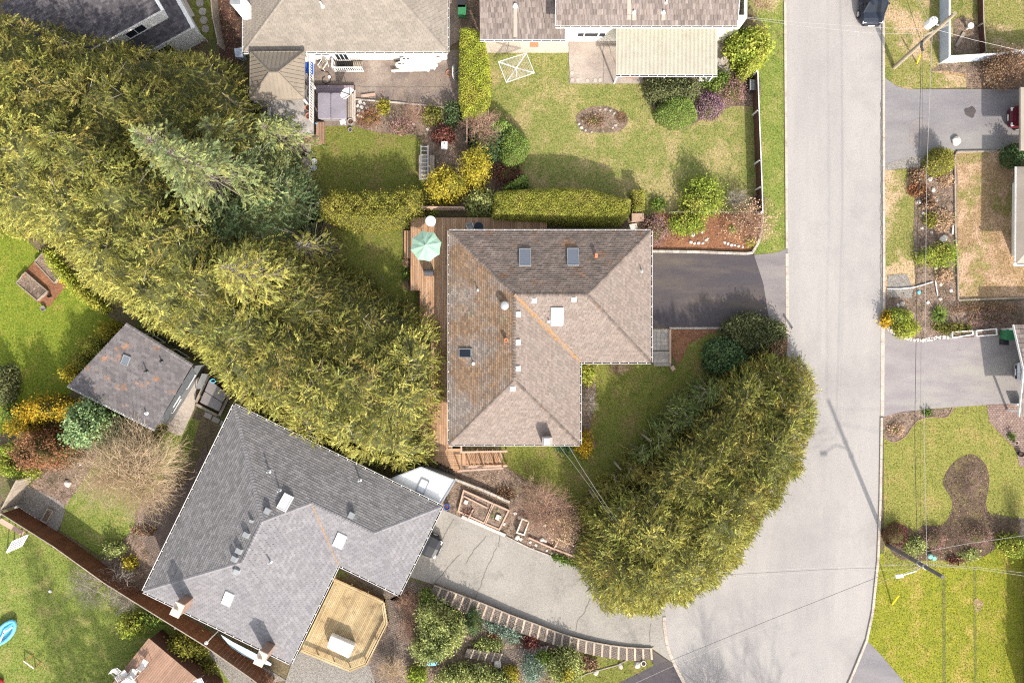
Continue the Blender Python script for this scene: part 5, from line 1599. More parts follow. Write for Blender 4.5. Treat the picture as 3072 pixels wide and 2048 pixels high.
for (wo, a_, b_, nrm) in ws:
    if nrm.y < -0.3: wall_window(a_, b_, nrm, 0.3 if (b_ - a_).dot(p1) > 0 else 0.7, 0.9, 1.6, 1.2, root, mull=1)
MB().tube([ka(-sk - 0.12, -sk - 0.1, zs_), ka(-sk - 0.12, -sk - 0.1, 0.1)], 0.05, 8).build('downpipe', m_white, root)
MB().beam(P(174, 12, 4.9), P(190, -4, 4.9), 0.3, 0.1).build('porch_corner', m_white, root)
S_('side_terrace', [(500, -10), (553, -10), (585, 48), (560, 55), (520, 30)], 6, m_conc_pale)

# --- right edge: shake gable over a carport, tan-roofed house
root = empty('carport', P(3100, 1110, 0), 'shake-roofed carport sheltering a silver car at the right edge', 'carport')
n0, rg, s0 = P(3040, 974, 2.2), P(3071, 1110, 3.0), P(3057, 1249, 2.2)
ex = Vector((9, 0, 0))
RC = Roof(root, m_flash)
RC.face([s0, s0 + ex, rg + ex, rg], m_sh_shake, 0.36, 0.24, 0.03)
RC.face([n0 + ex, n0, rg, rg + ex], m_sh_shake, 0.36, 0.24, 0.03)
RC.build(quota=150)
for a_, b_ in ((n0, rg), (rg, s0)): MB().beam(a_ + Vector((-0.03, 0, 0)), b_ + Vector((-0.03, 0, 0)), 0.05, 0.18).build('barge_board', m_fascia, root)
for q in (n0 + Vector((0.5, -0.3, 0)), s0 + Vector((0.5, 0.3, 0))): MB().beam((q.x, q.y, 0), (q.x, q.y, 2.15), 0.14).build('post', m_white, root)
MB().beam(P(3042, 1212, 0.4), P(3075, 1212, 0.4), 0.1, 0.7).build('kerb_rail', m_white, root)
root = empty('tan_roofed_house', P(3110, 640, 0), 'house with plain tan roof and white gutter at the right edge', 'house')
zr = 2.2
T = [P(3049, 500, zr), P(3047, 792, zr), P(3300, 792, zr), P(3300, 500, zr)]
RT = Roof(root, m_sh_tan)
mid = [P(3300, 646, zr + 1.5), P(3180, 646, zr + 1.5)]
RT.face([T[1], T[2], mid[0], mid[1]], m_sh_tan, cover=False); RT.face([T[0], T[1], mid[1]], m_sh_tan, cover=False); RT.face([T[3], T[0], mid[1], mid[0]], m_sh_tan, cover=False)
RT.build()
gutter([T[0], T[1]], root, w=0.05); MB().tube([T[1] + Vector((-0.05, -0.08, 0)), T[2] + Vector((0, -0.08, 0))], 0.09, 8).build('gutter', m_white, root)
MB().lathe(T[1] + Vector((-0.1, -0.02, 0)), [(0.12, 0), (0.12, 0.1)], 12).build('gutter_end', m_white, root)
inset_walls([(T[1].x + 1.1, T[1].y + 0.8), (T[2].x, T[1].y + 0.8), (T[2].x, T[0].y - 0.8), (T[0].x + 1.1, T[0].y - 0.8)], zr - 0.03, root, m_cream)
S_('stone_strip', [(3034, 545), (3046, 548), (3050, 736), (3039, 732)], 6, m_gravel)
# flat carport roof over the red car
root = empty('garage', P(3110, 350, 0), 'garage with brown flat roof at the upper right edge behind the red car', 'garage')
MB().prism([P(3062, 262, 2.6), P(3062, 450, 2.6), P(3300, 450, 2.6), P(3300, 262, 2.6)], 2.4, 2.6).build('roof', m_sh_tan, root)
inset_walls([(lambda r: (r.x, r.y))(P(x, y, 0)) for x, y in ((3110, 285), (3110, 440), (3250, 440), (3250, 285))], 2.4, root, m_cream)

# --- neighbour's boarded deck and the white slatted cover, bottom left
zd = 2.2
dk = empty('boarded_roof_deck', P(480, 2000, 0), 'brown boarded deck corner with white garden chairs at the bottom left', 'deck')
D0, D1, D2_ = P(446, 1913, zd), P(320, 2070, zd), P(640, 2075, zd)
ux = (D2_ - D0).normalized(); uy = (D1 - D0); 
bd = (D1 - D2_).normalized()
bdir = Vector((0.84, 0.54, 0)).normalized()
poly = [D0, D1, D1 + Vector((1, -4, 0)), D2_ + Vector((1, -4, 0)), D2_]
def planks(poly, dirv, width, z, th, m, root, name='plank', gap=0.012, maxlen=None):
    nrm = Vector((-dirv.y, dirv.x, 0))
    o0 = poly[0]
    loc = [((p - o0).dot(nrm), (p - o0).dot(dirv)) for p in [Vector((q[0], q[1], 0)) - Vector((0, 0, 0)) for q in poly]]
    o0 = Vector((poly[0][0], poly[0][1], 0))
    loc = [((Vector((q[0], q[1], 0)) - o0).dot(dirv), (Vector((q[0], q[1], 0)) - o0).dot(nrm)) for q in poly]
    bmin, bmax = min(l[1] for l in loc), max(l[1] for l in loc)
    b = bmin; k = 0
    while b < bmax:
        for lo, hi in clip_interval(loc, b + width / 2):
            if hi - lo < 0.08: continue
            cuts = [lo]
            if maxlen:
                x = lo + maxlen * random.uniform(0.4, 1.0)
                while x < hi - 0.4: cuts.append(x); x += maxlen
            cuts.append(hi)
            for x0, x1 in zip(cuts[:-1], cuts[1:]):
                c = o0 + dirv * (x0 + x1) / 2 + nrm * (b + width / 2)
                M = Matrix((dirv, nrm, Vector((0, 0, 1)))).transposed()
                MB().box(Vector((c.x, c.y, z - th / 2 + random.uniform(-0.002, 0.002))), (x1 - x0 - 0.006, width - gap, th), M=M).build(name, m, root); k += 1
        b += width
    return k
planks(poly, (D1 - D0).normalized(), 0.17, zd, 0.04, m_wood_tan, dk)
MB().prism([(p.x, p.y) for p in shrink(poly, 0.97) and [Vector((x, y, 0)) for x, y in shrink(poly, 0.97)]], 0.0, zd - 0.06).build('base', m_wood_dark, dk)

# --- decks of the brown house
zd = 0.9
dk = empty('cedar_deck', P(1300, 1000, 0), 'long cedar deck wrapping the left side of the brown house', 'deck')
polyN = [P(1232, 653, zd), P(1640, 653, zd), P(1640, 700, zd), P(1360, 700, zd), P(1360, 1345, zd), P(1258, 1330, zd), P(1258, 872, zd), P(1232, 872, zd)]
nb_ = planks(polyN, Vector((0, -1, 0)), 0.14, zd, 0.035, m_wood, dk, maxlen=4.2)
polyS = [P(1258, 1332, zd), P(1384, 1347, zd), P(1384, 1412, zd), P(1376, 1416, zd), P(1290, 1374, zd), P(1258, 1346, zd)]
planks(polyS, Vector((1, 0, 0)), 0.14, zd, 0.035, m_wood, dk)
MB().prism([P(1240, 660, 0), P(1630, 660, 0), P(1630, 690, 0), P(1350, 690, 0), P(1350, 1320, 0), P(1265, 1320, 0), P(1265, 866, 0), P(1240, 866, 0)], 0.0, zd - 0.05).build('joists', m_wood_dark, dk)
MB().prism([P(1265, 1330, 0), P(1378, 1345, 0), P(1378, 1405, 0), P(1292, 1366, 0)], 0.0, zd - 0.05).build('joists', m_wood_dark, dk)
for a_, b_ in zip(((1258, 1330), (1258, 872), (1232, 872)), ((1258, 872), (1232, 872), (1232, 653))):
    MB().beam(P(*a_, zd - 0.1), P(*b_, zd - 0.1), 0.05, 0.2).build('edge_board', m_wood_dark, dk)
for k, z_ in enumerate((0.65, 0.4, 0.2)):
    x1 = 1230 - 9 * k
    MB().prism([P(x1, 692, z_), P(x1 + 9, 692, z_), P(x1 + 9, 775, z_), P(x1, 775, z_)], z_ - 0.05, z_).build('step', m_wood, dk)
stt = empty('cedar_stairs', P(1450, 1375, 0), 'cedar staircase with pale handrails going down from the deck to the lawn', 'stairs')
for k in range(9):
    z_ = zd * (1 - (k + 1) / 9.6)
    x0 = 1386 + k * 13.6
    MB().prism([P(x0, 1358, z_), P(x0 + 12.5, 1358, z_), P(x0 + 12.5, 1393, z_), P(x0, 1393, z_)], z_ - 0.05, z_).build('tread', m_wood, stt)
for y in (1357, 1394):
    MB().beam(P(1386, y, zd - 0.15), P(1510, y, 0.05), 0.05, 0.2).build('stringer', m_wood, stt)
for y, x0, x1 in ((1356, 1380, 1522), (1400, 1405, 1522)):
    a_, b_ = P(x0, y, zd + 0.9), P(x1, y - 3, 0.95)
    MB().beam(a_, b_, 0.13, 0.05).build('handrail', m_wood_pale, stt)
    for t in (0.02, 0.35, 0.68, 0.98):
        q = a_.lerp(b_, t); MB().beam((q.x, q.y, 0.03), (q.x, q.y, q.z - 0.03), 0.09).build('post', m_wood, stt)
    for t in np.linspace(0.05, 0.95, 20):
        q = a_.lerp(b_, t); MB().beam((q.x, q.y, q.z - 0.85), (q.x, q.y, q.z - 0.03), 0.035).build('baluster', m_wood, stt)
a_, b_ = P(1378, 1412, zd + 0.9), P(1508, 1404, zd + 0.7)
MB().beam(a_, b_, 0.12, 0.05).build('side_rail', m_wood_pale, stt); MB().beam((b_.x, b_.y, 0), (b_.x, b_.y, b_.z), 0.09).build('post', m_wood, stt); MB().beam((a_.x, a_.y, 0), (a_.x, a_.y, a_.z), 0.09).build('post', m_wood, stt)
MB().beam(P(1384, 1335, zd + 0.9), P(1384, 1356, zd + 0.9), 0.12, 0.05).build('top_rail', m_wood_pale, stt)

# --- octagonal-cornered honey deck with a white box
zd = 0.7
dk = empty('honey_deck', P(1040, 1870, 0), 'honey-coloured wooden deck with cut corners behind the grey house', 'deck')
U2 = U
poly = [P(1005, 1734, zd), P(1153, 1801, zd), P(1163, 1863, zd), P(1101, 1985, zd), P(1053, 2004, zd), P(907, 1944, zd)]
planks(poly, -V, 0.13, zd, 0.035, m_wood_gold, dk)
MB().prism([(x, y) for x, y in shrink(poly, 0.97)], 0.0, zd - 0.05).build('base', m_wood_dark, dk)
k = list(zip(poly, poly[1:]))
for a_, b_ in k:
    zz = Vector((0, 0, 0.42))
    MB().beam(a_ + zz, b_ + zz, 0.16, 0.05).build('bench_board', m_wood_gold, dk)
    cin = sum(poly, Vector()) / 6
    ai, bi = a_.lerp(cin, 0.045), b_.lerp(cin, 0.045)
    MB().beam(ai + zz, bi + zz, 0.14, 0.05).build('bench_board', m_wood_gold, dk)
    n = max(1, int((b_ - a_).length / 1.2))
    for j in range(n + 1):
        q = a_.lerp(b_, j / n); MB().beam((q.x, q.y, 0.3), (q.x, q.y, zd + 0.4), 0.08).build('post', m_wood_gold, dk)
# ---------------------------------------------------------------- fences and walls
def board_fence(name, label, line, z, root_m, bw=0.3, th=0.03, post_every=2.4, rail=True, cap=None, gap=0.008):
    pts = [P(*p, z) for p in line]
    f = empty(name, Vector((pts[0].x, pts[0].y, 0)), label, 'fence')
    for a, b in zip(pts[:-1], pts[1:]):
        a, b = Vector((a.x, a.y, 0)), Vector((b.x, b.y, 0))
        dv = (b - a).normalized(); L = (b - a).length; s = dv.cross(Vector((0, 0, 1)))
        n = max(1, int(L / bw)); w = L / n
        me = None
        for j in range(n):
            if me is None:
                o = MB().box((0, 0, 0), (w - gap, th, z)).build('board', root_m, f); me = o.data
            else:
                o = bpy.data.objects.new('board', me); col.objects.link(o); o.parent = f; o.matrix_parent_inverse = world_of(f).inverted()
            c = a + dv * (j + 0.5) * w
            o.location = (c.x, c.y, z / 2 + random.uniform(-0.01, 0.01)); o.rotation_euler = (0, 0, math.atan2(dv.y, dv.x))
        n = max(1, int(L / post_every))
        for j in range(n + 1):
            q = a + dv * (L * j / n) + s * 0.07
            MB().beam((q.x, q.y, 0), (q.x, q.y, z + 0.04), 0.1).build('post', cap or root_m, f)
        if rail:
            for zz in (0.4, z - 0.25): MB().beam(a + s * 0.04 + Vector((0, 0, zz)), b + s * 0.04 + Vector((0, 0, zz)), 0.04, 0.09).build('rail', root_m, f)
        if cap: MB().beam(a + Vector((0, 0, z + 0.03)), b + Vector((0, 0, z + 0.03)), 0.07, 0.035).build('cap_rail', cap, f)
    return f
m_fence_brown = mat('stained_fence_board', (0.15, 0.062, 0.03), (0.11, 0.045, 0.022), scale=2, fine=0.2, fscale=14, var=0.12)
board_fence('brown_fence', 'tall brown board fence running diagonally along the lower left gardens', [(4, 1540), (157, 1636), (310, 1746), (439, 1827), (615, 1936), (758, 2037), (800, 2070)], 2.1, m_fence_brown, cap=m_wood_grey)
board_fence('corner_fence', 'short weathered fence panel at the left edge above the brown fence', [(4, 1528), (50, 1440)], 1.9, m_wood_grey, cap=m_wood_grey)
board_fence('white_topped_fence', 'dark fence with white top rail along the verge of the road', [(2273, 214), (2277, 330), (2283, 480), (2286, 560), (2288, 636)], 1.35, m_wood_dark, cap=m_fascia)
board_fence('hedge_back_fence', 'low pale fence behind the deck of the brown house', [(1266, 620), (1392, 622)], 1.5, m_wood_pale, cap=m_wood_pale)
board_fence('side_fence', 'thin pale fence between the golden hedge and the pink-twigged shrub', [(1401, 355), (1401, 425)], 1.5, m_wood_pale, cap=m_wood_pale)
board_fence('leaning_fence', 'grey slatted fence beside the dark red mulch at the top', [(630, -30), (638, 50), (655, 132)], 1.5, m_wood_grey, bw=0.14, cap=m_wood_grey)
board_fence('bed_fence', 'low brown fence edging the fenced bed near the timber utility pole', [(2949, -20), (2951, 70), (2958, 158)], 0.7, m_wood_dark, cap=m_wood_grey)
wf = empty('wire_fence', P(2150, 634, 0), 'low wire fence on grey posts along the lower lawn edge', 'fence')
for x in range(2010, 2290, 34):
    q = P(x, 636, 1.0); MB().beam((q.x, q.y, 0), (q.x, q.y, 1.0), 0.06).build('post', m_wood_grey, wf)
for z_ in (0.35, 0.7, 0.98): MB().beam(P(2010, 636, z_), P(2284, 636, z_), 0.03).build('wire', m_wood_grey, wf)
# light-painted panelled wall, shade put into its blue colour, top right
pw = empty('shade_blue_panel_wall', P(2830, 180, 0), 'light-painted panelled wall with shade-blue colour turning a corner below the timber utility pole', 'wall')
def panel_wall(line, h, m):
    for a, b in zip(line[:-1], line[1:]):
        a, b = P(*a, 0), P(*b, 0)
        L = (b - a).length; n = max(1, int(L / 1.2)); dv = (b - a) / L; s = dv.cross(Vector((0, 0, 1)))
        for j in range(n):
            c0, c1 = a + dv * (j * L / n + 0.03), a + dv * ((j + 1) * L / n - 0.03)
            MB().beam(c0 + Vector((0, 0, h / 2)), c1 + Vector((0, 0, h / 2)), 0.05, h - 0.06).build('panel', m, pw)
            MB().beam(Vector((a + dv * (j * L / n)).to_tuple()), (a + dv * (j * L / n)) + Vector((0, 0, h)), 0.1).build('post', m_blue_wallshade, pw)
        MB().beam(a + Vector((0, 0, h + 0.02)), b + Vector((0, 0, h + 0.02)), 0.14, 0.05).build('coping', m_fascia, pw)
panel_wall([(2819, -60), (2819, 190), (2960, 182), (3130, 160)], 1.35, m_blue_wallshade)  # panel colour carries the blue of the wall's shaded face

# ---------------------------------------------------------------- the long timber-edged stairway
stw = empty('garden_stairway', P(1600, 1890, 0), 'long curved stairway of timber-edged brick steps along the grey driveway', 'stairway')
top_l = smooth_px([(1302, 1755), (1367, 1779), (1424, 1800), (1480, 1822), (1538, 1846), (1610, 1872), (1691, 1902), (1777, 1925), (1872, 1940), (1955, 1944)], 6, False)
bot_l = smooth_px([(1285, 1790), (1345, 1815), (1405, 1842), (1460, 1858), (1515, 1880), (1575, 1902), (1640, 1925), (1720, 1950), (1810, 1970), (1900, 1981), (1957, 1977)], 6, False)
def along(pl, n):
    d_ = [0]
    for a, b in zip(pl[:-1], pl[1:]): d_.append(d_[-1] + math.hypot(b[0] - a[0], b[1] - a[1]))
    out = []
    for k in range(n + 1):
        t = d_[-1] * k / n
        i = max(j for j in range(len(d_)) if d_[j] <= t + 1e-9); i = min(i, len(pl) - 2)
        u = (t - d_[i]) / (d_[i + 1] - d_[i])
        out.append((pl[i][0] + (pl[i + 1][0] - pl[i][0]) * u, pl[i][1] + (pl[i + 1][1] - pl[i][1]) * u))
    return out
m_steppave = mat('step_paving', (0.21, 0.175, 0.15), (0.16, 0.135, 0.12), scale=3, fine=0.3, fscale=12, brick=(0.2, 0.13, R(20)), rough=0.9)
NS = 28
Tt, Bb = along(top_l, NS), along(bot_l, NS)
for k in range(NS):
    z_ = 0.12 + 0.30 * (1 - k / NS) + (0.06 if k % 2 else 0)
    z_ = 0.14 + 0.45 * (1 - k / NS)
    a, b, c_, d_ = P(*Tt[k], z_), P(*Tt[k + 1], z_), P(*Bb[k + 1], z_), P(*Bb[k], z_)
    st_ = MB().prism([a, b, c_, d_], 0, z_).build('step', m_steppave, stw)
    MB().beam(b.lerp(a, 0.07) + Vector((0, 0, 0.005)), c_.lerp(d_, 0.07) + Vector((0, 0, 0.005)), 0.15, 0.06).build('timber', m_tie, st_)
    MB().beam(a + Vector((0, 0, -0.02)), b + Vector((0, 0, -0.02)), 0.09, 0.1).build('edge_timber', m_wood_grey, st_)
st2 = empty('small_stairway', P(1450, 1960, 0), 'short flight of timber-edged brick steps among the terraced shrubs', 'stairway')
for k in range(5):
    x0 = 1402 + k * 21; y0 = 1944 + k * 3; z_ = 0.1 + 0.07 * (5 - k)
    a, b, c_, d_ = P(x0, y0, z_), P(x0 + 20, y0 + 3, z_), P(x0 + 10, y0 + 30, z_), P(x0 - 10, y0 + 27, z_)
    s_ = MB().prism([a, b, c_, d_], 0, z_).build('step', m_steppave, st2); MB().beam(b, c_, 0.1, 0.06).build('timber', m_tie, s_)
st3 = empty('middle_stairway', P(1590, 1955, 0), 'short timber-edged steps dropping from the curved stairway to the garden path', 'stairway')
for k in range(5):
    x0 = 1560 + k * 17; y0 = 1946 - k * 2; z_ = 0.08 + 0.07 * k
    a, b, c_, d_ = P(x0, y0, z_), P(x0 + 16, y0 - 2, z_), P(x0 + 4, y0 + 26, z_), P(x0 - 12, y0 + 28, z_)
    s_ = MB().prism([a, b, c_, d_], 0, z_).build('step', m_steppave, st3); MB().beam(b, c_, 0.09, 0.06).build('timber', m_tie, s_)
S_('garden_path', [(1500, 1950), (1560, 1944), (1550, 1985), (1510, 1990), (1490, 1970)], 7, m_steppave)

# ---------------------------------------------------------------- garden frames and planters
def planter(label, corners, h=0.3, bw=0.12, m=m_wood_pale, soil=m_bed, cat='planter', name='planter', dividers=()):
    w = [P(x, y, h) for x, y in corners]
    cen = sum(w, Vector()) / len(w)
    r = empty(name, (cen.x, cen.y, 0), label, cat)
    for a, b in zip(w, w[1:] + w[:1]):
        dv = (b - a).normalized()
        MB().beam(a - Vector((0, 0, h / 2)) + dv * bw / 2, b - Vector((0, 0, h / 2)) + dv * bw / 2 * 0.9, bw, h).build('timber', m, r)
    for a, b in dividers: MB().beam(P(*a, h), P(*b, h), bw * 0.8, 0.1).build('divider', m, r)
    MB().prism([(p.x, p.y) for p in w], 0.01, h * 0.75).build('soil', soil, r)
    return r
planter('left timber-framed vegetable bed next to the grey driveway', [(1391, 1471), (1478, 1510), (1453, 1569), (1375, 1533)], dividers=[((1391, 1487), (1462, 1523)), ((1419, 1528), (1405, 1556))])
planter('right timber-framed vegetable bed with a pale paving slab in it', [(1481, 1511), (1526, 1531), (1498, 1588), (1456, 1570)])
planter('small white-framed planter standing in the soil above the driveway', [(1567, 1556), (1587, 1564), (1572, 1604), (1551, 1597)], h=0.5, bw=0.09, m=m_cream)
planter('timber bed frame half hidden under the big cypress group', [(1677, 1618), (1735, 1641), (1737, 1672), (1662, 1645)], h=0.2)
planter('low white-edged planter at the drive of the right-hand house, left one', [(2857, 996), (2918, 992), (2920, 1003), (2858, 1013)], h=0.35, bw=0.08, m=m_white)
planter('low white-edged planter nearest the green bin', [(2930, 992), (2990, 986), (2991, 1004), (2931, 1008)], h=0.35, bw=0.08, m=m_white)
planter('small timber planter on the gravel beside the brown fence', [(142, 1525), (158, 1532), (138, 1569), (122, 1560)], h=0.3, bw=0.07, m=m_wood_grey)
rb = empty('raised_vegetable_garden', P(130, 840, 0), 'square raised vegetable garden with two planted beds on the vivid lawn', 'vegetable garden')
MB().prism([P(x, y, 0.1) for x, y in ((127, 758), (188, 812), (213, 840), (177, 880), (146, 919), (108, 903), (48, 849), (75, 816))], 0, 0.1).build('mulch_base', m_red_mulch, rb)
for cs in ([(48, 848), (75, 816), (141, 873), (110, 901)], [(103, 785), (127, 758), (189, 816), (162, 849)]):
    w = [P(x, y, 0.4) for x, y in cs]
    bx = MB()
    for a, b in zip(w, w[1:] + w[:1]): bx.beam(a - Vector((0, 0, 0.2)), b - Vector((0, 0, 0.2)), 0.07, 0.4)
    o = bx.build('bed_frame', m_wood_grey, rb)
    MB().prism([(p.x, p.y) for p in w], 0.1, 0.33).build('soil', m_bed, o)
for x, y, r_, m, lb in ((189, 843, 5, m_yellow, 'small yellow-rimmed pot on the raised vegetable garden'), (77, 827, 6, m_terracotta, 'terracotta pot at the corner of the left raised bed'), (152, 888, 5, m_dark, 'dark watering pot near the bottom of the raised vegetable garden'), (134, 925, 8, m_gravel, 'round stone ring at the bottom tip of the raised vegetable garden')):
    pr = r_ / PPM
    tag(MB().lathe(P(x, y, 0.1), [(pr * 0.7, 0), (pr, 0.25), (pr, 0.28), (pr * 0.8, 0.28), (pr * 0.7, 0.2)], 14).build('plant_pot', m), lb, 'pot')

# ---------------------------------------------------------------- parasol, tables, grills, hot tubs
zd = 0.9
um = empty('parasol', P(1277, 736, zd), 'open pale green octagonal parasol on the cedar deck', 'parasol')
cz = zd + 2.45
C0 = P(1276, 736, cz); Rp = 48 / PPM * (60 - cz) / 60
sq_ = []
for k in range(8):
    an = R(14 + 45 * k)
    sq_.append(Vector((C0.x + Rp * math.cos(an), C0.y + Rp * math.sin(an), zd + 2.0)))
for k in range(8):
    a, b = sq_[k], sq_[(k + 1) % 8]
    m1 = a.lerp(b, 0.5).lerp(Vector((C0.x, C0.y, a.z)), 0.035)
    am, bm_ = a.lerp(C0, 0.5) + Vector((0, 0, 0.05)), b.lerp(C0, 0.5) + Vector((0, 0, 0.05))
    mm = am.lerp(bm_, 0.5) - Vector((0, 0, 0.045))
    cb = MB(); cb.add([a, m1, b, am, mm, bm_, C0], [(0, 1, 4, 3), (1, 2, 5, 4), (3, 4, 6), (4, 5, 6)])
    cb.build('canopy_panel', m_parasol, um)
    MB().beam(a - Vector((0, 0, 0.03)), C0 - Vector((0, 0, 0.05)), 0.025).build('rib', m_galv, um)
MB().tube([(C0.x, C0.y, zd), (C0.x, C0.y, cz + 0.05)], 0.03, 8).build('pole', m_galv, um)
MB().lathe(C0, [(0.07, 0), (0.06, 0.06), (0.02, 0.12)], 10).build('finial', m_white, um)
MB().lathe((C0.x, C0.y, zd), [(0.3, 0), (0.28, 0.06), (0.06, 0.1)], 14).build('base', m_black, um)
hb = empty('patio_heater', P(1291, 664, zd), 'white round-topped patio heater beside the green parasol', 'heater')
q = P(1291, 662, zd + 1.9)
MB().lathe((q.x, q.y, zd), [(0.22, 0), (0.22, 0.7), (0.04, 0.75), (0.04, 1.75)], 14).build('stand', m_galv, hb)
MB().lathe((q.x, q.y, zd + 1.75), [(0.40, 0), (0.38, 0.04), (0.2, 0.12), (0.05, 0.16)], 20).build('reflector', m_white, hb)
gr = empty('barbecue', P(1286, 817, zd), 'black barbecue with tube handle standing on the cedar deck', 'barbecue')
q = P(1286, 817, zd + 0.7)
MB().box((q.x, q.y, zd + 0.35), (0.7, 0.45, 0.5)).build('cabinet', m_black, gr)
lid = MB(); M = Matrix.Rotation(math.pi / 2, 3, 'Y')
lid.tube([(q.x - 0.36, q.y, zd + 0.66), (q.x + 0.36, q.y, zd + 0.66)], 0.24, 12); lid.build('lid', mat('charcoal_enamel', (0.07, 0.07, 0.08), rough=0.3), gr)
MB().tube([(q.x - 0.3, q.y - 0.25, zd + 0.7), (q.x - 0.25, q.y - 0.42, zd + 0.72), (q.x, q.y - 0.5, zd + 0.72), (q.x + 0.25, q.y - 0.42, zd + 0.72), (q.x + 0.3, q.y - 0.25, zd + 0.7)], 0.015, 6).build('handle', m_terracotta, gr)
for sx in (-0.3, 0.3): MB().lathe((q.x + sx, q.y - 0.15, zd + 0.02), [(0.06, 0), (0.06, 0.08)], 8).build('wheel', m_black, gr)
tb = empty('glass_table', P(1436, 680, zd), 'round glass-topped wrought table against the roof edge of the brown house', 'table')
q = P(1436, 680, zd + 0.7)
MB().lathe((q.x, q.y, zd + 0.68), [(0.36, 0), (0.36, 0.02)], 20).build('tabletop', m_glass, tb)
MB().tube([(q.x + 0.37 * math.cos(a_), q.y + 0.37 * math.sin(a_), zd + 0.7) for a_ in np.linspace(0, 2 * math.pi, 21)], 0.02, 5).build('rim', m_tubcover2, tb)
for a_ in (0.8, 2.4, 3.9, 5.5): MB().beam((q.x + 0.3 * math.cos(a_), q.y + 0.3 * math.sin(a_), zd + 0.68), (q.x + 0.2 * math.cos(a_), q.y + 0.2 * math.sin(a_), zd), 0.03).build('leg', m_black, tb)

def chair(label, px, py, z, rz, m_seat, m_fr, name='garden_chair', s=1.0):
    c = P(px, py, z + 0.5)
    r = empty(name, (c.x, c.y, z), label, 'chair')
    M = Matrix.Rotation(rz, 3, 'Z')
    def v(x, y, zz): return Vector((c.x, c.y, z)) + M @ Vector((x * s, y * s, zz * s))
    for k in range(5): MB().beam(v(-0.22, -0.2 + k * 0.1, 0.43), v(0.22, -0.2 + k * 0.1, 0.43), 0.085 * s, 0.02).build('seat_slat', m_seat, r)
    for k in range(4): MB().beam(v(-0.22, 0.26 + k * 0.04, 0.52 + k * 0.12), v(0.22, 0.26 + k * 0.04, 0.52 + k * 0.12), 0.03, 0.09 * s).build('back_slat', m_seat, r)
    for sx in (-0.25, 0.25):
        MB().beam(v(sx, -0.22, 0), v(sx, -0.24, 0.62), 0.03).build('leg', m_fr, r)
        MB().beam(v(sx, 0.24, 0), v(sx, 0.4, 0.95), 0.03).build('leg', m_fr, r)
        MB().beam(v(sx, -0.26, 0.63), v(sx, 0.33, 0.66), 0.05, 0.025).build('armrest', m_fr, r)
    return r
chair('grey chair half under the eave beside the round glass table', 1412, 684, 0.9, 0.4, m_grey_metal, m_galv)
chair('dark framed lounge chair on the raised deck below the blue bin', 925, 243, 1.5, 0.5, m_tubcover2, m_black)
chair('dark folded lounge chair lowest on the raised deck', 920, 278, 1.5, -0.5, m_tubcover2, m_black)
chair('white slatted chair on the aggregate patio near the white railing', 968, 196, 0.03, -0.6, m_wood_grey, m_white)
for k, (x, y, rz, lb) in enumerate([(432, 1990, 2.6, 'white garden chair nearest the far corner of the boarded deck'), (400, 2018, 2.6, 'white garden chair in the middle of the boarded deck group'), (370, 2022, 2.2, 'white garden chair second from the left on the boarded deck'), (352, 2016, 0.9, 'white garden chair leftmost on the boarded deck'), (600, 2046, 0.5, 'white garden chair alone near the bottom of the boarded deck')]):
    chair(lb, x, y, 2.2, rz, m_white, m_tubcover2)
wt = empty('white_table', P(388, 2050, 2.2), 'white square table among the chairs of the boarded deck', 'table')
q = P(388, 2050, 2.9); MB().box((q.x, q.y, 2.9), (0.9, 0.9, 0.04), rz=0.6).build('tabletop', m_white, wt)
for sx, sy in ((-.35, -.35), (.35, -.35), (.35, .35), (-.35, .35)): MB().beam((q.x + sx, q.y + sy, 2.2), (q.x + sx, q.y + sy, 2.88), 0.05).build('leg', m_white, wt)

def rbox(mb, pts, z0, z1, r=0.12, crown=0.0):
    """soft-cornered slab over 4 corner points"""
    c = sum((Vector((p.x, p.y, 0)) for p in pts), Vector()) / 4
    ring = []
    for i in range(4):
        p = Vector((pts[i].x, pts[i].y, 0)); a = Vector((pts[i - 1].x, pts[i - 1].y, 0)); b = Vector((pts[(i + 1) % 4].x, pts[(i + 1) % 4].y, 0))
        da, db = (a - p).normalized() * r, (b - p).normalized() * r
        for t in (0, 0.25, 0.5, 0.75, 1):
            q0 = p + da * (1 - t); q1 = p + db * t
            ring.append(p + da * (1 - t) ** 2 + db * t ** 2)
    n = len(ring); vv = []
    for z, k in ((z0, 0), (z1 - 0.04, 0), (z1, 0.04)):
        for p in ring:
            q = p + (c - p).normalized() * k; vv.append((q.x, q.y, z))
    vv.append((c.x, c.y, z1 + crown))
    fs = []
    for l in range(2):
        for j in range(n): fs.append((l * n + j, l * n + (j + 1) % n, (l + 1) * n + (j + 1) % n, (l + 1) * n + j))
    for j in range(n): fs.append((2 * n + j, 2 * n + (j + 1) % n, 3 * n))
    area = sum(ring[i].x * ring[(i + 1) % n].y - ring[(i + 1) % n].x * ring[i].y for i in range(n))
    if area < 0: fs = [f[::-1] for f in fs]
    return mb.add(vv, fs)
tub = empty('hot_tub', P(995, 320, 0), 'square hot tub under mauve-grey cover beside the raised deck', 'hot tub')
zz = 0.95
rbox(MB(), [P(955, 280, 0.8), P(1037, 280, 0.8), P(1037, 355, 0.8), P(955, 355, 0.8)], 0.02, 0.82).build('tub_shell', m_tubcover2, tub)
rbox(MB(), [P(953, 278, zz), P(991.5, 278, zz), P(991.5, 357, zz), P(953, 357, zz)], 0.83, zz + 0.02, 0.16, 0.02).build('cover_half', m_tubcover, tub)
rbox(MB(), [P(992.5, 278, zz), P(1039, 278, zz), P(1039, 357, zz), P(992.5, 357, zz)], 0.83, zz, 0.16, 0.02).build('cover_half', m_tubcover, tub)
td = empty('tub_surround', P(1005, 268, 0), 'low mauve decking around the hot tub by the raised deck', 'decking')
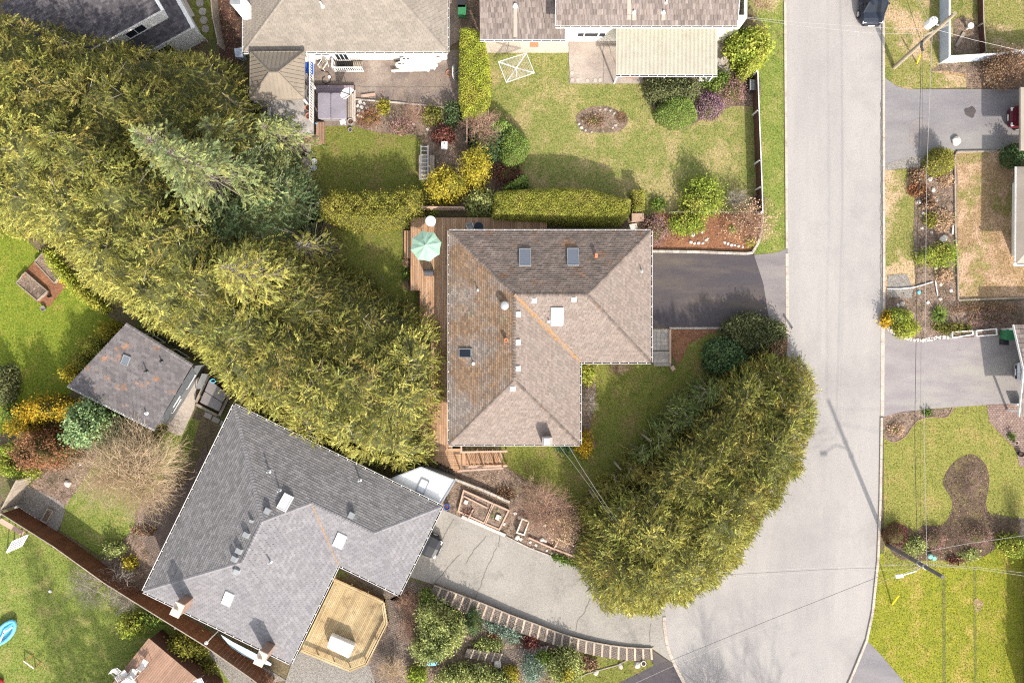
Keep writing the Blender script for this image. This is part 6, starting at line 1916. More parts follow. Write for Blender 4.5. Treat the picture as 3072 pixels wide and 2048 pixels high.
for k in range(5):
    MB().box((P(1005, 259 + k * 5, 0.3).x, P(1005, 259 + k * 5, 0.3).y, 0.28), (2.9, 0.12, 0.05)).build('board', m_purple_deck, td)
for k in range(4):
    q = P(1046 + k * 6, 318, 0.3); MB().box((q.x, q.y, 0.28), (0.14, 2.4, 0.05)).build('board', m_conc_pale if k > 1 else m_wood_grey, td)
MB().prism([P(955, 258, 0), P(1066, 258, 0), P(1066, 350, 0), P(1043, 350, 0), P(1043, 276, 0), P(955, 276, 0)], 0.0, 0.24).build('base', m_wood_dark, td)
tub2 = empty('studio_hot_tub', P(640, 1185, 0), 'hot tub with folded grey cover beside the studio cottage', 'hot tub')
cs = [(628, 1137), (681, 1180), (656, 1234), (598, 1206)]
rbox(MB(), [P(*c_, 0.7) for c_ in cs], 0.02, 0.72, 0.12).build('tub_shell', m_wood_dark, tub2)
h1 = [P(*c_, 0.88) for c_ in ((628, 1137), (681, 1180), (668, 1207), (613, 1172))]; h2 = [P(*c_, 0.88) for c_ in ((612.5, 1173), (667.5, 1208), (656, 1234), (598, 1206))]
rbox(MB(), h1, 0.73, 0.88, 0.12, 0.01).build('cover_half', m_tubcover2, tub2); rbox(MB(), h2, 0.73, 0.86, 0.12, 0.01).build('cover_half', m_tubcover2, tub2)
for a, b in (((626, 1128), (588, 1206)), ((588, 1212), (652, 1246)), ((658, 1246), (690, 1180))):
    MB().beam(P(*a, 0.42), P(*b, 0.42), 0.2, 0.06).build('surround_board', m_wood_grey, tub2)
    MB().beam(P(*a, 0.2), P(*b, 0.2), 0.1, 0.38).build('surround_side', m_wood_grey, tub2)
lf = empty('cover_flap', P(604, 1145, 0), 'tilted dark grey panel leaning beside the studio hot tub', 'panel')
MB().add([P(606, 1120, 1.0), P(624, 1122, 0.5), P(606, 1166, 0.5), P(585, 1166, 1.0), P(606, 1120, 0.94), P(624, 1122, 0.44), P(606, 1166, 0.44), P(585, 1166, 0.94)], [(0, 3, 2, 1), (4, 5, 6, 7), (0, 1, 5, 4), (1, 2, 6, 5), (2, 3, 7, 6), (3, 0, 4, 7)]).build('flap', m_grey_wall, lf)
for x, y in ((606, 1122), (587, 1164)): MB().beam(P(x, y, 0), P(x, y, 0.93), 0.05).build('leg', m_black, lf)
tag(MB().tube([P(639 + 8 * math.cos(t), 1142 + 5 * math.sin(t), 0.95) for t in np.linspace(0, 5.5, 14)], 0.035, 6).build('pool_noodle', m_blue_light), 'bright blue coiled hose lying on the studio hot tub', 'hose')
wb = empty('white_storage_box', P(1022, 1940, 0.7), 'long white covered box standing on the honey-coloured deck', 'box')
cs = [P(x, y, 1.6) for x, y in ((991, 1906), (1063, 1937), (1045, 1975), (979, 1942))]
rbox(MB(), [P(x, y, 1.4) for x, y in ((991, 1906), (1063, 1937), (1045, 1975), (979, 1942))], 0.71, 1.35, 0.1).build('body', m_white, wb)
rbox(MB(), cs, 1.36, 1.55, 0.12, 0.08).build('cover', m_white, wb)

# ---------------------------------------------------------------- small things around the upper patio
bb = empty('blue_bin', P(924, 206, 1.5), 'bright blue storage tub on the raised deck by the white railing', 'bin')
q = P(924, 206, 1.9)
MB().prism([(q.x - .3, q.y - .35), (q.x + .3, q.y - .35), (q.x + .3, q.y + .35), (q.x - .3, q.y + .35)], 1.5, 1.9, [(q.x - .36, q.y - .4), (q.x + .36, q.y - .4), (q.x + .36, q.y + .4), (q.x - .36, q.y + .4)]).build('tub', m_blue, bb)
MB().box((q.x, q.y, 1.93), (0.78, 0.86, 0.05)).build('lid', m_blue, bb)
wc = empty('white_cabinet', P(924, 165, 1.5), 'white cabinet against the house wall on the raised deck', 'cabinet')
q = P(924, 168, 2.4); MB().box((q.x, q.y + 0.1, 1.95), (0.65, 0.7, 0.9)).build('body', m_white, wc); MB().box((q.x, q.y - 0.26, 1.95), (0.6, 0.02, 0.8)).build('door', m_white, wc)
def pot(label, x, y, r_, m, z=0.0, soil=True, h=0.35, group=None, name='plant_pot'):
    pr = r_ / PPM
    e = empty(name, P(x, y, z), label, 'pot', group)
    q = P(x, y, z)
    MB().lathe(q, [(pr * 0.7, 0), (pr * 0.98, h - 0.04), (pr * 1.05, h - 0.04), (pr * 1.05, h), (pr * 0.86, h), (pr * 0.8, h - 0.08)], 18).build('pot', m, e)
    MB().lathe(q + Vector((0, 0, h - 0.075)), [(pr * 0.8, 0), (pr * 0.75, 0.02)], 14).build('soil', m_dark_mulch, e)
    return e
pot('upper terracotta pot at the lower end of the white deck railing', 928, 327, 9, m_terracotta, 1.5)
pot('lower terracotta pot at the lower end of the white deck railing', 929, 352, 9, m_terracotta, 1.5)
pot('grey pot below the right corner of the mauve hot tub', 1054, 368, 9, m_stone, 0.03)
pot('small round white pot at the top edge of the dark lawn', 1052, 391, 6, m_galv, 0.0, h=0.2)
pot('blue glazed pot at the corner of the grey house garage', 1342, 1516, 9, m_blue, 0.0, h=0.5)
pot('white-rimmed round pot at the bottom end of the curved stairway', 1929, 1985, 7.5, m_white, 0.0, h=0.3)
pot('pale round pot on the lawn edge right of the pink brick court', 3042, 1326, 6, m_stone, 0.0)
pot('dark round pot below the pale one at the brick court', 3056, 1360, 8, m_dark, 0.0)
tag(MB().lathe(P(944, 485, 0.02), [(0.16, 0), (0.22, 0.1), (0.23, 0.12), (0.2, 0.12), (0.14, 0.04)], 16).build('bowl', m_galv), 'upper of two grey bowls on the dark lawn beside the path', 'bowl')
tag(MB().lathe(P(942, 505, 0.02), [(0.18, 0), (0.24, 0.1), (0.25, 0.12), (0.22, 0.12), (0.15, 0.04)], 16).build('bowl', m_galv), 'lower of two grey bowls on the dark lawn beside the path', 'bowl')
tag(MB().lathe(P(915, 463, 0.03), [(0.2, 0), (0.22, 0.12), (0.06, 0.16), (0.05, 0.5)], 12).build('parasol_stand', m_black), 'black parasol stand on the concrete side path without its parasol', 'parasol stand')
st_ = empty('white_stool', P(1028, 366, 0.03), 'small white step stool below the mauve hot tub', 'stool')
q = P(1028, 366, 0.4); MB().box((q.x, q.y, 0.4), (0.4, 0.34, 0.04), rz=0.3).build('seat', m_white, st_)
for sx, sy in ((-.15, -.12), (.15, -.12), (.15, .12), (-.15, .12)): MB().beam((q.x + sx, q.y + sy, 0.02), (q.x + sx, q.y + sy, 0.38), 0.05).build('leg', m_white, st_)
ps = empty('folded_parasol', P(1045, 290, 0), 'white half-open parasol with dark arms at the hot tub corner', 'parasol')
c0 = P(1050, 285, 1.9); e1 = P(1030, 288, 1.2)
cb = MB()
fan = [P(1023, 276, 1.5), P(1021, 288, 1.2), P(1028, 297, 1.1), P(1037, 298, 1.2), P(1050, 287, 1.5), P(1062, 270, 1.7), P(1050, 262, 1.8), P(1032, 266, 1.7)]
cb.add(fan + [c0], [(i, (i + 1) % 8, 8) for i in range(8)]); cb.build('canopy', m_white, ps)
MB().tube([P(1050, 290, 0.3), c0 + Vector((0, 0, 0.1))], 0.03, 8).build('pole', m_black, ps)
for p_ in fan[::2]: MB().beam(p_ + Vector((0, 0, 0.04)), c0 + Vector((0, 0, 0.04)), 0.03).build('arm', m_black, ps)
tag(MB().tube([P(963, 212, 0.06), P(985, 218, 0.06), P(994, 232, 0.06), P(990, 246, 0.06), P(978, 252, 0.06), P(968, 246, 0.06), P(967, 236, 0.06), P(975, 230, 0.06)], 0.03, 6).build('garden_hose', m_black), 'black garden hose looped on the aggregate patio', 'hose')
tag(MB().box(P(988, 231, 0.06), (0.2, 0.2, 0.08), rz=0.4).build('paper_box', m_white), 'small white box lying beside the black hose', 'box')
tag(MB().tube([P(947, 370, 1.3), P(955, 371, 0.9), P(962, 373, 0.5)], 0.04, 6).build('drain_hose', m_blue_light), 'short pale blue drain hose at the deck step corner', 'hose')
tag(MB().box(P(962, 373, 0.35), (0.3, 0.22, 0.12), rz=0.3).build('blue_cushion', m_blue), 'small blue cushion on the brown deck steps', 'cushion')
bn = empty('long_plank', P(1105, 287, 0.1), 'short pale timber plank resting on the lower edge of the patio', 'plank')
MB().beam(P(1084, 289, 0.12), P(1126, 283, 0.12), 0.22, 0.06).build('board', m_wood_pale, bn)
gs = empty('white_gate_stairs', P(1048, 200, 0), 'basement stairwell framed by a low white picket railing', 'stairwell')
railing(P(1005, 216, 0), P(1092, 216, 0), 0.03, 0.95, gs, m_white, sp=0.16, pk=0.05)
railing(P(1005, 190, 0), P(1005, 216, 0), 0.03, 0.95, gs, m_white, sp=0.16, pk=0.05)
MB().prism([P(1010, 184, 0), P(1088, 184, 0), P(1088, 212, 0), P(1010, 212, 0)], 0.03, 0.045).build('stairwell_dark', m_dark, gs)  # near-black sheet at ground level paints in the dark of the well
for k in range(5): MB().box(P(1062 + k * 6, 197, 0.06 + k * 0.02), (0.13, 0.62, 0.05)).build('step', m_wood_grey, gs)
rk = empty('board_rack', P(1250, 205, 0), 'long white low rack holding the paddle boards', 'rack')
for x0, x1, y in ((1175, 1289, 213), (1200, 1308, 207)):
    MB().beam(P(x0, y, 0.3), P(x1, y - 2, 0.3), 0.12, 0.1).build('rail', m_white, rk)
    for t in (0.05, 0.5, 0.95): q = P(x0, y, 0.3).lerp(P(x1, y - 2, 0.3), t); MB().beam((q.x, q.y, 0.02), (q.x, q.y, 0.27), 0.08).build('leg', m_white, rk)
def board(label, px, py, L, Wd, z, m_edge):
    c = P(px, py, z)
    r = empty('paddle_board', (c.x, c.y, z), label, 'paddle board')
    n = 24; top = []; 
    for k in range(n):
        t = 2 * math.pi * k / n
        x = math.cos(t); y = math.sin(t)
        xx = L / 2 * x; yy = Wd / 2 * np.sign(y) * abs(y) ** 0.7 * (1 - max(0, x) ** 3 * 0.3)
        top.append((c.x + xx, c.y + yy))
    MB().prism(top, z - 0.12, z).build('hull', m_white, r)
    t2 = [(c.x + (x - c.x) * 0.9 , c.y + (y - c.y) * 0.55) for x, y in top]
    MB().prism(t2, z + 0.001, z + 0.012).build('deck_pad', m_edge, r)
    for sx in (-0.4, -0.3): MB().box((c.x + sx * L, c.y + 0.08, z + 0.03), (0.2, 0.07, 0.03)).build('handle', m_black, r)
    return r
board('white paddle board with yellow edge lying in front on the rack', 1250, 195, 3.3, 0.75, 0.6, m_cream)
board('white paddle board leaning nearest the white house wall', 1262, 180, 3.2, 0.7, 0.9, m_offwhite)
tbx = empty('round_side_table', P(1372, 222, 0), 'grey round table tipped on its side against the clipped hedge', 'table')
q = P(1363, 219, 0.5); M = Matrix.Rotation(R(78), 3, 'Y')
MB().lathe(q, [(0.6, 0), (0.6, 0.04)], 24, M=M).build('tabletop', m_offwhite, tbx)
MB().tube([q + Vector((0.05, 0, 0)), q + Vector((0.5, 0.1, 0.1))], 0.04, 6).build('pedestal', m_grey_metal, tbx)
for a_ in (-0.5, 0.0, 0.5): MB().beam(q + Vector((0.5, 0.1, 0.1)), q + Vector((0.65, a_ * 0.6, 0.1 + abs(a_) * 0.3)), 0.03).build('foot', m_grey_metal, tbx)
tag(MB().tube([P(1347 + 9 * math.cos(t), 220 + 9 * math.sin(t), 0.08) for t in np.linspace(0, 2 * math.pi, 19)], 0.035, 6).build('fire_ring', m_terracotta), 'orange ring lying on the patio beside the tipped round table', 'ring')
ld = empty('ladder', P(1275, 480, 0), 'aluminium ladder lying on the old wooden bench frame', 'ladder')
for x in (1263, 1284): MB().beam(P(x, 436, 0.75), P(x, 540, 0.75), 0.06, 0.08).build('side_rail', m_galv, ld)
for k in range(9): MB().beam(P(1263, 440 + k * 12, 0.75), P(1284, 440 + k * 12, 0.75), 0.04, 0.04).build('rung', m_galv, ld)
bt = empty('old_bench', P(1282, 505, 0), 'old weathered wooden table under the ladder by the yellow shrub', 'table')
for k in range(6): MB().beam(P(1260 + k * 8, 466, 0.62), P(1260 + k * 8, 540, 0.62), 0.17, 0.04).build('board', m_wood_grey, bt)
for x, y in ((1262, 470), (1298, 470), (1262, 536), (1298, 536)): MB().beam(P(x, y, 0), P(x, y, 0.6), 0.08).build('leg', m_wood_grey, bt)
wbn = empty('white_bin', P(1333, 436, 0), 'white plastic box standing in the border below the patio', 'box')
q = P(1333, 436, 0.5); MB().prism([(q.x - .18, q.y - .22), (q.x + .18, q.y - .22), (q.x + .18, q.y + .22), (q.x - .18, q.y + .22)], 0, 0.5, [(q.x - .22, q.y - .27), (q.x + .22, q.y - .27), (q.x + .22, q.y + .27), (q.x - .22, q.y + .27)]).build('body', m_white, wbn); MB().box((q.x, q.y, 0.53), (0.48, 0.58, 0.05)).build('lid', m_white, wbn)
bq = empty('covered_grill', P(791, 335, 1.5), 'black grill with steel shelf at the left edge of the raised deck', 'barbecue')
q = P(791, 335, 2.3); MB().box((q.x, q.y, 1.95), (0.5, 0.6, 0.8)).build('body', m_black, bq); MB().tube([(q.x, q.y - .3, 2.4), (q.x, q.y + .3, 2.4)], 0.22, 10).build('lid', m_black, bq); MB().box((q.x + 0.42, q.y, 2.3), (0.25, 0.6, 0.04)).build('side_shelf', m_galv, bq)
tag(MB().prism([P(830, 380, 1.0), P(842, 378, 1.0), P(843, 392, 1.0), P(834, 396, 1.0)], 0.3, 1.0).build('blue_crate', m_blue), 'blue crate half hidden by cedar branches left of the deck steps', 'crate')
tag(MB().prism([P(702, 146, 0.8), P(725, 143, 0.8), P(730, 172, 0.8), P(706, 172, 0.8)], 0.05, 0.8).build('blue_tarp_bundle', m_blue_wallshade), 'pale blue covered bundle left of the beige-roofed house', 'bundle')
for k, (x, y, m, lb) in enumerate(((1384, 8, m_black, 'dark wheelie bin between the two houses at the top'), (1386, 30, m_green_pl, 'green-lidded bin below the dark one between the top houses'))):
    e = empty('wheelie_bin', P(x, y, 0), lb, 'bin'); q = P(x, y, 1.0)
    MB().prism([(q.x - .24, q.y - .28), (q.x + .24, q.y - .28), (q.x + .24, q.y + .28), (q.x - .24, q.y + .28)], 0.05, 0.95, [(q.x - .3, q.y - .34), (q.x + .3, q.y - .34), (q.x + .3, q.y + .34), (q.x - .3, q.y + .34)]).build('body', m, e)
    MB().box((q.x, q.y, 1.0), (0.64, 0.74, 0.07)).build('lid', m, e)
    for sx in (-.22, .22): MB().lathe((q.x + sx, q.y + .3, 0.0), [(0.1, 0), (0.1, 0.05)], 10).build('wheel', m_rubber, e)
e = empty('green_recycling_bin', P(3030, 1003, 0), 'green recycling bin beside the shake-roofed carport', 'bin'); q = P(3032, 1004, 1.0)
MB().prism([(q.x - .26, q.y - .3), (q.x + .26, q.y - .3), (q.x + .26, q.y + .3), (q.x - .26, q.y + .3)], 0.05, 0.95, [(q.x - .34, q.y - .38), (q.x + .34, q.y - .38), (q.x + .34, q.y + .38), (q.x - .34, q.y + .38)]).build('body', m_green_pl, e); MB().box((q.x, q.y, 1.0), (0.72, 0.82, 0.07)).build('lid', m_green_pl, e)
e = empty('black_waste_bin', P(3018, 1026, 0), 'small black bin just below the green recycling bin', 'bin'); q = P(3017, 1026, 0.6)
MB().prism([(q.x - .15, q.y - .18), (q.x + .15, q.y - .18), (q.x + .15, q.y + .18), (q.x - .15, q.y + .18)], 0.05, 0.6, [(q.x - .2, q.y - .22), (q.x + .2, q.y - .22), (q.x + .2, q.y + .22), (q.x - .2, q.y + .22)]).build('body', m_black, e); MB().box((q.x, q.y, 0.63), (0.42, 0.46, 0.05)).build('lid', m_black, e)

# rotary clothes dryer on the lawn
rd = empty('rotary_clothes_dryer', P(1548, 203, 0), 'white rotary clothes dryer standing on the lawn by the walkway', 'clothes dryer')
zc = 1.9
cs = [P(x, y, zc) for x, y in ((1495, 186), (1579, 160), (1603, 219), (1519, 248))]
cen = sum(cs, Vector()) / 4
base = P(1551, 222, 0); cen.z = zc
MB().tube([(cen.x, cen.y, 0), (cen.x, cen.y, zc + 0.1)], 0.03, 8).build('pole', m_white, rd)
for c_ in cs: MB().beam(Vector((cen.x, cen.y, zc - 0.1)), c_, 0.06).build('arm', m_white, rd)
for k in range(8):
    t = 1 - k * 0.105
    w = [cen.lerp(c_, t) for c_ in cs]
    mb = MB()
    for a, b in zip(w, w[1:] + w[:1]): mb.beam(a, b, 0.035 if k == 0 else 0.018)
    mb.build('line', m_white if k == 0 else m_wire_pale, rd)
# patio bits by the awning
for k, (x, y) in enumerate(((1716, 219), (1717, 240), (1733, 240), (1762, 242), (1786, 241), (1800, 240))):
    tag(MB().lathe(P(x, y, 0.03), [(0.15, 0), (0.14, 0.03)], 12).build('round_stone', m_conc_pale), 'pale round stone near the lower left corner of the awning patio', 'stone', 'round stones on the awning patio')
tag(MB().box(P(1603, 135, 0.05), (0.65, 0.32, 0.04)).build('doormat', m_terracotta), 'orange doormat on the pale walkway under the lower shake roof', 'doormat')
tag(MB().box(P(1885, 231, 0.05), (0.5, 0.2, 0.04)).build('clay_tile', m_terracotta), 'left of two orange tiles at the front edge of the awning', 'tile')
tag(MB().box(P(1904, 231, 0.05), (0.3, 0.2, 0.04)).build('clay_tile', m_terracotta), 'right of two orange tiles at the front edge of the awning', 'tile')
wl = empty('white_lounger', P(2112, 236, 0), 'white plastic lounger end showing under the awning front', 'lounger')
q = P(2112, 236, 0.5)
for k in range(5): MB().box((q.x - .3 + k * .15, q.y, 0.42 + 0.04 * k), (0.13, 0.42, 0.04), rz=-0.15).build('slat', m_white, wl)
for sx in (-.3, .3): MB().beam((q.x + sx, q.y, 0), (q.x + sx, q.y, 0.4), 0.06).build('leg', m_white, wl)
ft = empty('stone_fountain', P(2166, 190, 0), 'tiered round stone fountain right of the awning', 'fountain')
q = P(2166, 190, 0)
MB().lathe(q, [(0.42, 0), (0.48, 0.3), (0.5, 0.34), (0.42, 0.34), (0.38, 0.22), (0.1, 0.22), (0.08, 0.55), (0.26, 0.62), (0.28, 0.66), (0.2, 0.66), (0.05, 0.62), (0.04, 0.85)], 22).build('basin', m_stone, ft)
cbn = empty('compost_bin', P(2260, 255, 0), 'grey slatted compost bin inside the fence corner', 'compost bin')
q = P(2260, 255, 0.7)
MB().box((q.x, q.y, 0.35), (0.6, 0.78, 0.7)).build('body', m_black, cbn)
for k in range(5): MB().box((q.x - .24 + k * .12, q.y, 0.73), (0.09, 0.8, 0.04)).build('slat', m_grey_metal, cbn)
eb = empty('electric_box', P(1960, 612, 0), 'tan utility box at the right end of the long clipped hedge', 'box')
q = P(1913, 652, 0.6)
MB().box((q.x, q.y, 0.3), (0.85, 0.55, 0.6)).build('body', m_wood_pale, eb); MB().box((q.x, q.y, 0.62), (0.92, 0.62, 0.05)).build('lid', m_wood_pale, eb)
tag(MB().box(P(1900, 680, 0.05), (0.6, 0.45, 0.06), rz=0.2).build('flagstone', m_stone_w), 'pale flagstone by the upper right roof corner of the brown house', 'flagstone')
ub = empty('teal_utility_box', P(2791, 1668, 0), 'teal utility pedestal beside the grey utility pole', 'utility box')
MB().lathe(P(2791, 1668, 0), [(0.2, 0), (0.2, 0.55), (0.17, 0.62)], 10).build('body', m_teal, ub); MB().lathe(P(2791, 1668, 0.62), [(0.21, 0), (0.12, 0.07)], 10).build('lid', m_teal, ub)
sp = empty('survey_post', P(2380, 984, 0), 'short dark marker post at the road edge by the driveway', 'post')
MB().beam(P(2378, 986, 0), P(2378, 986, 0.75), 0.12).build('post', m_wood_dark, sp); MB().lathe(P(2378, 986, 0.75), [(0.1, 0), (0.08, 0.1)], 8).build('cap', m_stone, sp)
sb = empty('stone_dial', P(2899, 87, 0), 'round stone disc at the end of a plank in the fenced bed', 'stone disc')
MB().lathe(P(2899, 87, 0), [(0.1, 0), (0.1, 0.5), (0.24, 0.55), (0.24, 0.62)], 16).build('disc', m_stone_w, sb)
tag(MB().beam(P(2868, 141, 0.1), P(2893, 98, 0.1), 0.24, 0.06).build('plank', m_wood_grey), 'grey plank lying in the fenced bed below the stone disc', 'plank')
tag(MB().tube([P(2662, 866, .1), P(2700, 866, .1), P(2740, 862, .1), P(2770, 854, .1), P(2798, 845, .1)], 0.045, 8).build('white_pipe', m_white), 'long curved white pipe lying across the gravel patch', 'pipe')
tag(MB().tube([P(2806, 843, .12), P(2813, 887, .12)], 0.045, 8).build('white_pipe', m_white), 'short straight white pipe standing off right of the long one', 'pipe')
tag(MB().tube([P(2859, 676, .12), P(2857, 703, .12)], 0.07, 8).build('white_pipe', m_white), 'stubby white pipe by the straw lawn edge', 'pipe')
tag(MB().lathe(P(2756, 877, 0), [(0.14, 0), (0.14, 0.08), (0.1, 0.1)], 14).build('valve_cover', m_blue_light), 'light blue round valve cover near the white pipe', 'valve cover')
bt_ = empty('blue_folding_seat', P(1295, 1985, 0), 'turquoise folding seat below the big pale green shrub', 'seat')
MB().add([P(1280, 1995, 0.5), P(1290, 1974, 0.7), P(1312, 1986, 0.5), P(1308, 1995, 0.45), P(1280, 1995, 0.4), P(1290, 1974, 0.6), P(1312, 1986, 0.4), P(1308, 1995, 0.35)], [(0, 3, 2, 1), (4, 5, 6, 7), (0, 1, 5, 4), (1, 2, 6, 5), (2, 3, 7, 6), (3, 0, 4, 7)]).build('seat', m_blue_light, bt_)
for x, y in ((1283, 1994), (1307, 1993), (1291, 1977)): MB().beam(P(x, y, 0), P(x, y, 0.42), 0.05).build('leg', m_white, bt_)
# bottom-left garden toys
ky = empty('blue_inflatable', P(18, 1892, 0), 'blue inflatable boat lying on the grass at the left edge', 'boat')
pts = [(-30, 1925), (-10, 1898), (12, 1873), (38, 1862), (45, 1875), (38, 1898), (20, 1918), (0, 1930), (-20, 1935)]
w = [P(x, y, 0.35) for x, y in smooth_px(pts, 3)]
MB().tube(w + [w[0]], 0.13, 8, cap=False).build('tube', m_blue_light, ky)
MB().prism([(p_.x, p_.y) for p_ in w], 0.2, 0.26).build('floor', m_blue_light, ky)
MB().beam(P(8, 1900, 0.5), P(38, 1880, 0.5), 0.1, 0.05).build('paddle', m_white, ky); MB().beam(P(0, 1925, 0.5), P(14, 1888, 0.5), 0.08, 0.05).build('paddle', m_cream, ky)
gl = empty('small_goal_frame', P(92, 1985, 0), 'small orange and white goal frame on the bottom left lawn', 'goal')
MB().beam(P(71, 1981, 0.5), P(102, 2004, 0.5), 0.07).build('crossbar', m_cream, gl)
for a, b in (((71, 1981), (100, 1964)), ((102, 2004), (123, 1985))): MB().beam(P(*a, 0.5), P(*b, 0.03), 0.06).build('side_bar', m_terracotta, gl); MB().beam(P(*a, 0.5), P(a[0] + 4, a[1] - 3, 0.02), 0.06).build('post', m_terracotta, gl)
tag(MB().lathe(P(4, 2042, 0.0), [(0.15, 0), (0.3, 0.15), (0.3, 0.3), (0.15, 0.42)], 12).build('ball', m_red_pl), 'dark red ball at the bottom left corner of the photo', 'ball')
tag(MB().lathe(P(152, 1772, 0.0), [(0.08, 0), (0.13, 0.06), (0.1, 0.14)], 10).build('ball', m_white), 'small white ball on the shaded lower left lawn', 'ball')
wsl = empty('slatted_cover', P(55, 1625, 0), 'small white slatted garden cover at the left edge below the brown fence', 'cover')
for k in range(9):
    t = k / 8
    a, b = P(40 + 43 * t, 1622 - 19 * t, 1.5), P(20 + 43 * t, 1655 - 19 * t + 2, 1.5)
    MB().beam(a, b, 0.13, 0.03).build('slat', m_offwhite, wsl)
for x, y in ((42, 1624), (80, 1606), (22, 1654), (62, 1636)): MB().beam(P(x, y, 0), P(x, y, 1.45), 0.07).build('post', m_wood_tan, wsl)
tr = empty('timber_trough', P(30, 1560, 0), 'tan timber shelf behind the brown fence at the left edge', 'shelf')
MB().beam(P(0, 1560, 0.8), P(70, 1600, 0.8), 0.4, 0.05).build('shelf', m_wood_pale, tr)
for x, y in ((4, 1563), (66, 1597)): MB().beam(P(x, y, 0), P(x, y, 0.77), 0.08).build('leg', m_wood_pale, tr)

# blue-white tarp strip against the lower eave of the grey house
tp = empty('blue_tarp', P(720, 1950, 0), 'pale blue tarp strip along the bottom eave of the grey house', 'tarp')
mb = MB(); a0 = [(662, 1902), (700, 1925), (745, 1948), (790, 1972), (815, 1990)]; a1 = [(668, 1912), (692, 1940), (730, 1965), (775, 1985), (812, 1996)]
for i in range(4):
    mb.quad(P(*a0[i], 1.6), P(*a1[i], 1.2), P(*a1[i + 1], 1.2), P(*a0[i + 1], 1.6))
    mb.quad(P(*a0[i], 1.56), P(*a0[i + 1], 1.56), P(*a1[i + 1], 1.16), P(*a1[i], 1.16))
mb.build('sheet', mat('pale_tarp', (0.36, 0.45, 0.5), (0.3, 0.4, 0.46), scale=3, rough=0.6), tp)
for i in (0, 2, 4): MB().beam(P(*a1[i], 0), P(*a1[i], 1.15), 0.05).build('stake', m_wood_grey, tp)

# gateway frame on the brown fence
for x, y, lb in ((620, 1926, 'white round lamp on the brown fence post below the grey house'),):
    tag(MB().lathe(P(x, y, 2.2), [(0.05, -2.2), (0.05, 0), (0.14, 0.02), (0.14, 0.12), (0.05, 0.2)], 12).build('post_lamp', m_white), lb, 'lamp')

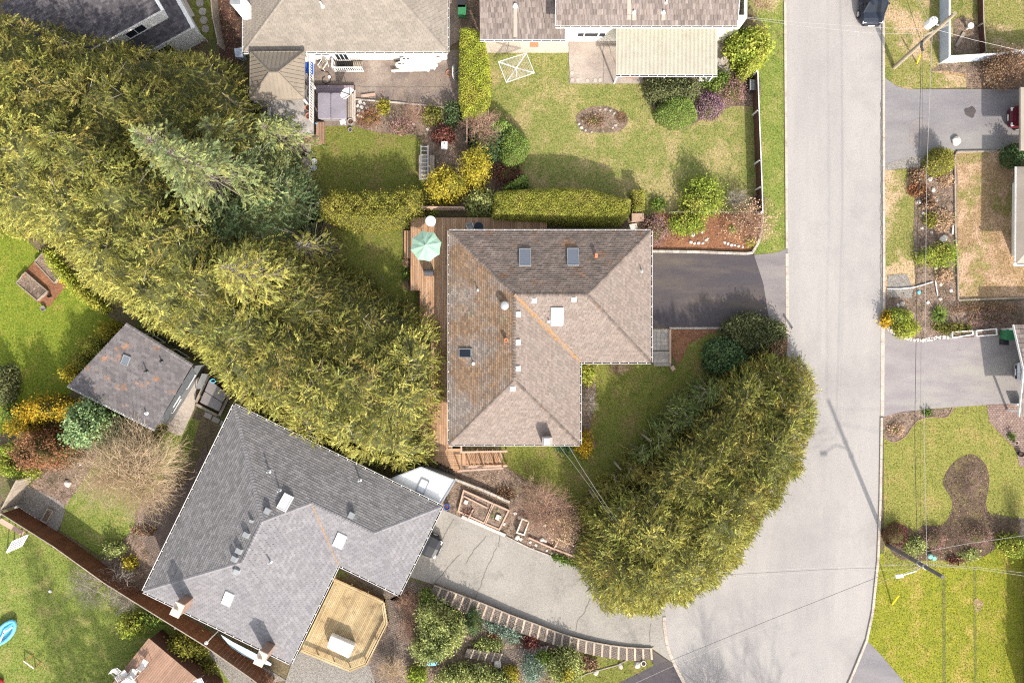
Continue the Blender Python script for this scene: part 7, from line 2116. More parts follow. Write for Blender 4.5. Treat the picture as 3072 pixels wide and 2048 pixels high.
# ---------------------------------------------------------------- vehicles
def car(label, x, y, heading, L, W_, H, paint, name='parked_car', van=False, cat='car'):
    """body lofted along its length; heading: angle of the nose"""
    root = empty(name, (x, y, 0), label, cat)
    M = Matrix.Rotation(heading, 3, 'Z'); o0 = Vector((x, y, 0))
    T = lambda a, b, c: o0 + M @ Vector((a, b, c))
    hw = W_ / 2
    # stations along the car: (t, half width, bonnet height)
    stn = [(-0.5, 0.72, 0.62), (-0.485, 0.88, 0.86), (-0.40, 0.97, 0.92), (-0.2, 1.0, 0.94), (0.1, 1.0, 0.93), (0.28, 0.99, 0.90), (0.42, 0.93, 0.80), (0.475, 0.82, 0.70), (0.5, 0.66, 0.55)]
    mb = MB(); rings = []
    for t, wf_, hf in stn:
        w_ = hw * wf_; h = hf * (1.05 if van else 1.0); xx = t * L
        r_ = [(xx, -w_ * 0.92, 0.22), (xx, -w_, 0.42), (xx, -w_ * 0.99, h * 0.8), (xx, -w_ * 0.86, h), (xx, 0, h + 0.045), (xx, w_ * 0.86, h), (xx, w_ * 0.99, h * 0.8), (xx, w_, 0.42), (xx, w_ * 0.92, 0.22)]
        rings.append([T(*p_) for p_ in r_])
    k = len(rings[0]); vv = [p_ for r_ in rings for p_ in r_]; fs = []
    for i in range(len(rings) - 1):
        for j in range(k):
            a_, b_ = i * k + j, i * k + (j + 1) % k
            fs.append((a_, b_, b_ + k, a_ + k))
    fs.append(tuple(range(k))[::-1]); fs.append(tuple(range((len(rings) - 1) * k, len(rings) * k)))
    mb.add(vv, fs)
    mb.build('body', paint, root, smooth=False)
    # greenhouse
    r0, r1, f1, f0 = (-0.47, -0.40, 0.24, 0.34) if van else (-0.44, -0.27, 0.06, 0.24)
    bz = 0.95 if van else 0.93; tw, bw_ = hw * 0.74, hw * 0.88
    B = [T(r0 * L, -bw_, bz), T(f0 * L, -bw_ * 0.95, bz), T(f0 * L, bw_ * 0.95, bz), T(r0 * L, bw_, bz)]
    Tp = [T(r1 * L, -tw, H - 0.05), T(f1 * L, -tw, H - 0.05), T(f1 * L, tw, H - 0.05), T(r1 * L, tw, H - 0.05)]
    MB().add(Tp + [(q - o0) * 0.86 + o0 + Vector((0, 0, (H + 0.0 - (H - 0.05) * 0.86) )) for q in Tp], [(0, 1, 5, 4), (1, 2, 6, 5), (2, 3, 7, 6), (3, 0, 4, 7), (4, 5, 6, 7)]).build('roof', paint, root)
    gl_ = m_glass
    MB().add([B[1], B[2], Tp[2], Tp[1]], [(0, 1, 2, 3)]).build('windscreen', gl_, root)
    MB().add([B[3], B[0], Tp[0], Tp[3]], [(0, 1, 2, 3)]).build('rear_window', gl_, root)
    MB().add([B[0], B[1], Tp[1], Tp[0]], [(0, 1, 2, 3)]).build('side_window', gl_, root)
    MB().add([B[2], B[3], Tp[3], Tp[2]], [(0, 1, 2, 3)]).build('side_window', gl_, root)
    for a_, b_ in zip(B, Tp): MB().beam(a_, b_, 0.09, 0.06).build('pillar', paint, root)
    for sx in (-0.31, 0.31):
        for sy in (-1, 1):
            c_ = T(sx * L, sy * (hw - 0.1), 0.33)
            Mw = M @ Matrix.Rotation(math.pi / 2, 3, 'X')
            wl_ = MB().lathe(c_ - M @ Vector((0, -0.11, 0)), [(0.33, 0), (0.34, 0.03), (0.34, 0.19), (0.33, 0.22)], 18, M=Mw).build('wheel', m_rubber, root)
            MB().lathe(c_ - M @ Vector((0, -0.12 if sy > 0 else 0.12, 0)), [(0.2, 0), (0.2, 0.24 if False else 0.02)], 12, M=Mw).build('rim', m_galv, wl_)
    for sy in (-1, 1):
        MB().box(T(0.465 * L, sy * hw * 0.66, 0.66), (0.2, 0.26, 0.12), M=M).build('headlight', m_offwhite, root)
        MB().box(T(-0.488 * L, sy * hw * 0.72, 0.78), (0.08, 0.26, 0.22), M=M).build('tail_light', m_red_pl, root)
        MB().box(T(0.2 * L, sy * (hw + 0.1), 0.98), (0.12, 0.2, 0.13), M=M).build('mirror', paint, root)
    MB().box(T(0.5 * L, 0, 0.42), (0.06, W_ * 0.6, 0.18), M=M).build('grille', m_black, root)
    MB().box(T(0.508 * L, 0, 0.42), (0.02, 0.5, 0.12), M=M).build('number_plate', m_white, root)
    for k_ in (-1, 1):
        MB().beam(T(0.235 * L, k_ * 0.35 * hw * 2 * 0.5, bz + 0.06), T(0.2 * L, k_ * 0.1, bz + 0.22), 0.025).build('wiper', m_black, root)
    if van:
        for sy in (-1, 1): MB().beam(T(r1 * L * 0.9, sy * tw * 0.85, H + 0.05), T(f1 * L * 0.9, sy * tw * 0.85, H + 0.05), 0.05).build('roof_rail', m_galv, root)
    return root
paint_navy = mat('navy_car_paint', (0.018, 0.023, 0.038), (0.016, 0.02, 0.034), rough=0.35, spec=0.25)
paint_red = mat('dark_red_car_paint', (0.09, 0.012, 0.02), (0.08, 0.01, 0.018), rough=0.35, spec=0.25)
paint_silver = mat('silver_car_paint', (0.55, 0.56, 0.58), (0.5, 0.51, 0.53), rough=0.25, metal=0.3)
paint_black = mat('black_car_paint', (0.025, 0.025, 0.03), rough=0.35, spec=0.25)
q = P(2606, 0, 0); car('dark navy minivan parked against the right kerb at the top of the road', q.x, P(0, 84, 0).y + 2.42, -math.pi / 2, 4.8, 1.93, 1.75, paint_navy, 'parked_van', True, 'van')
q = P(3013, 358, 0); car('dark red car parked nose out at the garage on the upper right driveway', q.x + 2.25, q.y, math.pi, 4.4, 1.78, 1.45, paint_red)
q = P(3036, 1115, 0); car('silver car parked nose out under the shake-roofed carport', q.x + 2.2, q.y, math.pi, 4.3, 1.75, 1.45, paint_silver)
q = P(1296, 1636, 0); hd = math.atan2(-0.44, 0.9); car('black car poking out from under the garage eave of the grey house', q.x + 0.25 - math.cos(hd) * 1.7, q.y - math.sin(hd) * 1.7, hd, 4.3, 1.75, 1.45, paint_black)

# ---------------------------------------------------------------- utility poles and cables
def seg3(a, b, sag=0.0, n=10):
    out = []
    for k in range(n + 1):
        t = k / n; p_ = a.lerp(b, t); out.append(p_ - Vector((0, 0, sag * 4 * t * (1 - t))))
    return out
pb_, pt_ = P(2682, 203, 0), P(2865, 40, 9.2)
up1 = empty('utility_pole', pb_, 'leaning timber utility pole with white transformer at the upper right', 'utility pole')
MB().tube([pb_, pt_], 0.17, 12, 0.13).build('pole', m_pole, up1)
ax = (pt_ - pb_).normalized()
tq = pb_ + (pt_ - pb_) * 0.80
tr_ = MB().lathe(tq + Vector((-0.75, 0.15, -0.35)), [(0.27, 0), (0.3, 0.05), (0.3, 0.8), (0.26, 0.86), (0.08, 0.9)], 16).build('transformer', m_white, up1)
for k in (0, 1): MB().lathe(tq + Vector((-0.75 + 0.2 * k - 0.1, 0.15, 0.5)), [(0.05, 0), (0.07, 0.08), (0.04, 0.14), (0.06, 0.2)], 8).build('bushing', m_white, tr_)
MB().beam(tq, tq + Vector((-0.75, 0.15, 0)), 0.08).build('bracket', m_galv, up1)
MB().beam(tq + Vector((-0.9, -0.5, -0.6)), tq + Vector((0.9, 0.35, -0.6)), 0.1, 0.12).build('crossarm', m_wood_grey, up1)
MB().tube([P(2766, 125, 6.0), P(2764, 140, 5.6), P(2768, 152, 5.0)], 0.09, 8).build('splice_case', m_black, up1)
pb2, pt2 = P(2662, 1634, 0), P(2829, 1730, 8.2)
up2 = empty('utility_pole', pb2, 'grey utility pole with street lamp arm at the lower right', 'utility pole')
MB().tube([pb2, pt2], 0.17, 12, 0.13).build('pole', m_pole_grey, up2)
for t in (0.62, 0.72): 
    q = pb2.lerp(pt2, t); MB().lathe(q - Vector((0, 0, 0.1)), [(0.2, 0), (0.2, 0.1)], 10).build('pole_band', m_galv, up2)
lq = pb2.lerp(pt2, 0.66)
lh = P(2698, 1727, lq.z + 0.3)
MB().tube([lq, lq.lerp(lh, 0.4) + Vector((0, 0, 0.35)), lh], 0.04, 8).build('lamp_arm', m_galv, up2)
MB().box(lh, (0.55, 0.24, 0.12), rz=0.1).build('lamp_head', m_white, up2)
tag(MB().tube([P(2676, 1812, 0.05), P(2697, 1784, 1.4)], 0.06, 8).build('guy_guard', m_yellow), 'yellow guy-wire guard on the mown lawn below the grey pole', 'guy guard')
tag(MB().tube([P(2751, 190, 0.05), P(2761, 165, 1.4)], 0.06, 8).build('guy_guard', m_yellow), 'yellow guy-wire guard on the grass below the timber pole', 'guy guard')
c1_, c2_ = pb_.lerp(pt_, 0.62), pb2.lerp(pt2, 0.7)
CAB = [
    ([P(2797, 90, 7.6), P(2780, 520, 7.2), P(2775, 1000, 7.0), P(2772, 1300, 7.1), P(2781, 1695, 7.3)], 0.014, m_wire_pale, 'pale overhead cable running straight between the two utility poles'),
    ([P(2764, 140, 6.0), P(2758, 400, 5.7), P(2750, 900, 5.5), P(2744, 1300, 5.6), P(2752, 1690, 6.0)], 0.017, m_wire, 'thick black overhead cable left of the pale one beside the road'),
    ([P(2768, 140, 6.2), P(2765, 700, 5.8), P(2762, 1200, 5.7), P(2762, 1692, 6.0)], 0.007, m_wire, 'thin dark overhead cable between the black and the pale ones'),
    ([P(2764, 128, 6.0), P(2720, 0, 6.1), P(2690, -90, 6.2)], 0.014, m_wire, 'black cable leaving the timber pole towards the top of the photo'),
    ([P(2792, 72, 7.7), P(2755, 0, 7.8), P(2710, -90, 7.9)], 0.011, m_wire_pale, 'pale cable leaving the transformer towards the top of the photo'),
    ([P(2800, 88, 7.0), P(2650, 84, 6.4), P(2400, 68, 5.4), P(2217, 50, 4.6)], 0.010, m_wire_pale, 'upper service cable crossing the road to the shake-roofed house'),
    ([P(2762, 103, 6.0), P(2600, 99, 5.7), P(2400, 78, 5.2), P(2217, 53, 4.5)], 0.009, m_wire_pale, 'lower service cable crossing the road to the shake-roofed house'),
    ([P(2812, 90, 7.0), P(2920, 120, 6.0), P(3060, 152, 4.5)], 0.012, m_wire_pale, 'twisted service cable from the timber pole to the top right corner'),
    ([P(2745, 1692, 6.2), P(2500, 1700, 6.0), P(2230, 1712, 6.0), P(2150, 1716, 6.0)], 0.010, m_wire_pale, 'uppermost of the parallel cables crossing the lower road'),
    ([P(2750, 1698, 6.0), P(2500, 1706, 5.8), P(2230, 1720, 5.8), P(2150, 1724, 5.8)], 0.010, m_wire, 'middle dark one of the parallel cables crossing the lower road'),
    ([P(2760, 1706, 5.8), P(2500, 1712, 5.6), P(2230, 1727, 5.6), P(2150, 1731, 5.6)], 0.010, m_wire_pale, 'lowest of the parallel cables crossing the lower road'),
    ([P(2755, 1695, 6.5), P(2633, 1730, 6.2), P(2300, 1862, 5.8), P(2000, 1985, 5.8), P(1800, 2075, 6.0)], 0.015, m_wire, 'black diagonal cable from the grey pole to the bottom edge'),
    ([P(2755, 1702, 6.2), P(2625, 1752, 5.9), P(2290, 1884, 5.5), P(2000, 2005, 5.5), P(1880, 2060, 5.6)], 0.008, m_wire_pale, 'thin pale diagonal cable just below the black diagonal one'),
    ([P(2785, 1694, 6.6), P(2950, 1708, 6.3), P(3110, 1732, 6.2)], 0.011, m_wire_pale, 'lower cable from the grey pole to the right edge'),
    ([P(2785, 1690, 6.6), P(2950, 1702, 6.4), P(3110, 1722, 6.3)], 0.009, m_wire_pale, 'upper of the two close cables from the grey pole to the right'),
    ([P(2770, 1655, 6.8), P(2900, 1630, 6.4), P(3110, 1600, 6.2)], 0.011, m_wire_pale, 'pale cable rising from the grey pole to the right edge'),
    ([P(1705, 1336, 3.6), P(1745, 1402, 3.9), P(1787, 1467, 4.3), P(1850, 1560, 5.0)], 0.013, m_wire_pale, 'thick pale service cable from the brown house into the cypresses'),
    ([P(1676, 1334, 3.6), P(1730, 1405, 3.8), P(1780, 1472, 4.2), P(1840, 1562, 4.9)], 0.009, m_wire_pale, 'thin pale service cable from the brown house into the cypresses'),
]
for pts, r_, m, lb in CAB:
    k = []
    for a, b in zip(pts[:-1], pts[1:]): k += seg3(a, b, 0.0, 4)[:-1]
    k.append(pts[-1])
    tag(MB().tube(k, r_, 5).build('overhead_cable', m), lb, 'cable')
# ---------------------------------------------------------------- big conifers on the left
LEFT = [(-220, 10), (60, 24), (160, 36), (230, 60), (300, 84), (380, 100), (460, 118), (530, 130), (620, 142), (665, 165), (712, 190), (750, 235), (770, 300), (800, 370), (850, 425), (905, 480), (935, 560), (950, 640),
 (925, 690), (960, 740), (1040, 800), (1150, 870), (1250, 922), (1300, 975), (1312, 1030), (1335, 1085), (1332, 1150), (1305, 1230), (1300, 1290), (1302, 1350), (1285, 1400), (1230, 1428), (1150, 1418), (1080, 1392), (1000, 1368), (930, 1338),
 (860, 1290), (800, 1262), (740, 1230), (692, 1190), (672, 1145), (620, 1100), (560, 1072), (525, 1048), (455, 1015), (385, 980), (322, 950), (270, 905), (208, 865), (150, 818), (102, 768), (45, 705), (-30, 690), (-220, 660)]
GT = [(60, 110, 8.5, f_olive, 'olive cedar in the top left corner beside the dark roof'), (230, 150, 8.5, f_olive, 'olive cedar over the lower edge of the charcoal roof'), (400, 190, 8.5, f_olive, 'olive cedar touching the white walls of the charcoal house'),
 (560, 220, 8.5, f_olive, 'olive cedar left of the leaning fence end'), (680, 290, 8, f_olive, 'olive cedar nearest the tan metal pavilion'), (110, 270, 10, f_goldgreen, 'golden green cedar at the left edge below the corner one'),
 (290, 300, 10, f_olive, 'olive cedar in the second row under the charcoal house'), (470, 340, 10, f_olive, 'olive cedar just above the tall blue-green fir'), (640, 400, 9, f_olive, 'dark olive cedar between the pavilion and the tall fir'),
 (770, 440, 7, f_fir, 'blue-green cedar beside the concrete side path'), (50, 420, 10, f_gold, 'golden cedar at the left edge in the middle of the grove'), (210, 450, 10.5, f_goldgreen, 'golden green cedar left of the tall fir'),
 (50, 590, 8, f_gold, 'golden cedar at the left edge just above the vivid lawn'), (200, 610, 9, f_gold, 'golden cedar above the raised vegetable garden'), (350, 560, 11, f_goldgreen, 'golden green cedar hugging the lower left side of the tall fir'),
 (330, 740, 9, f_gold, 'golden cedar leaning over the thin lime hedge'), (480, 720, 10.5, f_goldgreen, 'golden green cedar left of the open-boughed cedar'), (450, 870, 9, f_gold, 'golden cedar above the studio cottage ridge'),
 (600, 850, 9.5, f_goldgreen, 'golden green cedar just below left of the open-boughed cedar'), (560, 990, 8, f_gold, 'golden cypress overhanging the studio cottage roof'), (700, 980, 8.5, f_goldgreen, 'golden green cypress below the open-boughed cedar'),
 (690, 1110, 7.5, f_gold, 'golden cypress right above the studio hot tub'), (830, 1080, 8, f_goldgreen, 'golden green cypress in the middle of the lower grove'), (800, 1190, 7, f_gold, 'golden cypress over the upper corner of the grey house'),
 (940, 1180, 7.5, f_gold, 'broad golden cypress above the ridge of the grey house'), (930, 1290, 6.5, f_gold, 'rounded golden cypress over the north roof of the grey house'), (1060, 1300, 7, f_gold, 'rounded golden cypress left of the lowest one'),
 (1070, 1150, 7.5, f_goldgreen, 'golden green cypress in the right half of the lower grove'), (1050, 1000, 6.5, f_olive, 'olive cypress between mossy lawn and cedar deck'), (1190, 1210, 6.5, f_gold, 'broad golden cypress at the left eave of the brown house'),
 (1190, 1335, 6, f_gold, 'lowest rounded golden cypress next to the white-roofed shed'), (1240, 1080, 5.5, f_gold, 'golden cypress covering the middle of the cedar deck'), (1160, 960, 5, f_olive, 'small olive cypress at the lower edge of the mossy lawn'),
 (850, 580, 6.5, f_deep, 'deep green cedar by the left end of the golden hedge'), (720, 640, 8, f_deep, 'deep green cedar right of the tall fir base'), (760, 790, 7.5, f_goldgreen, 'golden green cedar under the open-boughed one'),
 (890, 900, 7, f_olive, 'olive cedar in the hollow below the open boughs'), (860, 690, 5.5, f_deep, 'low deep green cedar above the open boughs')]
grove(LEFT, GT, 'cedar_tree', 'conifers of the grove left of the brown house', zin=2.5, zout=5.5, edge=3.0, dens=43, spread=0.8, lumsd=0.28)
BIG = [
 (766, 604, 16.5, 4.4, f_fir, (1.0, 0.8), 1.25, 'tall blue-green fir with feathery boughs in the middle of the conifer grove'),
 (650, 530, 13, 3.6, f_fir, (1.1, 0.8), 1.1, 'second blue-green fir just above and left of the tallest one'),
 (855, 850, 13.5, 4.4, f_gold, (1.0, 0.9), 0.9, 'open golden cedar with bare radiating boughs in the grove centre'),
 (835, 600, 9.5, 3.2, f_fir, (1.1, 0.8), 1.1, 'blue-green fir between the tallest one and the loose golden hedge'),
 (770, 480, 10, 3.3, f_fir, (1.1, 0.8), 1.1, 'blue-green fir above right of the tallest one'),
 (870, 445, 6.5, 2.5, f_fir, (1.2, 0.7), 1.1, 'blue-green cedar just above the loose golden hedge'),
 (960, 760, 6, 2.6, f_olive, (1.2, 0.8), 0.5, 'thin-branched olive cedar reaching over the mossy lawn'),
]
for x, y, h, Rm, f, pr, dn, lb in BIG:
    conifer('fir_tree', lb, x, y, h, Rm, f, pr, dn, leaf=(0.17, 0.032))
RIGHT = [(2215, 1085), (2290, 1062), (2365, 1056), (2410, 1072), (2448, 1115), (2462, 1180), (2455, 1260), (2442, 1340), (2425, 1430), (2385, 1490), (2335, 1550), (2300, 1610), (2262, 1670), (2210, 1745), (2140, 1795), (2070, 1825), (2010, 1850), (1940, 1868), (1880, 1868),
 (1810, 1825), (1765, 1760), (1742, 1690), (1738, 1600), (1748, 1530), (1790, 1478), (1850, 1440), (1910, 1400), (1940, 1350), (1990, 1300), (2050, 1240), (2110, 1180), (2160, 1125)]
RT_ = [(2330, 1130, 4.2, f_goldgreen, 'cypress at the upper right end of the roadside group'), (2390, 1220, 5.2, f_goldgreen, 'cypress bulging furthest over the road'), (2240, 1200, 5.0, f_goldgreen, 'cypress in the upper middle of the roadside group'),
 (2340, 1350, 5.6, f_goldgreen, 'cypress on the road side in the middle of the group'), (2180, 1340, 6.4, f_olive, 'olive cypress in the upper heart of the roadside group'), (2260, 1480, 6.0, f_goldgreen, 'cypress on the road side below the middle of the group'),
 (2080, 1440, 6.4, f_goldgreen, 'cypress in the lower heart of the roadside group'), (2150, 1590, 6.4, f_gold, 'gold-tipped cypress in the lower middle by the road'), (1960, 1480, 5.6, f_goldgreen, 'cypress on the lawn side in the middle of the group'),
 (2060, 1700, 6.0, f_gold, 'gold-tipped cypress low on the road side'), (1980, 1600, 6.2, f_gold, 'gold-tipped cypress left of the lower middle'), (1860, 1570, 5.4, f_goldgreen, 'cypress on the lawn side near the kitchen garden'),
 (1920, 1740, 5.6, f_gold, 'lowest gold-tipped cypress over the grey driveway'), (1820, 1680, 4.8, f_goldgreen, 'leftmost cypress beside the kitchen garden')]
grove(RIGHT, RT_, 'cypress_tree', 'cypresses massed between lawn and road', zin=1.0, zout=3.6, edge=2.2, crown_r=3.2, dens=64, spread=0.45, up=0.7, lumsd=0.33, flen=(0.28, 0.55), leaf=(0.115, 0.023))
mat_young = fol('young_fir_needles', (0.115, 0.15, 0.05), (0.155, 0.175, 0.055), (0.085, 0.115, 0.04))
YF = [(2060, 1155), (2115, 1135), (2165, 1130), (2150, 1190), (2080, 1255), (2010, 1330), (1950, 1390), (1880, 1445), (1810, 1500), (1765, 1560), (1740, 1565), (1742, 1510), (1785, 1440), (1828, 1412), (1848, 1372), (1900, 1345), (1930, 1290), (1972, 1255), (1988, 1215), (2038, 1192)]
grove(YF, [(2110, 1165, 3.8, mat_young, 'blue-green young fir at the top of the lawn side of the cypresses'), (2030, 1240, 4.0, mat_young, 'second blue-green young fir down the lawn edge'), (1950, 1320, 4.0, mat_young, 'third blue-green young fir down the lawn edge'), (1860, 1405, 3.8, f_olive, 'fourth darker young fir down the lawn edge'), (1780, 1490, 3.6, f_olive, 'lowest dark young fir at the lawn edge beside the garden soil')],
      'young_fir', 'young firs at the lawn edge', zin=0.5, zout=1.5, edge=1.3, crown_r=2.2, dens=55, spread=1.1, up=0.5, lumsd=0.25, flen=(0.35, 0.75))

# ---------------------------------------------------------------- hedges and shrubs
HED = [
 ([(1378, 92), (1400, 88), (1428, 92), (1452, 112), (1468, 180), (1474, 250), (1470, 310), (1458, 345), (1430, 362), (1388, 360), (1374, 300), (1376, 180)], 2.2, f_hedge, 'thick clipped golden hedge between the two top gardens', dict(dens=950, rough=0.035, leaf=(0.08, 0.03), lump=0.02, edge=0.6, flat=0.5)),
 ([(1484, 575), (1560, 568), (1700, 562), (1775, 567), (1830, 584), (1895, 598), (1893, 640), (1868, 672), (1790, 674), (1600, 665), (1470, 660), (1478, 618)], 2.5, f_hedge2, 'long clipped golden hedge along the north side of the brown house', dict(dens=950, rough=0.035, leaf=(0.08, 0.03), lump=0.02, edge=0.7, flat=0.4)),
 ([(1893, 572), (1934, 570), (1932, 634), (1900, 636)], 1.4, f_hedge2, 'short clipped hedge block at the right end of the long hedge', dict(dens=950, rough=0.035, leaf=(0.08, 0.03), lump=0.02, edge=0.3, flat=0.8)),
 ([(962, 595), (1005, 566), (1060, 578), (1110, 570), (1180, 575), (1235, 560), (1272, 575), (1278, 620), (1262, 650), (1205, 678), (1150, 686), (1080, 688), (1010, 678), (960, 650)], 2.6, f_hedge3, 'loose dark gold cedar hedge above the mossy lawn', dict(dens=600, rough=0.2, lump=0.14, edge=0.8, leaf=(0.13, 0.03), lscale=2.2)),
]
for poly, h, f, lb, kw in HED: mound('hedge', lb, poly, h, f, 'hedge', **kw)
K1 = dict(rough=0.2, lump=0.2, leaf=(0.18, 0.05), dens=330)
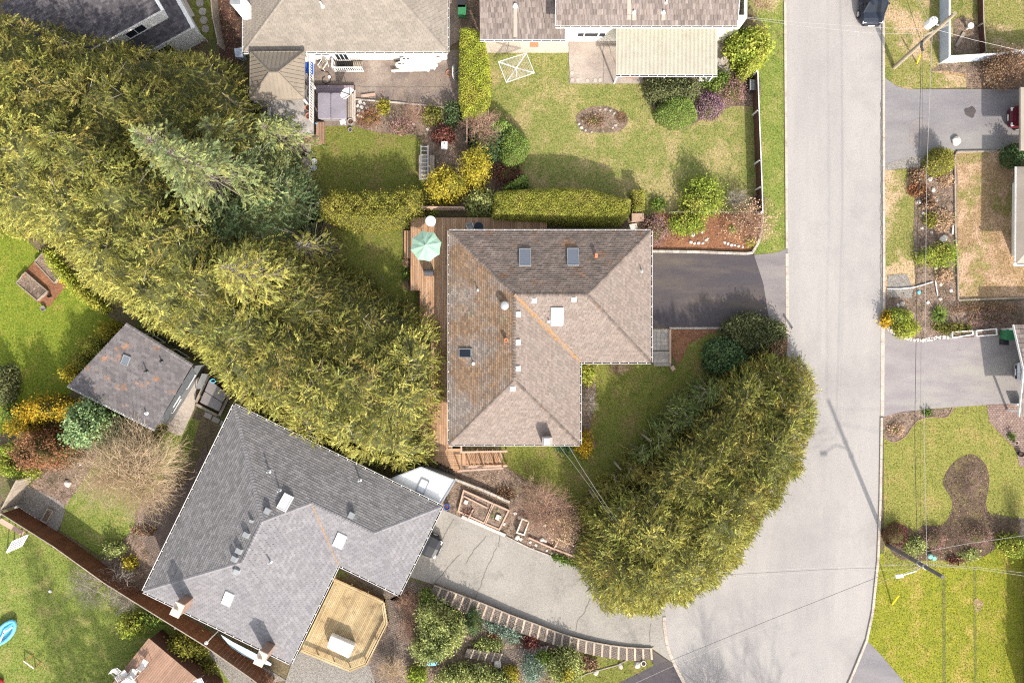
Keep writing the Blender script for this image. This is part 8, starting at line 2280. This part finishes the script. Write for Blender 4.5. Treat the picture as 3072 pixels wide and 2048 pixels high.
SHR = [
 (ell(1336, 556, 60, 52), 2.4, f_yellow, 'yellow-green feathery shrub above the deck of the brown house', dict(rough=0.3, lump=0.25, leaf=(0.22, 0.035), dens=420)),
 (ell(1428, 500, 42, 62), 2.6, f_yellow, 'tall yellow feathery shrub left of the clipped green dome', dict(rough=0.3, lump=0.25, leaf=(0.22, 0.035), dens=420)),
 (ell(1540, 438, 46, 64), 1.8, f_glossy, 'clipped glossy green dome beside the dry lawn', dict(dens=800, rough=0.03, lump=0.02, edge=1.3, leaf=(0.08, 0.03))),
 (ell(1500, 380, 40, 26), 1.6, f_glossy, 'small clipped green dome below the golden hedge corner', dict(dens=420, rough=0.06, lump=0.03)),
 ([(1500, 571), (1540, 540), (1582, 520), (1588, 556), (1545, 570)], 1.5, f_glossy, 'wedge-shaped clipped green shrub behind the long hedge', dict(dens=420, rough=0.05, lump=0.02, edge=0.5)),
 (ell(1462, 420, 55, 62), 1.3, f_rhodo_g, 'dark green shrub under the pink-twigged bush', K1),
 (ell(1455, 605, 62, 34), 1.6, f_pale, 'pale variegated shrub at the left end of the long hedge', dict(rough=0.2, lump=0.2, leaf=(0.16, 0.05), dens=380)),
 (ell(1520, 520, 45, 38), 0.8, f_maroon, 'dark bare undergrowth between dome and long hedge', dict(rough=0.25, lump=0.2, dens=200)),
 ([(1935, 238), (1985, 228), (2050, 232), (2098, 240), (2100, 290), (2060, 310), (1990, 312), (1945, 300)], 1.6, f_rhodo, 'dark glossy rhododendron under the awning edge', dict(rough=0.15, lump=0.12, leaf=(0.16, 0.05), dens=380)),
 (ell(2032, 328, 64, 54), 1.5, f_glossy, 'bright green clipped dome on the dry lawn', dict(dens=800, rough=0.03, lump=0.02, edge=1.2, leaf=(0.08, 0.03))),
 (ell(2150, 240, 46, 30), 0.9, f_green, 'low green shrub below the stone fountain', K1),
 (ell(2130, 318, 42, 42), 0.8, f_purple, 'round purple-grey heather beside the bright green dome', dict(rough=0.15, lump=0.15, leaf=(0.12, 0.03), dens=420)),
 (ell(2203, 268, 42, 42), 0.9, f_pink, 'dusty pink spreading shrub right of the low green shrub', dict(rough=0.25, lump=0.2, leaf=(0.14, 0.025), dens=300)),
 ([(2180, 130), (2200, 100), (2250, 85), (2300, 85), (2312, 130), (2312, 175), (2260, 195), (2200, 185)], 2.6, f_lime, 'large-leaved yellow-green shrub near the road verge', dict(rough=0.25, lump=0.2, leaf=(0.2, 0.07), dens=330)),
 ([(2225, 165), (2255, 138), (2295, 145), (2300, 180), (2275, 215), (2235, 238), (2218, 220)], 2.3, f_hedge, 'smooth golden conical shrub at the fence corner', dict(rough=0.06, lump=0.05, dens=450, leaf=(0.12, 0.03))),
 (ell(2200, 95, 40, 30), 1.4, f_rhodo, 'dark shrub in the shade of the shake-roofed house corner', K1),
 (ell(2110, 590, 62, 62), 1.8, f_lime, 'large yellow-green spreading shrub above the red mulch', dict(rough=0.3, lump=0.25, leaf=(0.15, 0.05), dens=300)),
 (ell(2060, 670, 55, 34), 1.2, f_lime, 'lower yellow-green shrub touching the red mulch', dict(rough=0.25, lump=0.2, leaf=(0.15, 0.05), dens=300)),
 (ell(1965, 690, 44, 48), 1.2, f_pink, 'dusty pink heath shrub at the corner of the brown roof', dict(rough=0.22, lump=0.2, leaf=(0.13, 0.03), dens=350)),
 (ell(1975, 610, 20, 16), 0.6, f_green, 'small bright green clump on the lower lawn edge', K1),
 (ell(2276, 604, 16, 22), 0.7, f_pink, 'small russet clump at the lower fence corner', K1),
 (ell(2262, 1000, 98, 60), 1.4, f_rhodo, 'broad olive rhododendron over the driveway edge', dict(rough=0.18, lump=0.18, leaf=(0.15, 0.05), dens=420)),
 (ell(2175, 1070, 64, 56), 1.9, f_rhodo_g, 'deep green round shrub left of the broad rhododendron', dict(rough=0.16, lump=0.16, leaf=(0.16, 0.06), dens=420)),
 (ell(2330, 1040, 34, 36), 1.4, f_brown, 'brownish low shrub between rhododendron and road', dict(rough=0.2, lump=0.2, dens=350)),
 (ell(1764, 1122, 24, 32), 1.2, f_lime, 'pale yellow-green shrub in the inner corner of the brown house', K1),
 (ell(1752, 1335, 28, 42), 1.5, f_orange, 'golden orange shrub at the lower right roof corner', dict(rough=0.2, lump=0.2, leaf=(0.14, 0.05), dens=350)),
 (ell(1690, 1345, 24, 14), 0.8, f_rhodo_g, 'small dark shrub left of the golden orange one', K1),
 (ell(1218, 820, 14, 16), 0.7, f_green, 'small green shrub against the cedar deck edge', K1),
 (ell(1300, 632, 12, 12), 0.6, f_lime, 'tiny lime plant behind the patio heater', K1),
 (ell(280, 1270, 66, 78), 4.6, f_pieris, 'tall pale green shrub below the studio cottage', dict(rough=0.25, lump=0.25, leaf=(0.2, 0.06), dens=380)),
 (ell(135, 1228, 80, 38), 3.4, f_orange, 'wide orange-gold shrub left of the pale green one', dict(rough=0.25, lump=0.25, leaf=(0.16, 0.05), dens=350)),
 (ell(62, 1278, 40, 34), 3.0, f_orange, 'smaller orange-gold shrub at the left', dict(rough=0.25, lump=0.2, leaf=(0.16, 0.05), dens=350)),
 (ell(130, 1350, 78, 62), 3.4, f_russet, 'russet brown spreading maple-like shrub', dict(rough=0.3, lump=0.3, leaf=(0.17, 0.04), dens=420)),
 (ell(185, 1375, 60, 36), 1.2, f_brown, 'low tan shrub under the russet one', dict(rough=0.3, lump=0.3, leaf=(0.15, 0.03), dens=300)),
 ([(-10, 1340), (30, 1330), (42, 1350), (10, 1370), (20, 1390), (100, 1410), (100, 1435), (60, 1440), (-10, 1420)], 1.6, f_lime, 'bright lime shrub along the left edge below the russet one', dict(rough=0.25, lump=0.2, leaf=(0.18, 0.05), dens=350)),
 (ell(322, 992, 36, 26), 1.6, f_yellow, 'uppermost yellow-green shrub against the studio cottage', K1),
 (ell(272, 1036, 38, 28), 1.6, f_hedge2, 'second yellow-green shrub down the studio cottage side', K1),
 (ell(238, 1082, 32, 26), 1.5, f_hedge3, 'third yellow-green shrub down the studio cottage side', K1),
 (ell(204, 1120, 30, 24), 1.5, f_yellow, 'lowest yellow-green shrub at the studio cottage corner', K1),
 ([(120, 745), (150, 748), (232, 850), (330, 930), (300, 945), (215, 880), (140, 800)], 1.2, f_hedge, 'thin lime hedge strip under the golden cypresses by the lawn', dict(rough=0.15, lump=0.12, dens=350)),
 (ell(10, 1150, 26, 60), 2.0, f_rhodo, 'dark shrub at the left edge of the vivid lawn', K1),
 (ell(30, 1240, 30, 26), 1.0, f_green, 'green shrub at the left edge above the orange-gold one', K1),
 (ell(338, 1650, 34, 22), 1.1, f_pale, 'pale variegated shrub at the lower tip of the brick patio', K1),
 (ell(384, 1692, 20, 20), 1.0, f_yellow, 'small lime yellow shrub beside the pebble strip', K1),
 (ell(430, 1590, 40, 16), 0.3, f_brown, 'low leaf litter plants along the brick patio', dict(rough=0.1, lump=0.1, dens=200)),
 (ell(450, 1290, 44, 30), 0.8, f_hedge3, 'low yellow-green ground shrub below the studio cottage eave', K1),
 (ell(395, 1880, 48, 34), 1.6, f_lime, 'lime shrub above the corner of the boarded deck', dict(rough=0.3, lump=0.25, leaf=(0.18, 0.05), dens=330)),
 (ell(460, 1855, 34, 30), 1.5, f_green, 'green shrub between the brown fence and the boarded deck corner', K1),
 (ell(555, 1940, 66, 38), 1.6, f_hedge3, 'wide yellow-green shrub right of the boarded deck corner', dict(rough=0.3, lump=0.25, leaf=(0.18, 0.05), dens=330)),
 (ell(600, 2010, 40, 26), 1.0, f_olive, 'olive shrub low between deck and brown fence', K1),
 ([(1245, 1830), (1262, 1805), (1300, 1800), (1350, 1830), (1392, 1870), (1395, 1915), (1370, 1950), (1310, 1985), (1255, 1985), (1225, 1950), (1260, 1900)], 2.8, f_pale, 'big pale green rounded shrub by the brick path', dict(rough=0.25, lump=0.2, leaf=(0.17, 0.05), dens=400)),
 (ell(1284, 1795, 28, 22), 1.4, f_green, 'green shrub above the big pale one beside the stairway', K1),
 (ell(1420, 1868, 28, 44), 1.8, f_rhodo_g, 'dark green oval shrub right of the big pale one', dict(rough=0.15, lump=0.1, leaf=(0.1, 0.03), dens=420)),
 (ell(1490, 1880, 46, 20, 0.4), 0.7, f_juniper, 'blue-green juniper beside the curved stairway', dict(rough=0.25, lump=0.2, leaf=(0.18, 0.03), dens=350)),
 (ell(1535, 1905, 32, 26), 0.8, f_juniper, 'second blue-green juniper above the small steps', dict(rough=0.25, lump=0.2, leaf=(0.18, 0.03), dens=350)),
 (ell(1465, 1935, 44, 18), 0.6, f_pale, 'low grey-green groundcover above the small steps', K1),
 (ell(1480, 1905, 20, 10), 0.4, f_terra if False else f_russet, 'small red fern-like plant among the junipers', dict(rough=0.15, lump=0.1, dens=350)),
 (ell(1590, 1925, 30, 20), 0.5, f_maroon, 'maroon low plant beside the middle steps', K1),
 ([(1300, 2060), (1330, 2010), (1390, 1995), (1450, 2005), (1500, 2015), (1540, 2030), (1540, 2070)], 1.4, f_pale, 'wide grey-green shrub at the bottom edge of the terraces', dict(rough=0.25, lump=0.25, leaf=(0.16, 0.05), dens=350)),
 (ell(1250, 2035, 28, 34), 1.3, f_lime, 'lime rounded shrub at the bottom edge beside bare twigs', K1),
 (ell(1530, 2025, 26, 24), 0.8, f_yellow, 'bright yellow-green patch shrub at the bottom edge', K1),
 (ell(1598, 2010, 34, 44), 1.5, f_juniper, 'blue-grey rosemary-like shrub at the bottom of the terraces', dict(rough=0.3, lump=0.25, leaf=(0.22, 0.025), dens=380)),
 (ell(1630, 1975, 26, 24), 1.2, f_green, 'bright green rounded shrub below the middle steps', dict(rough=0.1, lump=0.05, dens=380)),
 (ell(1695, 2005, 50, 62), 1.6, f_pale, 'yellow variegated shrub beside the lower end of the stairway', dict(rough=0.25, lump=0.2, leaf=(0.16, 0.06), dens=360)),
 (ell(1700, 2015, 26, 34), 2.0, f_yellow, 'creamy yellow crown rising from the variegated shrub', dict(rough=0.2, lump=0.2, leaf=(0.16, 0.06), dens=360)),
 (ell(1765, 1990, 26, 20), 0.4, f_brown, 'brown low heather clump on the weedy ground', K1),
 (ell(2826, 482, 42, 44), 1.7, f_hedge3, 'round dark gold shrub at the corner of the upper driveway', dict(rough=0.08, lump=0.06, leaf=(0.12, 0.03), dens=480)),
 ([(2760, 760), (2800, 742), (2850, 725), (2875, 740), (2872, 780), (2840, 800), (2790, 790), (2755, 785)], 1.3, f_lime, 'bright lime bushy shrub in the rock garden', dict(rough=0.25, lump=0.2, leaf=(0.2, 0.035), dens=380)),
 (ell(2705, 950, 38, 28), 1.5, f_lime, 'lime rounded shrub at the lower left of the rock garden', dict(rough=0.1, lump=0.08, leaf=(0.13, 0.03), dens=420)),
 (ell(2725, 985, 38, 30), 1.4, f_hedge, 'golden rounded shrub above the stone edging of the lower drive', dict(rough=0.12, lump=0.1, leaf=(0.13, 0.03), dens=420)),
 (ell(2664, 958, 14, 26), 1.0, f_orange, 'narrow yellow-orange shrub beside the road kerb', K1),
 (ell(2838, 540, 22, 20), 0.5, f_tan, 'pale dry grass tuft below the round gold shrub', dict(rough=0.15, lump=0.15, leaf=(0.2, 0.02), dens=380)),
 (ell(2832, 660, 30, 32), 0.6, f_tan, 'large pale dry grass tuft in the middle of the rock garden', dict(rough=0.2, lump=0.15, leaf=(0.25, 0.02), dens=380)),
 (ell(2836, 828, 24, 20), 0.5, f_tan, 'pale dry grass tuft below the bright lime shrub', dict(rough=0.15, lump=0.15, leaf=(0.2, 0.02), dens=380)),
 (ell(2795, 660, 18, 22), 0.6, f_hedge3, 'small olive gold mound beside the large dry tuft', K1),
 (ell(2790, 610, 22, 18), 0.7, f_brown, 'brown rounded low shrub in the rock garden', K1),
 (ell(2755, 530, 24, 26), 0.6, f_brown, 'brown low plants at the upper end of the rock garden', K1),
 (ell(2755, 570, 32, 18), 0.4, f_russet, 'russet low plants below the brown ones', K1),
 (ell(2960, 925, 110, 14), 0.6, f_brown, 'strip of brown dead perennials below the straw lawn', dict(rough=0.25, lump=0.2, leaf=(0.18, 0.02), dens=260)),
 (ell(2970, 955, 70, 20), 0.6, f_pink, 'pinkish heather strip below the brown perennials', dict(rough=0.2, lump=0.2, leaf=(0.14, 0.02), dens=260)),
 (ell(2860, 985, 60, 14), 0.4, f_olive, 'olive groundcover above the white-edged planters', K1),
 (ell(2692, 1606, 38, 36), 1.0, f_maroon, 'round purple-brown bare dome near the grey pole base', dict(rough=0.12, lump=0.05, leaf=(0.12, 0.02), dens=420)),
 (ell(2748, 1640, 34, 26), 0.8, f_pale, 'low pale green shrub around the base of the grey pole', K1),
 (ell(2810, 1618, 32, 34), 0.9, f_pink, 'dusty pink heather left in the keyhole bed', dict(rough=0.15, lump=0.1, leaf=(0.12, 0.02), dens=420)),
 (ell(2935, 1610, 44, 34), 0.8, f_pink, 'wide dusty pink heather right in the keyhole bed', dict(rough=0.15, lump=0.1, leaf=(0.12, 0.02), dens=380)),
 (ell(2910, 1665, 30, 18), 0.8, f_pale, 'pale green shrub at the lower edge of the keyhole bed', K1),
 (ell(3045, 1640, 40, 34), 1.4, f_lime, 'yellow-green shrub at the right edge by the keyhole bed', dict(rough=0.25, lump=0.2, leaf=(0.18, 0.06), dens=350)),
 (ell(2868, 1682, 24, 8), 0.5, f_maroon, 'small maroon shrub below the keyhole bed', K1),
 (ell(3050, 465, 30, 34), 1.8, f_rhodo_g, 'dark green shrub at the corner of the tan-roofed house', K1),
 (ell(3040, 1310, 10, 10), 0.5, f_green, 'small green plant at the pink brick court', K1),
 (ell(2784, 1238, 14, 9), 0.3, f_green, 'small green plant in the kidney-shaped bed', K1),
 (ell(2690, 1290, 26, 20), 0.3, f_tan, 'tan dry tufts in the kidney-shaped bed', dict(rough=0.1, lump=0.1, leaf=(0.15, 0.02), dens=260)),
 (ell(1105, 350, 34, 28), 0.9, f_russet, 'russet shrub in the border below the patio', dict(rough=0.25, lump=0.2, leaf=(0.14, 0.03), dens=260)),
 (ell(1205, 378, 42, 24), 0.8, f_pink, 'dusty pink heather in the middle of the upper border', dict(rough=0.25, lump=0.2, leaf=(0.14, 0.03), dens=260)),
 (ell(1295, 345, 30, 30), 0.9, f_olive, 'olive shrub in the right part of the upper border', K1),
 (ell(1330, 405, 34, 26), 0.8, f_maroon, 'maroon shrub above the white plastic box', K1),
 (ell(1150, 320, 16, 22), 0.6, f_yellow, 'yellow-green clump near the patio edge', K1),
 (ell(1355, 340, 24, 40), 1.2, f_deep, 'dark arching shrub left of the golden hedge', K1),
 (ell(1780, 360, 36, 22), 0.3, f_brown, 'mixed low alpines in the lawn rockery', dict(rough=0.1, lump=0.1, leaf=(0.1, 0.03), dens=220)),
 (ell(1865, 352, 16, 18), 0.12, f_russet, 'orange-brown mat at the right end of the lawn rockery', dict(rough=0.05, lump=0.05, leaf=(0.08, 0.02), dens=300)),
 (ell(1515, 1480, 30, 16), 0.3, f_brown, 'dead groundcover right of the timber-framed beds', K1),
 (ell(1405, 1530, 16, 14), 0.35, f_maroon, 'dark low plants in the left timber-framed bed', K1),
 (ell(1487, 1545, 14, 16), 0.3, f_green, 'leafy greens in the right timber-framed bed', K1),
 ([(1660, 1662), (1700, 1675), (1735, 1690), (1735, 1700), (1690, 1690), (1655, 1672)], 0.4, f_green, 'green ivy strip at the driveway edge under the cypresses', K1),
]
for poly, h, f, lb, kw in SHR: mound('shrub', lb, poly, h, f, **kw)

# leafless shrubs and trees
mound('hedge', 'unseen hedge added beyond the mown lawn to shade its right edge', [(3120, 1690), (3160, 1690), (3165, 2150), (3115, 2150)], 3.2, f_hedge3, 'hedge', dens=60, rough=0.1, edge=0.4, flat=0.6)  # out-of-view hedge, added to cast shade on the lawn edge
for x, y, h, Rm, lb in ((340, 2290, 13, 3.0, 'narrow conifer just below the bottom edge, left of the boarded deck'), (480, 2350, 13, 2.6, 'narrow conifer below the bottom edge behind the boarded deck')):
    conifer('cedar_tree', lb, x, y, h, Rm, f_olive, (1.2, 0.7), 0.9)
twigs('bare_tree', 'large leafless tan-twigged tree between studio cottage and grey house', 440, 1395, 165, 135, 4.2, m_twig_tan, 'tree', n=110, levels=4, r0=0.03, part='branches')
twigs('bare_shrub', 'pink-twigged leafless bush above the dark green shrub', 1445, 400, 60, 60, 2.6, m_twig_pink, n=30, levels=4, r0=0.02)
twigs('bare_shrub', 'leafless tan bush at the top beside the road verge', 2275, 25, 52, 45, 2.4, m_twig_tan, n=30, levels=4, r0=0.02)
twigs('bare_shrub', 'sprawling leafless brown bush at the right end of the red mulch', 2240, 670, 90, 60, 1.4, m_twig_pink, n=50, levels=3, r0=0.012, leafmat=f_tan)
twigs('bare_shrub', 'grey leafless bush on the lower lawn edge above the mulch', 2200, 605, 52, 34, 1.5, m_twig_grey, n=30, levels=3, r0=0.012)
twigs('bare_shrub', 'leafless brown shrub thicket right of the kitchen garden', 1640, 1520, 95, 85, 1.8, m_twig_pink, n=45, levels=4, r0=0.02)
twigs('bare_shrub', 'thin leafless sapling thicket above the kitchen garden', 1590, 1460, 60, 60, 2.2, m_twig_tan, n=18, levels=3, r0=0.015)
twigs('bare_shrub', 'orange-tan leafless shrub against the cypress group', 1690, 1570, 55, 60, 1.2, m_twig_tan, n=50, levels=3, r0=0.012, leafmat=f_tan)
twigs('bare_shrub', 'pinkish leafless shrub beside the corner of the grey house', 1235, 1800, 52, 34, 1.5, m_twig_pink, n=40, levels=4, r0=0.015)
twigs('bare_shrub', 'leafless vine shrub along the brick path', 1225, 1870, 34, 50, 1.6, m_twig_pink, n=30, levels=4, r0=0.015)
twigs('bare_shrub', 'leafless bush at the bottom of the brick path', 1180, 2000, 46, 50, 1.5, m_twig_tan, n=36, levels=4, r0=0.015)
twigs('bare_shrub', 'leafless bush below the bottom corner of the grey house', 810, 2045, 60, 36, 1.8, m_twig_pink, n=36, levels=4, r0=0.015)
twigs('bare_shrub', 'leafless brown hedge at the top right below the panelled wall', 3000, 220, 75, 50, 1.6, m_twig_brown, n=60, levels=4, r0=0.012, leafmat=f_brown)
twigs('bare_shrub', 'leafless grey shrub low along the inner wall of the brown house', 1766, 1205, 24, 58, 1.2, m_twig_grey, n=36, levels=3, r0=0.012)
twigs('bare_shrub', 'brown dead perennials under the side-wing eave', 1850, 1105, 46, 16, 0.6, m_twig_brown, n=40, levels=3, r0=0.01)
twigs('bare_shrub', 'leafless climber trailing over the brown fence', 330, 1745, 110, 60, 1.9, m_twig_grey, n=26, levels=4, r0=0.02)
twigs('bare_shrub', 'leafless pale climber on the fence nearest the grey house corner', 400, 1790, 36, 30, 2.2, m_twig_grey, n=16, levels=4, r0=0.02)
twigs('bare_shrub', 'grey leafless shrub at the right edge above the yellow-green one', 3055, 1560, 36, 50, 2.0, m_twig_grey, n=26, levels=4, r0=0.015)
twigs('bare_shrub', 'brown stems in the neck of the keyhole bed', 2905, 1450, 40, 60, 0.3, m_twig_brown, n=40, levels=3, r0=0.008)
twigs('bare_shrub', 'brown stems in the middle of the keyhole bed', 2870, 1610, 60, 50, 0.4, m_twig_brown, n=60, levels=3, r0=0.008)
twigs('bare_shrub', 'dry stems among the rocks of the upper border', 1250, 350, 60, 36, 0.9, m_twig_pink, n=36, levels=3, r0=0.01)
twigs('bare_shrub', 'dry stalks under the fence in the pebble strip', 420, 1740, 34, 40, 0.7, m_twig_brown, n=30, levels=3, r0=0.01)
twigs('bare_shrub', 'pinkish dead stalks beside the cedar deck steps', 1222, 788, 16, 20, 0.7, m_twig_pink, n=26, levels=3, r0=0.01)
twigs('bare_shrub', 'pinkish dead stalks at the cedar deck corner below the small shrub', 1222, 856, 20, 14, 0.6, m_twig_pink, n=26, levels=3, r0=0.01)
twigs('bare_tree', 'leafless street tree standing just below the bottom edge of the road', 2370, 2560, 330, 280, 15.0, m_bark, 'tree', n=9, levels=4, r0=0.08, part='branches')
twigs('bare_tree', 'leafless twig cluster at the bottom edge of the road', 2140, 2110, 100, 70, 2.5, m_twig_brown, 'tree', n=30, levels=4, r0=0.02, part='branches')
spiky('spiky_plant', 'spiky yucca-like plant in the lower rock garden', 2812, 945, 32, f_green, 0.6)
spiky('spiky_plant', 'yellow spiky grass at the right end of the red mulch', 2252, 728, 20, f_yellow, 0.5, n=120)
spiky('spiky_plant', 'yellow-green spiky grass in the middle of the red mulch bed', 2196, 690, 14, f_lime, 0.5, n=100)

# rocks
RG = 'pale rocks edging the red mulch bed'
for x, y, r_ in ((2078, 705, 8), (2072, 726, 6), (2083, 730, 5), (2095, 729, 6), (2108, 729, 5), (2118, 720, 5), (2122, 716, 4), (2174, 727, 5), (2184, 731, 5), (2194, 735, 6), (2204, 736, 4), (2215, 738, 5), (2228, 741, 4), (2106, 697, 4)):
    rock(x, y, r_, 'small pale rock lying on the red mulch', RG, m_stone_w)
RG = 'rocks of the roadside rock garden'
for x, y, r_ in ((2763, 521, 8), (2789, 537, 8), (2799, 570, 8), (2756, 606, 8), (2808, 600, 6), (2768, 640, 6), (2812, 640, 10), (2765, 684, 6), (2793, 697, 6), (2829, 716, 13), (2806, 804, 8), (2822, 853, 6), (2852, 872, 7), (2820, 896, 7), (2782, 907, 6), (2705, 912, 9), (2694, 915, 6)):
    rock(x, y, r_, 'pale grey rock in the roadside rock garden', RG, m_stone_w if random.random() < .6 else None)
RG = 'stones edging the lower right driveway'
pl = along([(2655, 982), (2680, 998), (2705, 1010), (2740, 1022), (2770, 1022), (2810, 1015), (2848, 1012)], 30)
for x, y in pl:
    for dy in (0, -5): rock(x + random.uniform(-2, 2), y + dy + random.uniform(-1.5, 1.5), random.uniform(3, 4.6), 'small pale edging stone beside the lower right driveway', RG, m_stone_w)
RG = 'rocks in the border below the patio'
for x, y, r_ in ((1080, 307, 8), (1093, 312, 7), (1085, 322, 7), (1072, 318, 6), (1101, 325, 6), (1076, 332, 6), (1088, 335, 6), (1102, 340, 5), (1074, 346, 5), (1240, 372, 4), (1282, 388, 5), (1084, 350, 5)):
    rock(x, y, r_, 'rounded pale rock in the border below the patio', RG, m_stone_w)
RG = 'rocks of the island rockery on the dry lawn'
for x, y, r_ in ((1737, 372, 5), (1744, 384, 6), (1756, 392, 5), (1775, 396, 4), (1748, 364, 4), (1815, 328, 5), (1830, 332, 5), (1842, 340, 5), (1800, 330, 4), (1838, 384, 4), (1846, 376, 5), (1760, 350, 4), (1785, 342, 5)):
    rock(x, y, r_, 'grey rock of the island rockery', RG)
RG = 'rocks in the kitchen garden'
for x, y, r_ in ((1626, 1619, 9), (1636, 1623, 6), (1551, 1612, 9), (1562, 1616, 6), (1634, 1575, 6), (1545, 1539, 6), (1559, 1551, 7), (1512, 1570, 6), (1618, 1541, 5), (1590, 1625, 5), (1608, 1634, 5), (1640, 1650, 4), (1655, 1658, 4), (1600, 1645, 4)):
    rock(x, y, r_, 'pale rock in the kitchen garden soil', RG, m_stone_w)
rock(1492, 1990, 14, 'large pale boulder below the small timber steps', None, m_stone_w, 'boulder')
rock(1432, 2000, 12, 'grey boulder left of the large pale boulder', None, None, 'boulder')
rock(1862, 1996, 12, 'flat grey boulder on the weedy ground by the stairway', None, None, 'boulder', asp=0.6)
rock(1912, 1990, 13, 'upright grey boulder beside the white-rimmed pot', None, None, 'boulder')
rock(1788, 2015, 10, 'grey boulder left of the flat one at the weedy ground', None, None, 'boulder')
rock(2865, 424, 16, 'beige boulder on the lower edge of the upper right driveway', None, m_stone_w, 'boulder')
rock(2965, 240, 8, 'white rock in the brown hedge below the panelled wall', None, m_stone_w)
rock(240, 1390, 8, 'pale rock at the edge of the mulch by the green lawn', None, m_stone_w)
rock(205, 1450, 12, 'cream coloured tree stump at the mulch edge', None, m_stone_w, 'stump')
rock(60, 1463, 6, 'small rock by the weathered fence corner', None)
RG = 'cobbles along the brown fence'
for k in range(8): rock(48 + k * 8, 1517 + k * 5, 4, 'round cobble along the foot of the brown fence', RG, m_stone_w)
tag(MB().box(P(1495, 1552, 0.32), (0.4, 0.4, 0.06), rz=-0.4).build('paving_slab', m_stone_w), 'pale square slab in the right timber-framed bed', 'slab')
tag(MB().box(P(1398, 1506, 0.32), (0.3, 0.3, 0.06), rz=-0.4).build('paving_slab', m_stone_w), 'pale square slab in the left timber-framed bed', 'slab')

# grass blades over every lawn, and leaf litter
allv = {}
for pts, m in LAWNS:
    w = [P(a, b, 0) for a, b in pts]
    pl = [(p_.x, p_.y) for p_ in w]
    xs = np.array([p_[0] for p_ in pl]); ys = np.array([p_[1] for p_ in pl])
    x0, x1, y0, y1 = max(xs.min(), -42), min(xs.max(), 42), max(ys.min(), -28), min(ys.max(), 28)
    n = int((x1 - x0) * (y1 - y0) * 85)
    x = rng.uniform(x0, x1, n); y = rng.uniform(y0, y1, n)
    k = pt_in_poly(x, y, pl); x, y = x[k], y[k]
    p_ = np.stack([x, y, np.full(len(x), 0.008)], axis=1)
    d_ = rng.normal(0, 0.9, (len(x), 3)); d_[:, 2] = np.abs(d_[:, 2]) * 0.45 + 0.18
    v = leaf_verts(p_, d_, rng.uniform(0.05, 0.12, len(x)), rng.uniform(0.012, 0.026, len(x)))
    allv.setdefault(m.name, [m, []])[1].append(v)
for nm, (m, vv) in allv.items():
    o = np_mesh('grass', np.concatenate(vv), 3, m); o['kind'] = 'stuff'
# leaf litter scattered on beds
n = 9000
lit = []
for pts, m, lb in BEDS:
    w = [P(a, b, 0) for a, b in pts]; pl = [(p_.x, p_.y) for p_ in w]
    xs = np.array([p_[0] for p_ in pl]); ys = np.array([p_[1] for p_ in pl])
    n = int((xs.max() - xs.min()) * (ys.max() - ys.min()) * 40)
    x = rng.uniform(xs.min(), xs.max(), n); y = rng.uniform(ys.min(), ys.max(), n)
    k = pt_in_poly(x, y, pl); x, y = x[k], y[k]
    p_ = np.stack([x, y, np.full(len(x), 0.04)], axis=1)
    d_ = rng.normal(0, 1, (len(x), 3)); d_[:, 2] *= 0.25
    lit.append(leaf_verts(p_, d_, rng.uniform(0.06, 0.16, len(x)), rng.uniform(0.02, 0.045, len(x)), True))
o = np_mesh('leaf_litter', np.concatenate(lit), 4, fol('litter', (0.24, 0.16, 0.10), (0.14, 0.09, 0.06), (0.10, 0.11, 0.03), t=0.0)); o['kind'] = 'stuff'
print('TRIS', sum(sum(len(p.vertices) - 2 for p in me.polygons) if len(me.polygons) < 20000 else len(me.polygons) * (len(me.polygons[0].vertices) - 2) for me in bpy.data.meshes))
